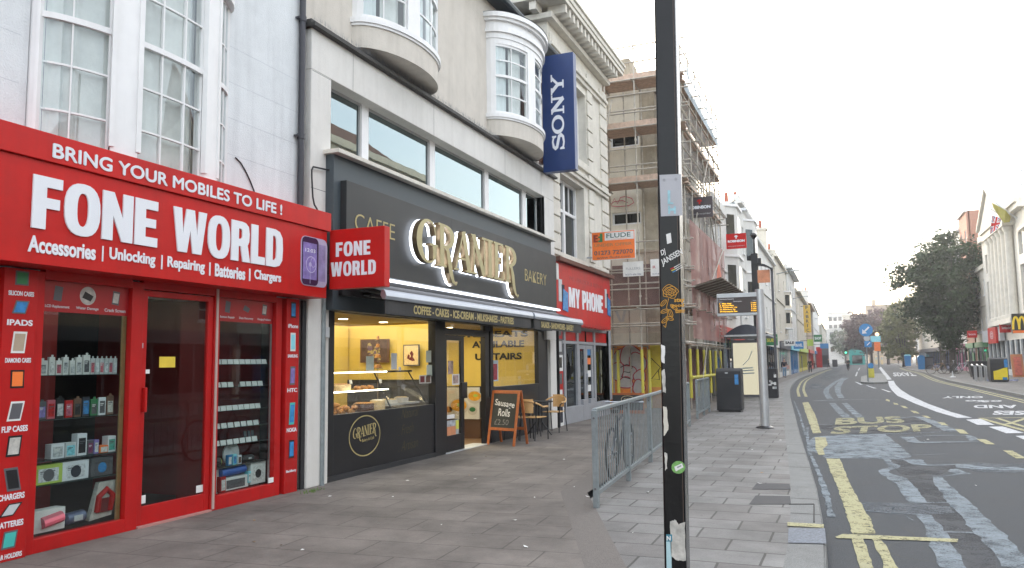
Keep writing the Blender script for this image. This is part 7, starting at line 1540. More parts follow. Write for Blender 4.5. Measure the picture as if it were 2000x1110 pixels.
for k_, (cx_, cy_, rx, ry) in enumerate(blobs):
    P = []
    for i in range(24): a_ = i/24*6.2832; q = 1+.10*math.sin(3*a_+k_); P.append(PY(cx_+rx*q*math.cos(a_), cy_+ry*q*math.sin(a_), YH))
    o = MB().prism([(p.x,p.z) for p in P], (0,YH-.008-k_*.0008,0), (1,0,0), (0,0,1), (0,-.0006,0)).build('bubble_paint', sil, t)
    m = MB(); m.strip([(p.x,p.z) for p in P+[P[0]]], .035, (0,YH-.0092-k_*.0008,0), (1,0,0), (0,0,1), (0,0,0)); m.build('outline_paint', crim, o, recalc=False)
m = MB(); P = [PY(x_,y_,YH) for x_,y_ in ((1272,700),(1290,718),(1273,740),(1288,742),(1286,722))]; m.strip([(p.x,p.z) for p in P], .03, (0,YH-.01,0), (1,0,0), (0,0,1), (0,0,0)); P = [PY(x_,y_,YH) for x_,y_ in ((1212,718),(1224,712),(1236,716),(1230,728),(1218,726),(1214,736),(1232,740))]; m.strip([(p.x,p.z) for p in P], .03, (0,YH-.02,0), (1,0,0), (0,0,1), (0,0,0)); m.build('tag_paint', K['black'], t, recalc=False)
def scrib(pts, Y, w_, mat, lab):
    P = [PY(x_,y_,Y) for x_,y_ in pts]; m = MB(); m.strip([(p.x,p.z) for p in P], w_, (0,Y,0), (1,0,0), (0,0,1), (0,-.002,0)); tag(m.build('graffiti', mat, recalc=False), lab, 'graffiti')
scrib([(1201,603),(1212,628),(1216,628),(1221,604)], YG-.14, .09, K['lgrey'], 'white painted letter V on the dark band of the scaffolded wall')
scrib([(1182,398),(1190,388),(1194,400),(1200,388),(1206,398),(1212,386),(1222,384),(1234,388),(1238,396),(1228,402),(1206,404),(1190,402),(1200,394),(1216,392),(1226,396)], YG-.14, .03, K['pink'], 'faint red scribble tag high on the scaffolded wall')
MB().box(-9.6,XC,YG-.13,YG-.01,3.5,4.9).build('dark_band', M('dark_band', (.12,.075,.07), .8, var=.2), sb)
# notices on the scaffold
for x0, y0, x1, y1, lb, tx in ((1217,510,1256,541,'white notice with grey print hanging on the scaffold tubes','FULLERS'),(1271,505,1300,540,'white notice with a red block, half hidden by the black post','R')):
    Y_ = YS1-.12; a, b = PY(x0,y1,Y_), PY(x1,y0,Y_); t = thing('notice', lb, 'notice', (a.x,Y_,a.z)); MB().box(a.x,b.x,Y_,Y_+.02,a.z,b.z).build('sheet', K['paper'], t)
    w_, h_ = b.x-a.x, b.z-a.z; text_mb(tx, (a.x+w_*.15,Y_-.002,a.z+h_*.45), (w_*(.7 if len(tx)>1 else .2),0,0), (0,0,h_*.16)).build('lettering', K['grey'] if len(tx)>1 else K['redf'], t, recalc=False)
    text_mb('01273 606 306', (a.x+w_*.12,Y_-.002,a.z+h_*.08), (w_*.76,0,0), (0,0,h_*.1)).build('lettering', K['blue'], t, recalc=False)
# shop A-board by the hoarding (dark board with oval logo)
t = thing('menu_board', 'dark framed board with an oval logo standing in front of the hoarding', 'A-board', (-5.9,23.6,0)); Y_ = 23.8; a, b = PY(1195,860,Y_), PY(1258,768,Y_)
MB().box(a.x,b.x,Y_,Y_+.05,.0,b.z).build('frame', K['oak'], t); MB().box(a.x+.06,b.x-.06,Y_-.004,Y_-.001,.1,b.z-.06).build('face', K['slateb'], t); c = PY(1226,780,Y_)
m = MB(); m.strip(arcpts(c.x,c.z,.2,.1,0,360,30), .012, (0,Y_-.006,0), (1,0,0), (0,0,1), (0,0,0)); text_mb('CAFE', (c.x-.12,Y_-.006,c.z-.04), (.24,0,0), (0,0,.07), mb=m); m.build('lettering', K['pastryl'], t, recalc=False)
# the two ROBINSON signs
def rob(lab, x0, y0, x1, y1, Y_, bgm, bx):
    a, b = PY(x0,y1,Y_), PY(x1,y0,Y_); w_, h_ = b.x-a.x, b.z-a.z; t = thing('projecting_sign', lab, 'projecting sign', (a.x,Y_,a.z)); MB().box(a.x,b.x,Y_,Y_+.06,a.z,b.z).build('board', bgm, t)
    text_mb('ROBINSON', (a.x+w_*.08,Y_-.004,a.z+h_*.42), (w_*.84,0,0), (0,0,h_*.16), bold=.06).build('lettering', K['white'], t, recalc=False); text_mb('INTELLIGENT INVESTMENT', (a.x+w_*.08,Y_-.004,a.z+h_*.14), (w_*.84,0,0), (0,0,h_*.06)).build('lettering', K['lgrey'], t, recalc=False)
    m = MB(); c_ = a.x+w_*.5; u = h_*.13; z = a.z+h_*.66; m.box(c_-u*.3,c_+u*.3,Y_-.006,Y_-.003,z,z+u*1.1); m.prism([(-u,u*.9),(u,u*.9),(u*.5,u*1.7),(-u*.5,u*1.7)], (c_,Y_-.003,z), (1,0,0), (0,0,1), (0,-.003,0)); m.build('logo', K['white'] if 'red square' in lab else K['red'], t)
    MB().tube((bx,Y_+.03,b.z-.1),(b.x,Y_+.03,b.z-.1),.025,6).build('bracket', K['silver'], t)
rob('charcoal square sign with white ROBINSON lettering on the scaffolding', 1342,383,1391,427, 28.5, M('sign_charcoal', (.06,.045,.05), .5), -4.6); rob('red square sign with white ROBINSON lettering in front of white bay house', 1419,455,1457,487, 40, K['red'], -4.9)
# ------------------------------------------------------------------ terraces
def terrace(lab, X, Y0, Y1, H, wall='shop_white', floors=2, n=3, z0=3.2, ww=1.0, wh=1.6, side=1, shop='greyd', door='blue', fasc=None, roof=None, cat='building', name='terraced_building', deep=12, pitch=0, par=.4, chim=0, bays=(), cornice=.25, fasclab=None, shopwin=True):
    """street building; side=1 faces +X (left row), -1 faces -X (right row)"""
    t = thing(name, lab, cat, (X, (Y0+Y1)/2, 0)); s = side; L = Y1-Y0
    fh = (H-z0)/floors; hs = []
    for f in range(floors):
        for i in range(n): c_ = L*(i+.5)/n; hs.append((c_-ww/2, c_+ww/2, z0+fh*f+fh*.25, z0+fh*f+fh*.25+min(wh, fh*.62)))
    m = MB(); wall_grid(m, (X,Y0,0), (0,1,0), (0,0,1), (s,0,0), L, H, hs + [(.25,L-.25,.0,2.7)], .18)
    xb = X - s*deep; shell(m, min(X-s*.2,xb), max(X-s*.2,xb), Y0, Y1, 0, H, skip=('z0','x1' if s > 0 else 'x0')); m.poly([(X,Y0,0),(X-s*.3,Y0,0),(X-s*.3,Y0,H),(X,Y0,H)]); m.poly([(X,Y0,H),(X,Y1,H),(X-s*.3,Y1,H),(X-s*.3,Y0,H)])
    m.build('wall', K[wall], t)
    m = MB(); a = (X+s*cornice, X-s*.1); m.box(min(a), max(a), Y0-.02, Y1+.02, H-.12, H+.08); m.box(min(X+s*.08,X-s*.2), max(X+s*.08,X-s*.2), Y0, Y1, H+.08, H+par)
    if floors > 1: m.box(min(X,X+s*.1), max(X,X+s*.1), Y0, Y1, z0+fh-.1, z0+fh)
    m.build('cornice', K[wall], t)
    for h in hs:
        y0, y1, a0, a1 = Y0+h[0], Y0+h[1], h[2], h[3]; f = MB(); xa, xb2 = sorted((X-s*.14, X-s*.07)); zm = (a0+a1)/2
        for p, q, r_, u in ((y0,y0+.09,a0,a1),(y1-.09,y1,a0,a1),(y0+.09,y1-.09,a0,a0+.09),(y0+.09,y1-.09,a1-.08,a1),(y0+.09,y1-.09,zm-.04,zm+.04)): f.box(xa,xb2,p,q,r_,u)
        f.box(xa+.01,xb2-.01,(y0+y1)/2-.02,(y0+y1)/2+.02,a0+.09,a1-.08) if False else None
        xs_, xe_ = sorted((X-s*.02, X+s*.1)); f.box(xs_,xe_,y0-.08,y1+.08,a0-.09,a0-.01)
        fo = f.build('window', K['winwhite'], t); xa, xb2 = sorted((X-s*.12, X-s*.115)); MB().box(xa,xb2,y0+.05,y1-.05,a0+.05,a1-.05).build('pane', K['gfar'], fo)
    xa, xb2 = sorted((X-s*.1, X-s*.04)); k = max(2, int(L/2.2)); m = MB(); m.box(xa,xb2,Y0+.26,Y1-.26,0,.45)
    for i in range(k+1): y = Y0+.26+(L-.64)*i/k; m.box(xa,xb2,y,y+.12,.45,2.7)
    m.build('shopfront_frame', K[shop], t)
    if shopwin: xa, xb2 = sorted((X-s*.09, X-s*.085)); MB().box(xa,xb2,Y0+.3,Y1-.3,.45,2.7).build('shop_window', K['gfar'], t)
    y = Y0+L*.3; xa, xb2 = sorted((X-s*.085, X-s*.02)); MB().box(xa,xb2,y,y+.9,0,2.1).build('door', K[door], t)
    if fasc: xa, xb2 = sorted((X+s*.02, X+s*.22)); MB().box(xa,xb2,Y0+.15,Y1-.15,2.6,3.15).build('fascia_board', K[fasc], t)
    for c_ in range(chim):
        y = Y0 if c_ == 0 else Y1-1.0; xx = X - s*(1.2 if c_ == 0 else 1.6)
        ch_ = MB().box(xx-.9,xx+.6,y+.1,y+1.0,H-.2,H+2.3).box(xx-1.0,xx+.7,y,y+1.1,H+2.3,H+2.5).build('chimney', K[wall], t); m = MB()
        for q in range(2): m.lathe((xx-.5+.6*q,y+.5,H+2.5), [(.16,0),(.12,.7)], 10)
        m.build('chimney_pot', M('terracotta', (.35,.1,.06), .8), ch_)
    if pitch:
        m = MB(); xr = X - s*deep/2; m.poly([(X-s*.3,Y0,H),(X-s*.3,Y1,H),(xr,Y1,H+pitch),(xr,Y0,H+pitch)]); m.poly([(X-s*deep,Y0,H),(X-s*deep,Y1,H),(xr,Y1,H+pitch),(xr,Y0,H+pitch)]); m.poly([(X-s*.3,Y0,H),(xr,Y0,H+pitch),(X-s*deep,Y0,H)]); m.poly([(X-s*.3,Y1,H),(xr,Y1,H+pitch),(X-s*deep,Y1,H)])
        m.build('roof', K[roof or 'roofs'], t)
    for (yb, z_, w_, h_) in bays:     # canted bay
        m = MB(); p = .55; A_ = [(X,yb-w_/2),(X+s*p,yb-w_*.3),(X+s*p,yb+w_*.3),(X,yb+w_/2)]
        for a_, b_ in zip(A_, A_[1:]): m.poly([(*a_,z_),(*b_,z_),(*b_,z_+h_),(*a_,z_+h_)])
        m.poly([(x,y,z_) for x,y in A_]); m.poly([(x,y,z_+h_) for x,y in A_]); bo = m.build('bay', K[wall], t)
        for a_, b_ in zip(A_, A_[1:]):
            g_ = MB()
            A2, B2 = Vector((*a_,0)), Vector((*b_,0)); d_ = (B2-A2); nrm = Vector((d_.y,-d_.x,0)).normalized()*.012
            if nrm.x*s < 0: nrm = -nrm
            for fl in (0,1): g_.obox(A2+d_*.18+nrm*.2+Vector((0,0,z_+h_*(.12+.5*fl))), d_*.64, (0,0,h_*.30), nrm)
            g_.build('bay_window', K['gfar'], bo)
        m = MB(); 
        for z in (z_+h_, z_+h_*.5, z_-.12): q = [(X,yb-w_/2-.08),(X+s*(p+.1),yb-w_*.3-.05),(X+s*(p+.1),yb+w_*.3+.05),(X,yb+w_/2+.08)]; m.prism(q, (0,0,z), (1,0,0), (0,1,0), (0,0,.12))
        m.build('moulding', K['winwhite'], bo)
    return t
terrace('white house with a canted bay window just beyond the scaffolding', -5.1, 36.6, 46.5, 8.9, n=2, floors=2, bays=((42.5,4.2,3.2,5.2),), fasc='red', shop='greyd', cornice=.15); terrace('taller white house with a two-storey bay behind the red square sign', -5.0, 46.6, 55, 10.7, n=2, floors=2, ww=.9, bays=((51,3.6,3.2,6.4),), fasc='greyd', shop='greyd')
terrace('low white building with small windows behind the black lamp column', -5.0, 55.1, 73, 9.9, n=5, floors=2, ww=.8, chim=1, fasc='shop_white', shop='black')
terrace('white building with tall chimney and sash windows beyond the low one', -4.9, 73, 89, 10.8, wall='shop_cream', n=2, floors=2, ww=1.2, chim=2, fasc='greyd', bays=((86,4.8,3,3.6),), shop='shop_white', door='blue', pitch=2)
terrace('white corniced building with blue shopfront along the left row', -4.8, 89, 106, 11.4, n=4, floors=2, fasc='cyan', shop='blues', cornice=.6)
terrace('long white building with pilasters behind the yellow vertical sign', -4.7, 106, 134, 10.2, wall='shop_cream', n=5, floors=2, fasc='lime', shop='yellow', cornice=.5)
terrace('brown stone building with green and red shopfronts further along', -4.5, 134, 158, 10.5, wall='tan', n=4, fasc='red', shop='red', cornice=.7)
terrace('white building with red chimney pots near the far end of left row', -4.2, 158, 205, 12.0, n=6, fasc='blues', shop='greyd', chim=2)
terrace('plain pale block at the far end of the left row', -3.6, 205, 270, 10, wall='shop_cream', n=8, fasc='greyd')
# building across the street end
def block(lab, x0, x1, y, H, wall, nx, nz, d=18):
    t = thing('distant_building', lab, 'building', ((x0+x1)/2, y, 0)); hs = []
    for i in range(nx):
        for j in range(nz): cx_ = (x1-x0)*(i+.5)/nx; z = 4+(H-4.5)*j/nz; hs.append((cx_-.7,cx_+.7,z+.5,z+2.3))
    m = MB(); wall_grid(m, (x0,y,0), (1,0,0), (0,0,1), (0,-1,0), x1-x0, H, hs, .2); shell(m, x0, x1, y+.22, y+d, 0, H, skip=('z0',)); m.poly([(x0,y,H),(x1,y,H),(x1,y+.3,H),(x0,y+.3,H)]); m.build('wall', K[wall], t)
    for h in hs: MB().box(x0+h[0],x0+h[1],y+.15,y+.18,h[2],h[3]).build('window', K['gfar'], t)
    MB().box(x0-.2,x1+.2,y-.3,y+.2,H-.1,H+.4).build('cornice', K[wall], t); MB().box(x0+2,x0+3.2,y+4,y+5,H,H+2.5).build('chimney', K[wall], t)
    return t
block('pale terrace closing the left end of the street far away', -14, 1.5, 330, 13, 'shop_white', 6, 3); block('cream block behind the copper trees in the far distance', 1.8, 13, 330, 18, 'shop_cream', 5, 4); block('small white block in the middle of the far street end', -4, 6, 380, 22, 'shop_white', 5, 5)
block('brown flat-topped block rising behind the copper trees', 9, 22, 290, 19, 'tan', 5, 4); block('white shop block behind the bare tree on the right', 17.5, 27, 200, 10, 'shop_white', 4, 1)
t = thing('shop_kiosk', 'turquoise shopfront at the far end of the street', 'kiosk', (6,240,0)); MB().box(2.5,6.5,240,244,0,4.6).build('front', K['teal'], t); MB().box(3.2,5.8,239.9,239.98,.3,2.6).build('shop_window', K['gfar'], t)
# signs along the left row
def flag_sign(lab, x0, y0, x1, y1, Y_, mt, s_=None, tm=None, name='projecting_sign', vert=False, bx=-4.9):
    a, b = PY(x0,y1,Y_), PY(x1,y0,Y_); t = thing(name, lab, 'projecting sign', (a.x,Y_,a.z)); MB().box(a.x,b.x,Y_,Y_+.15,a.z,b.z).build('panel', K[mt] if isinstance(mt,str) else mt, t)
    w_, h_ = b.x-a.x, b.z-a.z
    if s_ and not vert: text_mb(s_, (a.x+w_*.1,Y_-.01,a.z+h_*.3), (w_*.8,0,0), (0,0,h_*.4), bold=.05).build('lettering', K[tm], t, recalc=False)
    if vert:
        for i, c_ in enumerate(s_): text_mb(c_, (a.x+w_*(.32 if c_ != 'I' else .44),Y_-.01,b.z-h_*(i+.85)/len(s_)), (w_*(.4 if c_ != 'I' else .12),0,0), (0,0,h_*.7/len(s_)), bold=.03).build('lettering', K[tm], t, recalc=False)
    MB().box(min(bx,a.x),a.x,Y_+.04,Y_+.1,b.z-.2,b.z-.12).build('bracket', K['greyd'], t); return t
flag_sign('tall yellow vertical sign spelling FABRIC high on the left row', 1571,596,1582,650, 118, M('fabric_yellow', (.72,.48,.08), .6), 'FABRIC', 'greyd', vert=True)
flag_sign('dark green shop sign with a yellow word beside the bus shelter', 1496,653,1518,675, 52, 'green', 'SUBS', 'yellow'); flag_sign('white box sign on the left row above the blue door', 1532,663,1553,676, 75, 'paper', 'SALE', 'navy'); flag_sign('blue box sign along the left row', 1550,667,1569,682, 88, 'blues', 'TRAVEL', 'white'); flag_sign('lime green box sign further along the left row', 1577,663,1588,676, 112, 'lime'); flag_sign('dark green box sign near the brown stone building', 1590,654,1605,668, 130, 'green', 'SHOP', 'white'); flag_sign('blue box sign near the far red shopfront', 1602,671,1618,681, 150, 'blues')
# street lights on brackets over the left row
for lb, x0, y0, x1, y1, Y_ in (('curved grey street lamp arm above the red square sign', 1419,400,1458,411, 44),('street lamp arm over the chimneyed white building', 1541,530,1562,529, 75),('street lamp arm over the yellow vertical sign', 1567,580,1595,583, 100),('street lamp arm near the end of the left row', 1612,620,1632,621, 170)):
    a, b = PY(x0,y0,Y_), PY(x1,y1,Y_); t = thing('street_lamp', lb, 'street lamp', (a.x,Y_,a.z)); MB().path([(-5.2,Y_,a.z-.25),(a.x,Y_,a.z),(b.x-.6,Y_,a.z+.05)], .04, 6).build('arm', K['galv'], t); MB().prism([(-.7,0),(0,-.02),(.05,.06),(-.1,.14),(-.7,.1)], (b.x,Y_-.12,b.z), (1,0,0), (0,0,1), (0,.28,0)).build('lamp_head', K['lgrey'], t)
# things on the left footway
t = thing('litter_bin', 'small dark bin on the far left footway', 'litter bin', (-1.2,190,0)); p = gp(1631,717); MB().box(p.x-.5,p.x+.5,p.y,p.y+1,0.05,1.5).build('body', K['charc'], t, bevel=.05); MB().box(p.x-.4,p.x+.4,p.y-.02,p.y,1.1,1.3).build('slot', K['black'], t)
t = thing('phone_kiosk', 'dark upright kiosk at the far left footway edge', 'kiosk', (-3,175,0)); p = gp(1611,717); MB().box(p.x-.6,p.x+.9,p.y,p.y+1.2,0,4.2).build('body', K['greyd'], t, bevel=.05); MB().box(p.x-.4,p.x+.7,p.y-.03,p.y,.5,2.4).build('panel', K['black'], t)
p = gp(1598,718); MB_ = MB().box(p.x-.7,p.x+.8,p.y,p.y+.3,0,4.0); tag(MB_.build('red_hoarding', K['red']), 'red shop panel standing out at the far left shops', 'panel')
# ------------------------------------------------------------------ right side
RX = 13.6
# bank with pilasters and pediment
bk = thing('bank_building', 'pale classical bank with tall pilasters, cornices and a pediment', 'building', (RX,80,0)); Y0, Y1 = 70, 90; H = 13.2
hol = [(c_-.7,c_+.7,z,z+h) for c_ in (2.2,5.6,14.2,17.6) for z, h in ((5.2,3.6),(9.6,1.8))]
m = MB(); wall_grid(m, (RX,Y1,0), (0,-1,0), (0,0,1), (-1,0,0), Y1-Y0, H, hol+[(.5,19.5,0,3.0)], .3); shell(m, RX+.35, RX+16, Y0, Y1, 0, H, skip=('z0','x0')); m.poly([(RX,Y0,0),(RX+.4,Y0,0),(RX+.4,Y0,H),(RX,Y0,H)]); m.poly([(RX,Y0,H),(RX,Y1,H),(RX+.4,Y1,H),(RX+.4,Y0,H)]); m.poly([(RX,Y1,0),(RX+.4,Y1,0),(RX+.4,Y1,H),(RX,Y1,H)])
m.build('wall', K['stone'], bk)
for h in hol: y1, y0 = Y1-h[0], Y1-h[1]; f = MB(); [f.box(RX+.2,RX+.26,a_,b_,c_,d_) for a_,b_,c_,d_ in ((y0,y0+.1,h[2],h[3]),(y1-.1,y1,h[2],h[3]),(y0+.1,y1-.1,h[2],h[2]+.1),(y0+.1,y1-.1,(h[2]+h[3])/2-.05,(h[2]+h[3])/2+.05))]; fo = f.build('window', K['soffit'], bk); MB().box(RX+.23,RX+.235,y0,y1,h[2],h[3]).build('pane', K['gfar'], fo)
for y in (74.90,76.60,78.30,80.00,81.70,83.40):
    m = MB(); m.lathe((RX-.32,y,4.7), [(.42,0),(.42,.3),(.34,.35),(.30,7.0),(.34,7.1),(.45,7.3),(.45,7.5)], 12); m.build('column', K['stone'], bk, smooth=True)
m = MB(); m.box(RX-.8,RX,74.00,84.30,4.3,4.7); m.box(RX-.85,RX,74.00,84.30,12.2,12.8); m.box(RX-1.05,RX,73.80,84.50,12.8,13.1); m.box(RX-.4,RX,70,74.00,4.3,4.55); m.box(RX-.5,RX,70,74.00,13.0,13.4); m.box(RX-.7,RX,70,74.00,13.4,13.7); m.box(RX-.35,RX,84.50,90,12.8,13.4)
m.build('cornice', K['stone'], bk); m = MB()
pf = [(73.80,13.12),(79.15,16.1),(84.50,13.12)]; m.add([(RX-.95,y,z) for y,z in pf]+[(RX+1.5,y,z) for y,z in pf], [(0,1,2),(3,4,5),(0,1,4,3),(1,2,5,4),(2,0,3,5)])
for a_, b_ in (((73.70,13.15),(79.15,16.25)),((79.15,16.25),(84.60,13.15))): m.obox((RX-1.2,a_[0],a_[1]), (0,b_[0]-a_[0],b_[1]-a_[1]), (1.2,0,0), (0,0,.25))
m.build('pediment', K['stone'], bk)
m = MB(); m.box(RX-.1,RX+.02,70.3,89.6,0,.5); [m.box(RX-.1,RX+.05,70.3+i*2.1,70.7+i*2.1,.5,3.0) for i in range(10)]; m.build('shopfront_frame', K['lgrey'], bk); MB().box(RX+.06,RX+.07,70.4,89.6,.5,3.0).build('shop_window', K['gfar'], bk)
t = thing('shop_sign', 'grey fascia with a red square logo panel on the bank', 'shop sign', (RX-.4,84,3.1)); MB().box(RX-.5,RX-.12,80.8,90,3.0,4.1).build('fascia_board', K['lgrey'], t); MB().box(RX-.7,RX-.52,81.5,85.5,2.8,4.25).build('red_panel', K['red'], t); text_mb('@', (RX-.71,84.3,3.2), (0,-1.6,0), (0,0,.7)).build('logo', K['white'], t, recalc=False)
t = thing('shop_sign', 'bright red projecting board with white words right of the red logo', 'projecting sign', (RX-1.4,78.5,3.6)); Y_ = 78.5; a, b = PY(1953,650,Y_), PY(1978,633,Y_); MB().box(a.x,b.x,Y_,Y_+.15,a.z,b.z).build('panel', K['red'], t); text_mb('Santander', (a.x+.15,Y_-.01,(a.z+b.z)/2-.05), (b.x-a.x-.3,0,0), (0,0,.22)).build('lettering', K['white'], t, recalc=False); MB().box(b.x,RX,Y_+.05,Y_+.1,b.z-.2,b.z-.1).build('bracket', K['greyd'], t)
t = thing('shop_sign', 'small red box sign with white word left of the bank sign', 'projecting sign', (RX-1.6,91,3.3)); Y_ = 91; a, b = PY(1890,660,Y_), PY(1908,646,Y_); MB().box(a.x,b.x,Y_,Y_+.2,a.z,b.z).build('panel', K['red'], t); text_mb('Santander', (a.x+.1,Y_-.01,(a.z+b.z)/2-.1), (b.x-a.x-.2,0,0), (0,0,.2)).build('lettering', K['white'], t, recalc=False); MB().box(b.x,RX,Y_+.05,Y_+.1,b.z-.2,b.z-.1).build('bracket', K['greyd'], t)
# restaurant right of the bank
terrace('pale stone building with black and yellow restaurant front at right edge', RX, 52, 70, 11.2, wall='stone', n=4, side=-1, shop='greyd', fasc='black', door='black', cornice=.6)
t = thing('shop_sign', 'black fascia with golden arches letter M at the right edge', 'shop sign', (RX-.5,67,3)); Y_ = 70.5; a, b = PY(1979,660,Y_), PY(2012,612,Y_); MB().box(a.x,b.x+2,Y_,Y_+.3,a.z+.35,b.z).build('board', K['black'], t); MB().box(a.x,b.x+2,Y_-.02,Y_-.001,a.z+.35,a.z+.55).build('orange_edge', K['orange'], t)
c = PY(1990,632,Y_); m = MB(); [m.strip(arcpts(c.x+dx_,c.z-.45,.2,.95,0,180,14), .14, (0,Y_-.02-.001*i,0), (1,0,0), (0,0,1), (0,-.03,0)) for i, dx_ in enumerate((-.2,.2))]; m.build('arch_letter', M('arch_yellow', (.85,.6,.02), .4), t, recalc=False)
# brick block, green shop, white block behind the tree
terrace('low pale shop building hidden between bank and brick block', RX+.2, 90.2, 99, 10.5, wall='shop_cream', n=3, side=-1, fasc='green', shop='green', door='green')
bt = terrace('red brick block rising above the tree', RX+.1, 99.1, 105, 17.7, wall='shop_white', n=2, floors=3, side=-1, shop='green', fasc='green', door='green'); 
K['brick'] = BRICK('red_brick', (.42,.16,.09), (.34,.12,.07), (.4,.33,.28))
for ch in bt.children:
    if ch.name.split('.')[0] in ('wall',): ch.data.materials[0] = K['brick']
terrace('white rendered block left of the red brick block', RX+.1, 105, 122, 16.4, n=5, floors=3, side=-1, shop='plum', fasc='plum', door='plum', cornice=.5)
terrace('cream terrace hidden behind the big tree', RX+.5, 122, 170, 12, wall='shop_cream', n=8, side=-1, shop='blue', fasc='greyd')
terrace('low pale terrace beyond the trees on the right', RX+2, 170, 198, 11, n=6, side=-1, shop='wood', fasc='rooft')
# opposite row nearer than the picture edge, seen only in window reflections
terrace('brown roofed white terrace across the road, seen in the ribbon window', RX, 34, 49.5, 14.6, wall='shop_cream', n=4, floors=3, side=-1, pitch=4.2, roof='rooft', fasc='greyd'); terrace('lower terrace across the road beyond the brown roofed one', RX, 49.5, 52, 9, wall='shop_cream', n=2, side=-1, pitch=2, roof='roofs', fasc='greyd'); terrace('low shop row across the road before the brown roofed one', RX, 30, 34, 9, wall='stone', n=2, side=-1, fasc='greyd'); terrace('low brick terrace across the road, reflected in shop windows', RX, 6, 30, 6.6, wall='tan', n=6, side=-1, pitch=2.6, roof='rooft', fasc='greyd'); terrace('pale terrace across the road behind the camera', RX, -30, 6, 8.5, wall='shop_cream', n=8, side=-1, pitch=2.5, roof='roofs', fasc='greyd')
# flags and aerials
def flag(lab, pb, pt, cloth, Y_, mt, extra=None):
    t = thing('flag', lab, 'flag', PY(*pb,Y_)); a, b = PY(*pb,Y_), PY(*pt,Y_); MB().tube(a, b, .05, 8).build('pole', K['lgrey'], t)
    P = [PY(x,y,Y_) for x,y in cloth]; n = len(P)//2; m = MB()
    for i in range(n-1):
        q = [P[i],P[i+1],P[2*n-2-i],P[2*n-1-i]]; off = lambda k: Vector((0,.15*math.sin(k*2.1),0)); m.poly([q[0]+off(i),q[1]+off(i+1),q[2]+off(i+1),q[3]+off(i)], 0)
    o = m.build('cloth', mt, t, recalc=False)
    if extra: extra(t, P, Y_)
def uj(t, P, Y_):
    A_, B_, C_, D_ = [PY(x, y, Y_-.25) for x, y in ((1938,421),(1956,427),(1949,447),(1933,458))]
    q = lambda u, v, k: (A_*(1-u) + B_*u)*(1-v) + (D_*(1-u) + C_*u)*v + Vector((0, -.02*k + .12*math.sin(u*5), 0))
    def band(p0, p1, w_, k, mi, mb):
        n = 6; dx, dy = p1[0]-p0[0], p1[1]-p0[1]; L = math.hypot(dx, dy); nx, ny = -dy/L*w_, dx/L*w_; cl = lambda v: min(1, max(0, v))
        for i in range(n):
            a, b = i/n, (i+1)/n; mb.poly([q(cl(p0[0]+dx*f+sg*nx), cl(p0[1]+dy*f+sg*ny), k) for f, sg in ((a,1),(b,1),(b,-1),(a,-1))], mi)
    m = MB()
    for p0, p1 in (((0,0),(1,1)),((1,0),(0,1))): band(p0, p1, .11, 1, 1, m); band(p0, p1, .045, 2, 0, m)
    for p0, p1 in (((.5,0),(.5,1)),((0,.5),(1,.5))): band(p0, p1, .16, 3, 1, m); band(p0, p1, .09, 4, 0, m)
    m.build('stripes', [K['red'],K['white']], t, recalc=False)
flag('union flag hanging from a white pole on the bank front', (1975,434), (1935,408), [(1938,421),(1947,424),(1956,427),(1949,447),(1941,452),(1933,458)], 74, K['flag'], uj)
flag('olive yellow flag drooping from a pole above the union flag', (1998,436), (1944,396), [(1937,396),(1950,402),(1964,412),(1974,424),(1972,434),(1960,436),(1950,420),(1940,406)], 73, K['flagg'])
for lb, x, y0, y1, Y_ in (('rooftop aerial mast above the brick block', 1891,372,338,95),('smaller rooftop aerial at right edge of the picture', 1995,352,330,88)):
    t = thing('aerial', lb, 'aerial', PY(x,y0+35,Y_)); a, b = PY(x,y0+30,Y_), PY(x,y1,Y_); MB().tube(a,b,.05,6).build('mast', K['grey'], t); m = MB(); [m.tube(b+Vector((-.4,0,-.2-.45*i)), b+Vector((.45,0,-.15-.45*i)), .03, 5) for i in range(4)]; m.build('rods', K['grey'], t)
# big black bin, cycle racks, solar bin with yellow panel, A-board
p0, p1 = gp(1897,742), gp(1936,742); Yb_ = 66; a, b = PY(1895,740,Yb_), PY(1938,705,Yb_); t = thing('wheeled_bin', 'huge black wheeled bin behind the cycle racks', 'wheeled bin', (a.x,Yb_,0)); m = MB(); m.prism([(.12,.1),(.88,.1),(1.0,.93),(0,.93)], (a.x,Yb_,.0), (b.x-a.x,0,0), (0,0,b.z), (0,1.1,0)); m.build('body', K['blackm'], t); MB().box(a.x-.03,b.x+.03,Yb_-.05,Yb_+1.15,b.z*.93,b.z).build('lid', K['charc'], t, bevel=.03)
for sx in (.15,.85): MB().lathe((a.x+(b.x-a.x)*sx,Yb_+.05,.1), [(.1,-.04),(.1,.04)], 12, ax=(1,0,0)).build('wheel', K['rubber'], t)
for i in range(3):
    x = PY(1906+i*10,742,61).x; t = thing('cycle_rack', 'steel hoop cycle rack beside the yellow-panelled bin, %s from the left' % ORD[i], 'cycle rack', (x,61,0), 'hoop cycle racks'); m = MB(); q = [(x,60.6,0),(x,60.6,.95)]+[(x,60.6+.35-.35*math.cos(R(k)),.95+.14*math.sin(R(k))) for k in range(30,180,30)]+[(x,61.3,.95),(x,61.3,0)]; m.path([(u[0]-.18*(j>1)*(j<7),u[1],u[2]) for j,u in enumerate(q)], .045, 8); m.build('hoop', K['steel'], t, smooth=True); MB().lathe((x,60.6,0),[(.09,0),(.09,.02)],10).build('base_plate', K['steel'], t)
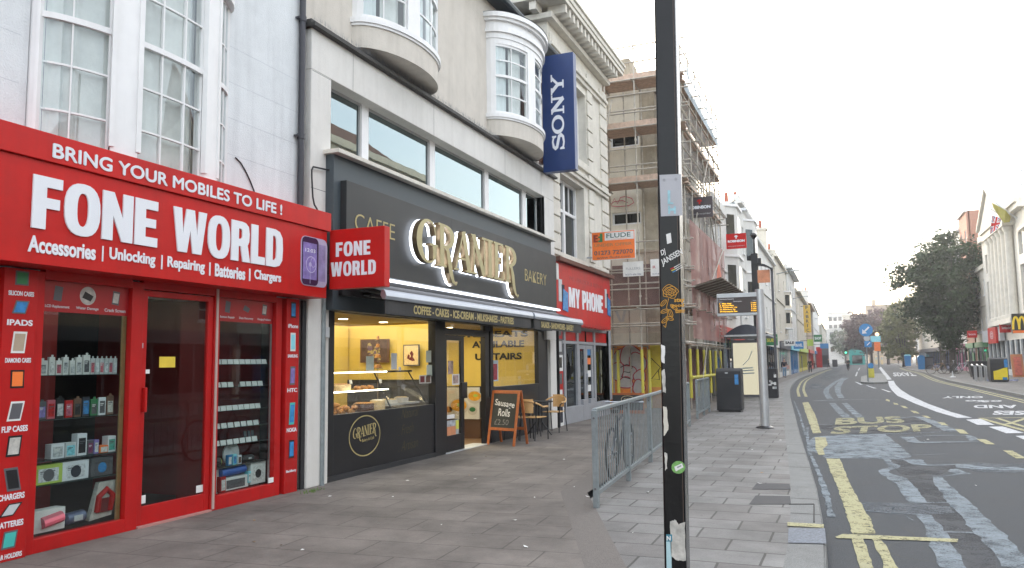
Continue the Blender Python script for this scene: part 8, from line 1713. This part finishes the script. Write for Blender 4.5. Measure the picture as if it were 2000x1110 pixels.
a, b = PY(1936,748,58), PY(1968,700,58); b2 = bin_('charcoal litter bin with a big yellow panel and blue corner on the right footway', (a.x+b.x)/2, 58, b.x-a.x, 1.0, b.z); w_ = b.x-a.x; MB().prism([(.16,.1),(.95,.1),(.95,.62),(.7,.58),(.4,.5),(.16,.46)], (a.x,57.985,0), (w_,0,0), (0,0,b.z), (0,-.006,0)).build('yellow_panel', M('panel_yellow', (.8,.62,.02), .5), b2); MB().box(b.x-.22,b.x-.03,57.97,57.99,b.z*.62,b.z*.95).build('blue_strip', K['blues'], b2); MB().box(b.x-.35,b.x-.1,57.96,57.975,b.z*.1,b.z*.2).build('blue_tag', K['blues'], b2)
a, b = PY(1978,726,72), PY(1999,692,72); t = thing('menu_board', 'orange framed A-board with a red poster outside the restaurant', 'A-board', (a.x,72,0)); MB().obox((a.x,72,0),(b.x-a.x,0,0),(0,.5,b.z),(0,.08,0)).build('frame', M('board_frame', (.5,.2,.08), .6), t); MB().obox((a.x+.15,71.97,.15),(b.x-a.x-.3,0,0),(0,.4,b.z*.8),(0,.01,0)).build('poster', M('red_poster', (.5,.12,.08), .6, var=.4, vs=4), t)
bicycle('bicycle', 'silver bicycle leaning at the foot of the big tree, nearer the tree', (*gp(1862,736).xy[:],0) if False else (11.0,88,0), R(0), 1.3, 'silver', fmat='silver'); bicycle('bicycle', 'brown bicycle at the left end beside the tree', (8.8,87,0), R(0), 1.3, 'brown', fmat='wood'); bicycle('bicycle', 'dark bicycle between the two others under the tree', (9.9,88.6,0), R(8), 1.3, 'greyd', fmat='greyd')
for lb, x0, y0, x1, y1, Y_ in (('bright blue wheeled bin in front of the darker bins', 1792,718,1806,695,112),('blue recycling bin further back by the white shop block', 1766,709,1779,693,160)):
    a, b = PY(x0,y1,Y_), PY(x1,y1,Y_); t = thing('wheeled_bin', lb, 'wheeled bin', (a.x,Y_,0)); MB().prism([(.08,.08),(.92,.08),(1,.9),(0,.9)], (a.x,Y_,0), (b.x-a.x,0,0), (0,0,a.z), (0,1,0)).build('body', K['blues'], t); MB().prism([(-.02,.9),(1.02,.9),(.8,1.02),(.2,1.02)], (a.x,Y_-.03,0), (b.x-a.x,0,0), (0,0,a.z), (0,1.06,0)).build('lid', K['cyan'] if 'further' in lb else K['blues'], t)
a, b = PY(1806,720,113), PY(1822,697,113); t = thing('wheeled_bin', 'dark wheeled bin right of the bright blue bin', 'wheeled bin', (a.x,113,0)); MB().prism([(.06,.08),(.94,.08),(1,.9),(0,.9)], (a.x,113,0), (b.x-a.x,0,0), (0,0,b.z), (0,1,0)).build('body', K['greyd'], t); MB().box(a.x-.03,b.x+.03,112.95,114.05,b.z*.9,b.z).build('lid', K['blackm'], t)
tag(MB().prism([(0,0),(.9,.05),(1.7,-.02),(1.8,.22),(1.1,.3),(.3,.2)], (8.9,60.5,.0), (1,0,0), (0,1,0), (0,0,.10)).build('litter_bag', M('litter_blue', (.4,.42,.6), .6, var=.4, vs=6)), 'flattened pale blue rubbish lying beside the cycle racks', 'rubbish')
p = gp(1861,737); tag(MB().lathe((p.x,p.y,0), [(.22,0),(.2,.05),(.06,.1),(.03,.5)], 12).build('traffic_cone', K['lgrey']), 'small pale cone on the right footway near the bicycles', 'cone')
# island furniture
t = thing('road_sign', 'round blue keep-left arrow sign with smaller signs on a grey island post', 'road sign', (1.75,57,0)); c = PY(1691,645,60); xx = PY(1693,700,60).x; MB().tube((xx,60,0),(c.x,60,c.z+.3),.045,8).build('post', K['galv'], t)
MB().lathe((c.x,59.93,c.z), [(.44,-.01),(.44,.01)], 30, ax=(0,1,0)).build('blue_disc', K['blues'], t); m = MB(); m.strip([(.2,.2),(-.12,-.12)], .11, (c.x,59.91,c.z), (1,0,0), (0,0,1), (0,-.004,0)); m.prism([(-.25,-.25),(-.22,.06),(.06,-.22)], (c.x,59.91,c.z), (1,0,0), (0,0,1), (0,-.004,0)); m.build('white_arrow', K['white'], t)
c2_ = PY(1693,661,60); MB().lathe((c2_.x,59.95,c2_.z), [(.2,-.01),(.2,.01)], 20, ax=(0,1,0)).build('small_disc', K['lgrey'], t); c3 = PY(1696,672,60); MB().box(c3.x-.25,c3.x+.2,59.94,59.96,c3.z-.22,c3.z+.2).build('blue_plate', K['blues'], t); m = MB(); m.strip([(.1,.1),(-.1,-.1)], .06, (c3.x,59.93,c3.z), (1,0,0), (0,0,1), (0,-.003,0)); m.build('white_arrow', K['white'], t)
t = thing('bollard', 'yellow illuminated bollard with a blue arrow face on the traffic island', 'bollard', (2.2,63,0)); p = gp(1702,738); MB().box(p.x-.24,p.x+.24,p.y,p.y+.35,0,.75).build('body', K['yellow'], t, bevel=.05); MB().lathe((p.x,p.y+.1,1.0), [(.22,-.05),(.22,.05)], 20, ax=(0,1,0)).build('blue_disc', K['blues'], t); MB().box(p.x-.15,p.x+.15,p.y+.1,p.y+.25,.75,.95).build('neck', K['greyd'], t)
for lb, x, y, mt, Y_ in (('pale bollard left of the yellow signal box', 1712,712,'pastryl',150),('pale bollard right of the yellow signal box', 1723,712,'pastryl',150)): p = gp(x,y); t = thing('bollard', lb, 'bollard', (p.x,p.y,0)); MB().box(p.x-.3,p.x+.3,p.y,p.y+.5,0,2.4).build('body', K[mt], t, bevel=.06); MB().box(p.x-.2,p.x+.2,p.y-.02,p.y,1.3,2).build('face', K['lgrey'], t)
t = thing('street_lamp', 'lamp column with a glowing round head beyond the traffic island', 'street lamp', (6,150,0)); c = PY(1713,653,150); MB().tube((c.x,150,0),(c.x,150,c.z),.1,8).build('column', K['greyd'], t); MB().lathe((c.x,150,c.z), [(.1,-.3),(.3,-.1),(.3,.1),(.1,.3)], 14).build('globe', K['lamps'], t)
t = thing('traffic_signal', 'far traffic signal showing green across the road', 'traffic signal', (2.5,180,0)); c = PY(1652,689,180); MB().tube((c.x,180,0),(c.x,180,c.z+.5),.08,8).build('post', K['greyd'], t); MB().box(c.x-.25,c.x+.25,179.8,180.1,c.z-.3,c.z+.9).build('head', K['black'], t); MB().lathe((c.x,179.75,c.z), [(.2,-.03),(.2,.03)], 14, ax=(0,1,0)).build('green_light', K['grn'], t)
t = thing('street_box', 'yellow and blue signal box with orange panel beyond the island', 'sign', (6,145,0)); a, b = PY(1708,686,145), PY(1719,668,145); MB().box(a.x,b.x,145,145.3,a.z,b.z).build('panel', K['orange'], t); MB().box(a.x-.5,b.x+.1,145.1,145.2,b.z,b.z+1.0).build('blue_panel', K['cyan'], t); MB().box((a.x+b.x)/2-.05,(a.x+b.x)/2+.05,145.1,145.2,0,a.z).build('post', K['galv'], t)
# far pedestrians by the crossing
for i, (x, y, lb) in enumerate(((1668,712,'left'),(1679,712,'second'),(1690,711,'third'),(1755,712,'right-hand'))):
    p = G(x, y); person('tiny dark far figure waiting by the crossing, the %s one of four' % lb, (p.x,p.y,0), i, 1.75, .1, 'coat' if i%2 else 'navy', 'darkj')
# ------------------------------------------------------------------ trees
def tree(lab, base, trunk_h, crown, leafm, nleaf, ls, seed, lean=(0,0), spread=1.0, name='tree', density_gap=.35, limbs=9, prof=None):
    rnd = random.Random(seed); bx, by = base; t = thing(name, lab, 'tree', (bx,by,0)); cx_, cy_, cz_, rx, ry, rz = crown
    m = MB(); fork = Vector((bx+lean[0]*.3, by, trunk_h)); r0 = .025*(cz_+rz)
    m.path([(bx,by,-.05),(bx+lean[0]*.1,by,trunk_h*.5),fork], [r0*1.15,r0*.9,r0*.8], 10)
    tips = []
    for i in range(limbs):
        a = i*2.4+rnd.random(); q = rnd.uniform(.35,.9); e = Vector((cx_+rx*q*math.cos(a), cy_+ry*q*math.sin(a), cz_+rz*rnd.uniform(-.2,.75))); md = fork.lerp(e,.5)+Vector((0,0,.4)); m.path([fork,md,e], [r0*.5,r0*.3,r0*.08], 6); tips.append(e)
        for j in range(3): e2 = md.lerp(e, rnd.random())+Vector((rnd.uniform(-1,1)*rx*.4,rnd.uniform(-1,1)*ry*.4,rnd.uniform(-.2,.6)*rz*.5)); m.path([md.lerp(e,.3),e2], [r0*.18,r0*.04], 4)
    m.build('trunk', K['bark'], t, smooth=True)
    cl = []
    for i in range(150):
        for _ in range(20):
            v = Vector((rnd.gauss(0,1),rnd.gauss(0,1),rnd.gauss(0,1))).normalized()*(rnd.random()**.4)
            w_ = prof(v.z) if prof else 1
            if w_ > .05: break
        cl.append((Vector((cx_+v.x*rx*w_, cy_+v.y*ry*w_, cz_+v.z*rz)), rnd.uniform(.10,.24)*min(rx,rz)))
    m = MB()
    for i in range(nleaf):
        c_, r_ = cl[rnd.randrange(len(cl))]; d_ = Vector((rnd.gauss(0,.55),rnd.gauss(0,.55),rnd.gauss(0,.5)))*r_; p = c_+d_
        a_ = Vector((rnd.gauss(0,1),rnd.gauss(0,1),rnd.gauss(0,.6))).normalized(); b_ = a_.cross(Vector((rnd.gauss(0,1),rnd.gauss(0,1),rnd.gauss(0,1)))).normalized(); s_ = ls*rnd.uniform(.5,1.3)
        n = len(m.v); m.v += [p-a_*s_, p+b_*s_*.4, p+a_*s_, p-b_*s_*.4]; m.f.append([n,n+1,n+2,n+3]); m.m.append(0)
    m.build('crown', K[leafm], t, recalc=False)
    return t
tree('large dark green street tree with a broad vase-shaped crown on the right footway', (11.2,97), 2.6, (11.1,97,8.7,5.6,5,6.0), 'leafd', 26000, .25, 3, prof=lambda z: (1.0 if z > -.2 else max(.06,1.0+(z+.2)*1.45)) * (1-.35*max(0,z)**2), limbs=16)
tree('copper-red tree left of the keep-left sign in the far distance', (7.3,215), 3, (6.2,215,8.3,6.0,4,5.2), 'leafr', 6000, .45, 5); tree('olive yellow conical tree right of the keep-left sign', (11.0,165), 1.0, (10.6,165,6.3,3.6,3,6.0), 'leafo', 9000, .35, 6, prof=lambda z: 1-.35*max(0,z)); tree('second copper tree rising behind the olive tree', (12,235), 4, (11.2,235,11,6.5,4,4.2), 'leafr', 5000, .5, 8)
tree('thin half-bare tree in front of the white shop block', (14,130), 4, (12.4,130,8.3,4.0,3,3.2), 'leafo', 1500, .24, 9, limbs=16); tree('young sparse tree beside the bins', (12.3,118), 3.4, (11.9,118,5.6,1.9,2,2.2), 'leaf', 700, .22, 10)
tree('distant dull green tree past the copper trees', (2.0,330), 3, (3,330,8,7,4,5), 'leaf', 3000, .6, 12)
# ------------------------------------------------------------------ thin morning haze down the street
hm = bpy.data.materials.new('haze_air'); hm.use_nodes = True; hn = hm.node_tree; hn.nodes.clear()
ho = hn.nodes.new('ShaderNodeOutputMaterial'); hv = hn.nodes.new('ShaderNodeVolumePrincipled'); hv.inputs['Color'].default_value = (.97,.97,1,1); hv.inputs['Density'].default_value = .0008; hv.inputs['Anisotropy'].default_value = .35
hn.links.new(hv.outputs[0], ho.inputs['Volume'])
h = MB().box(-60, 90, -70, 700, -1.2, 32).build('haze', hm, None); h['kind'] = 'stuff'
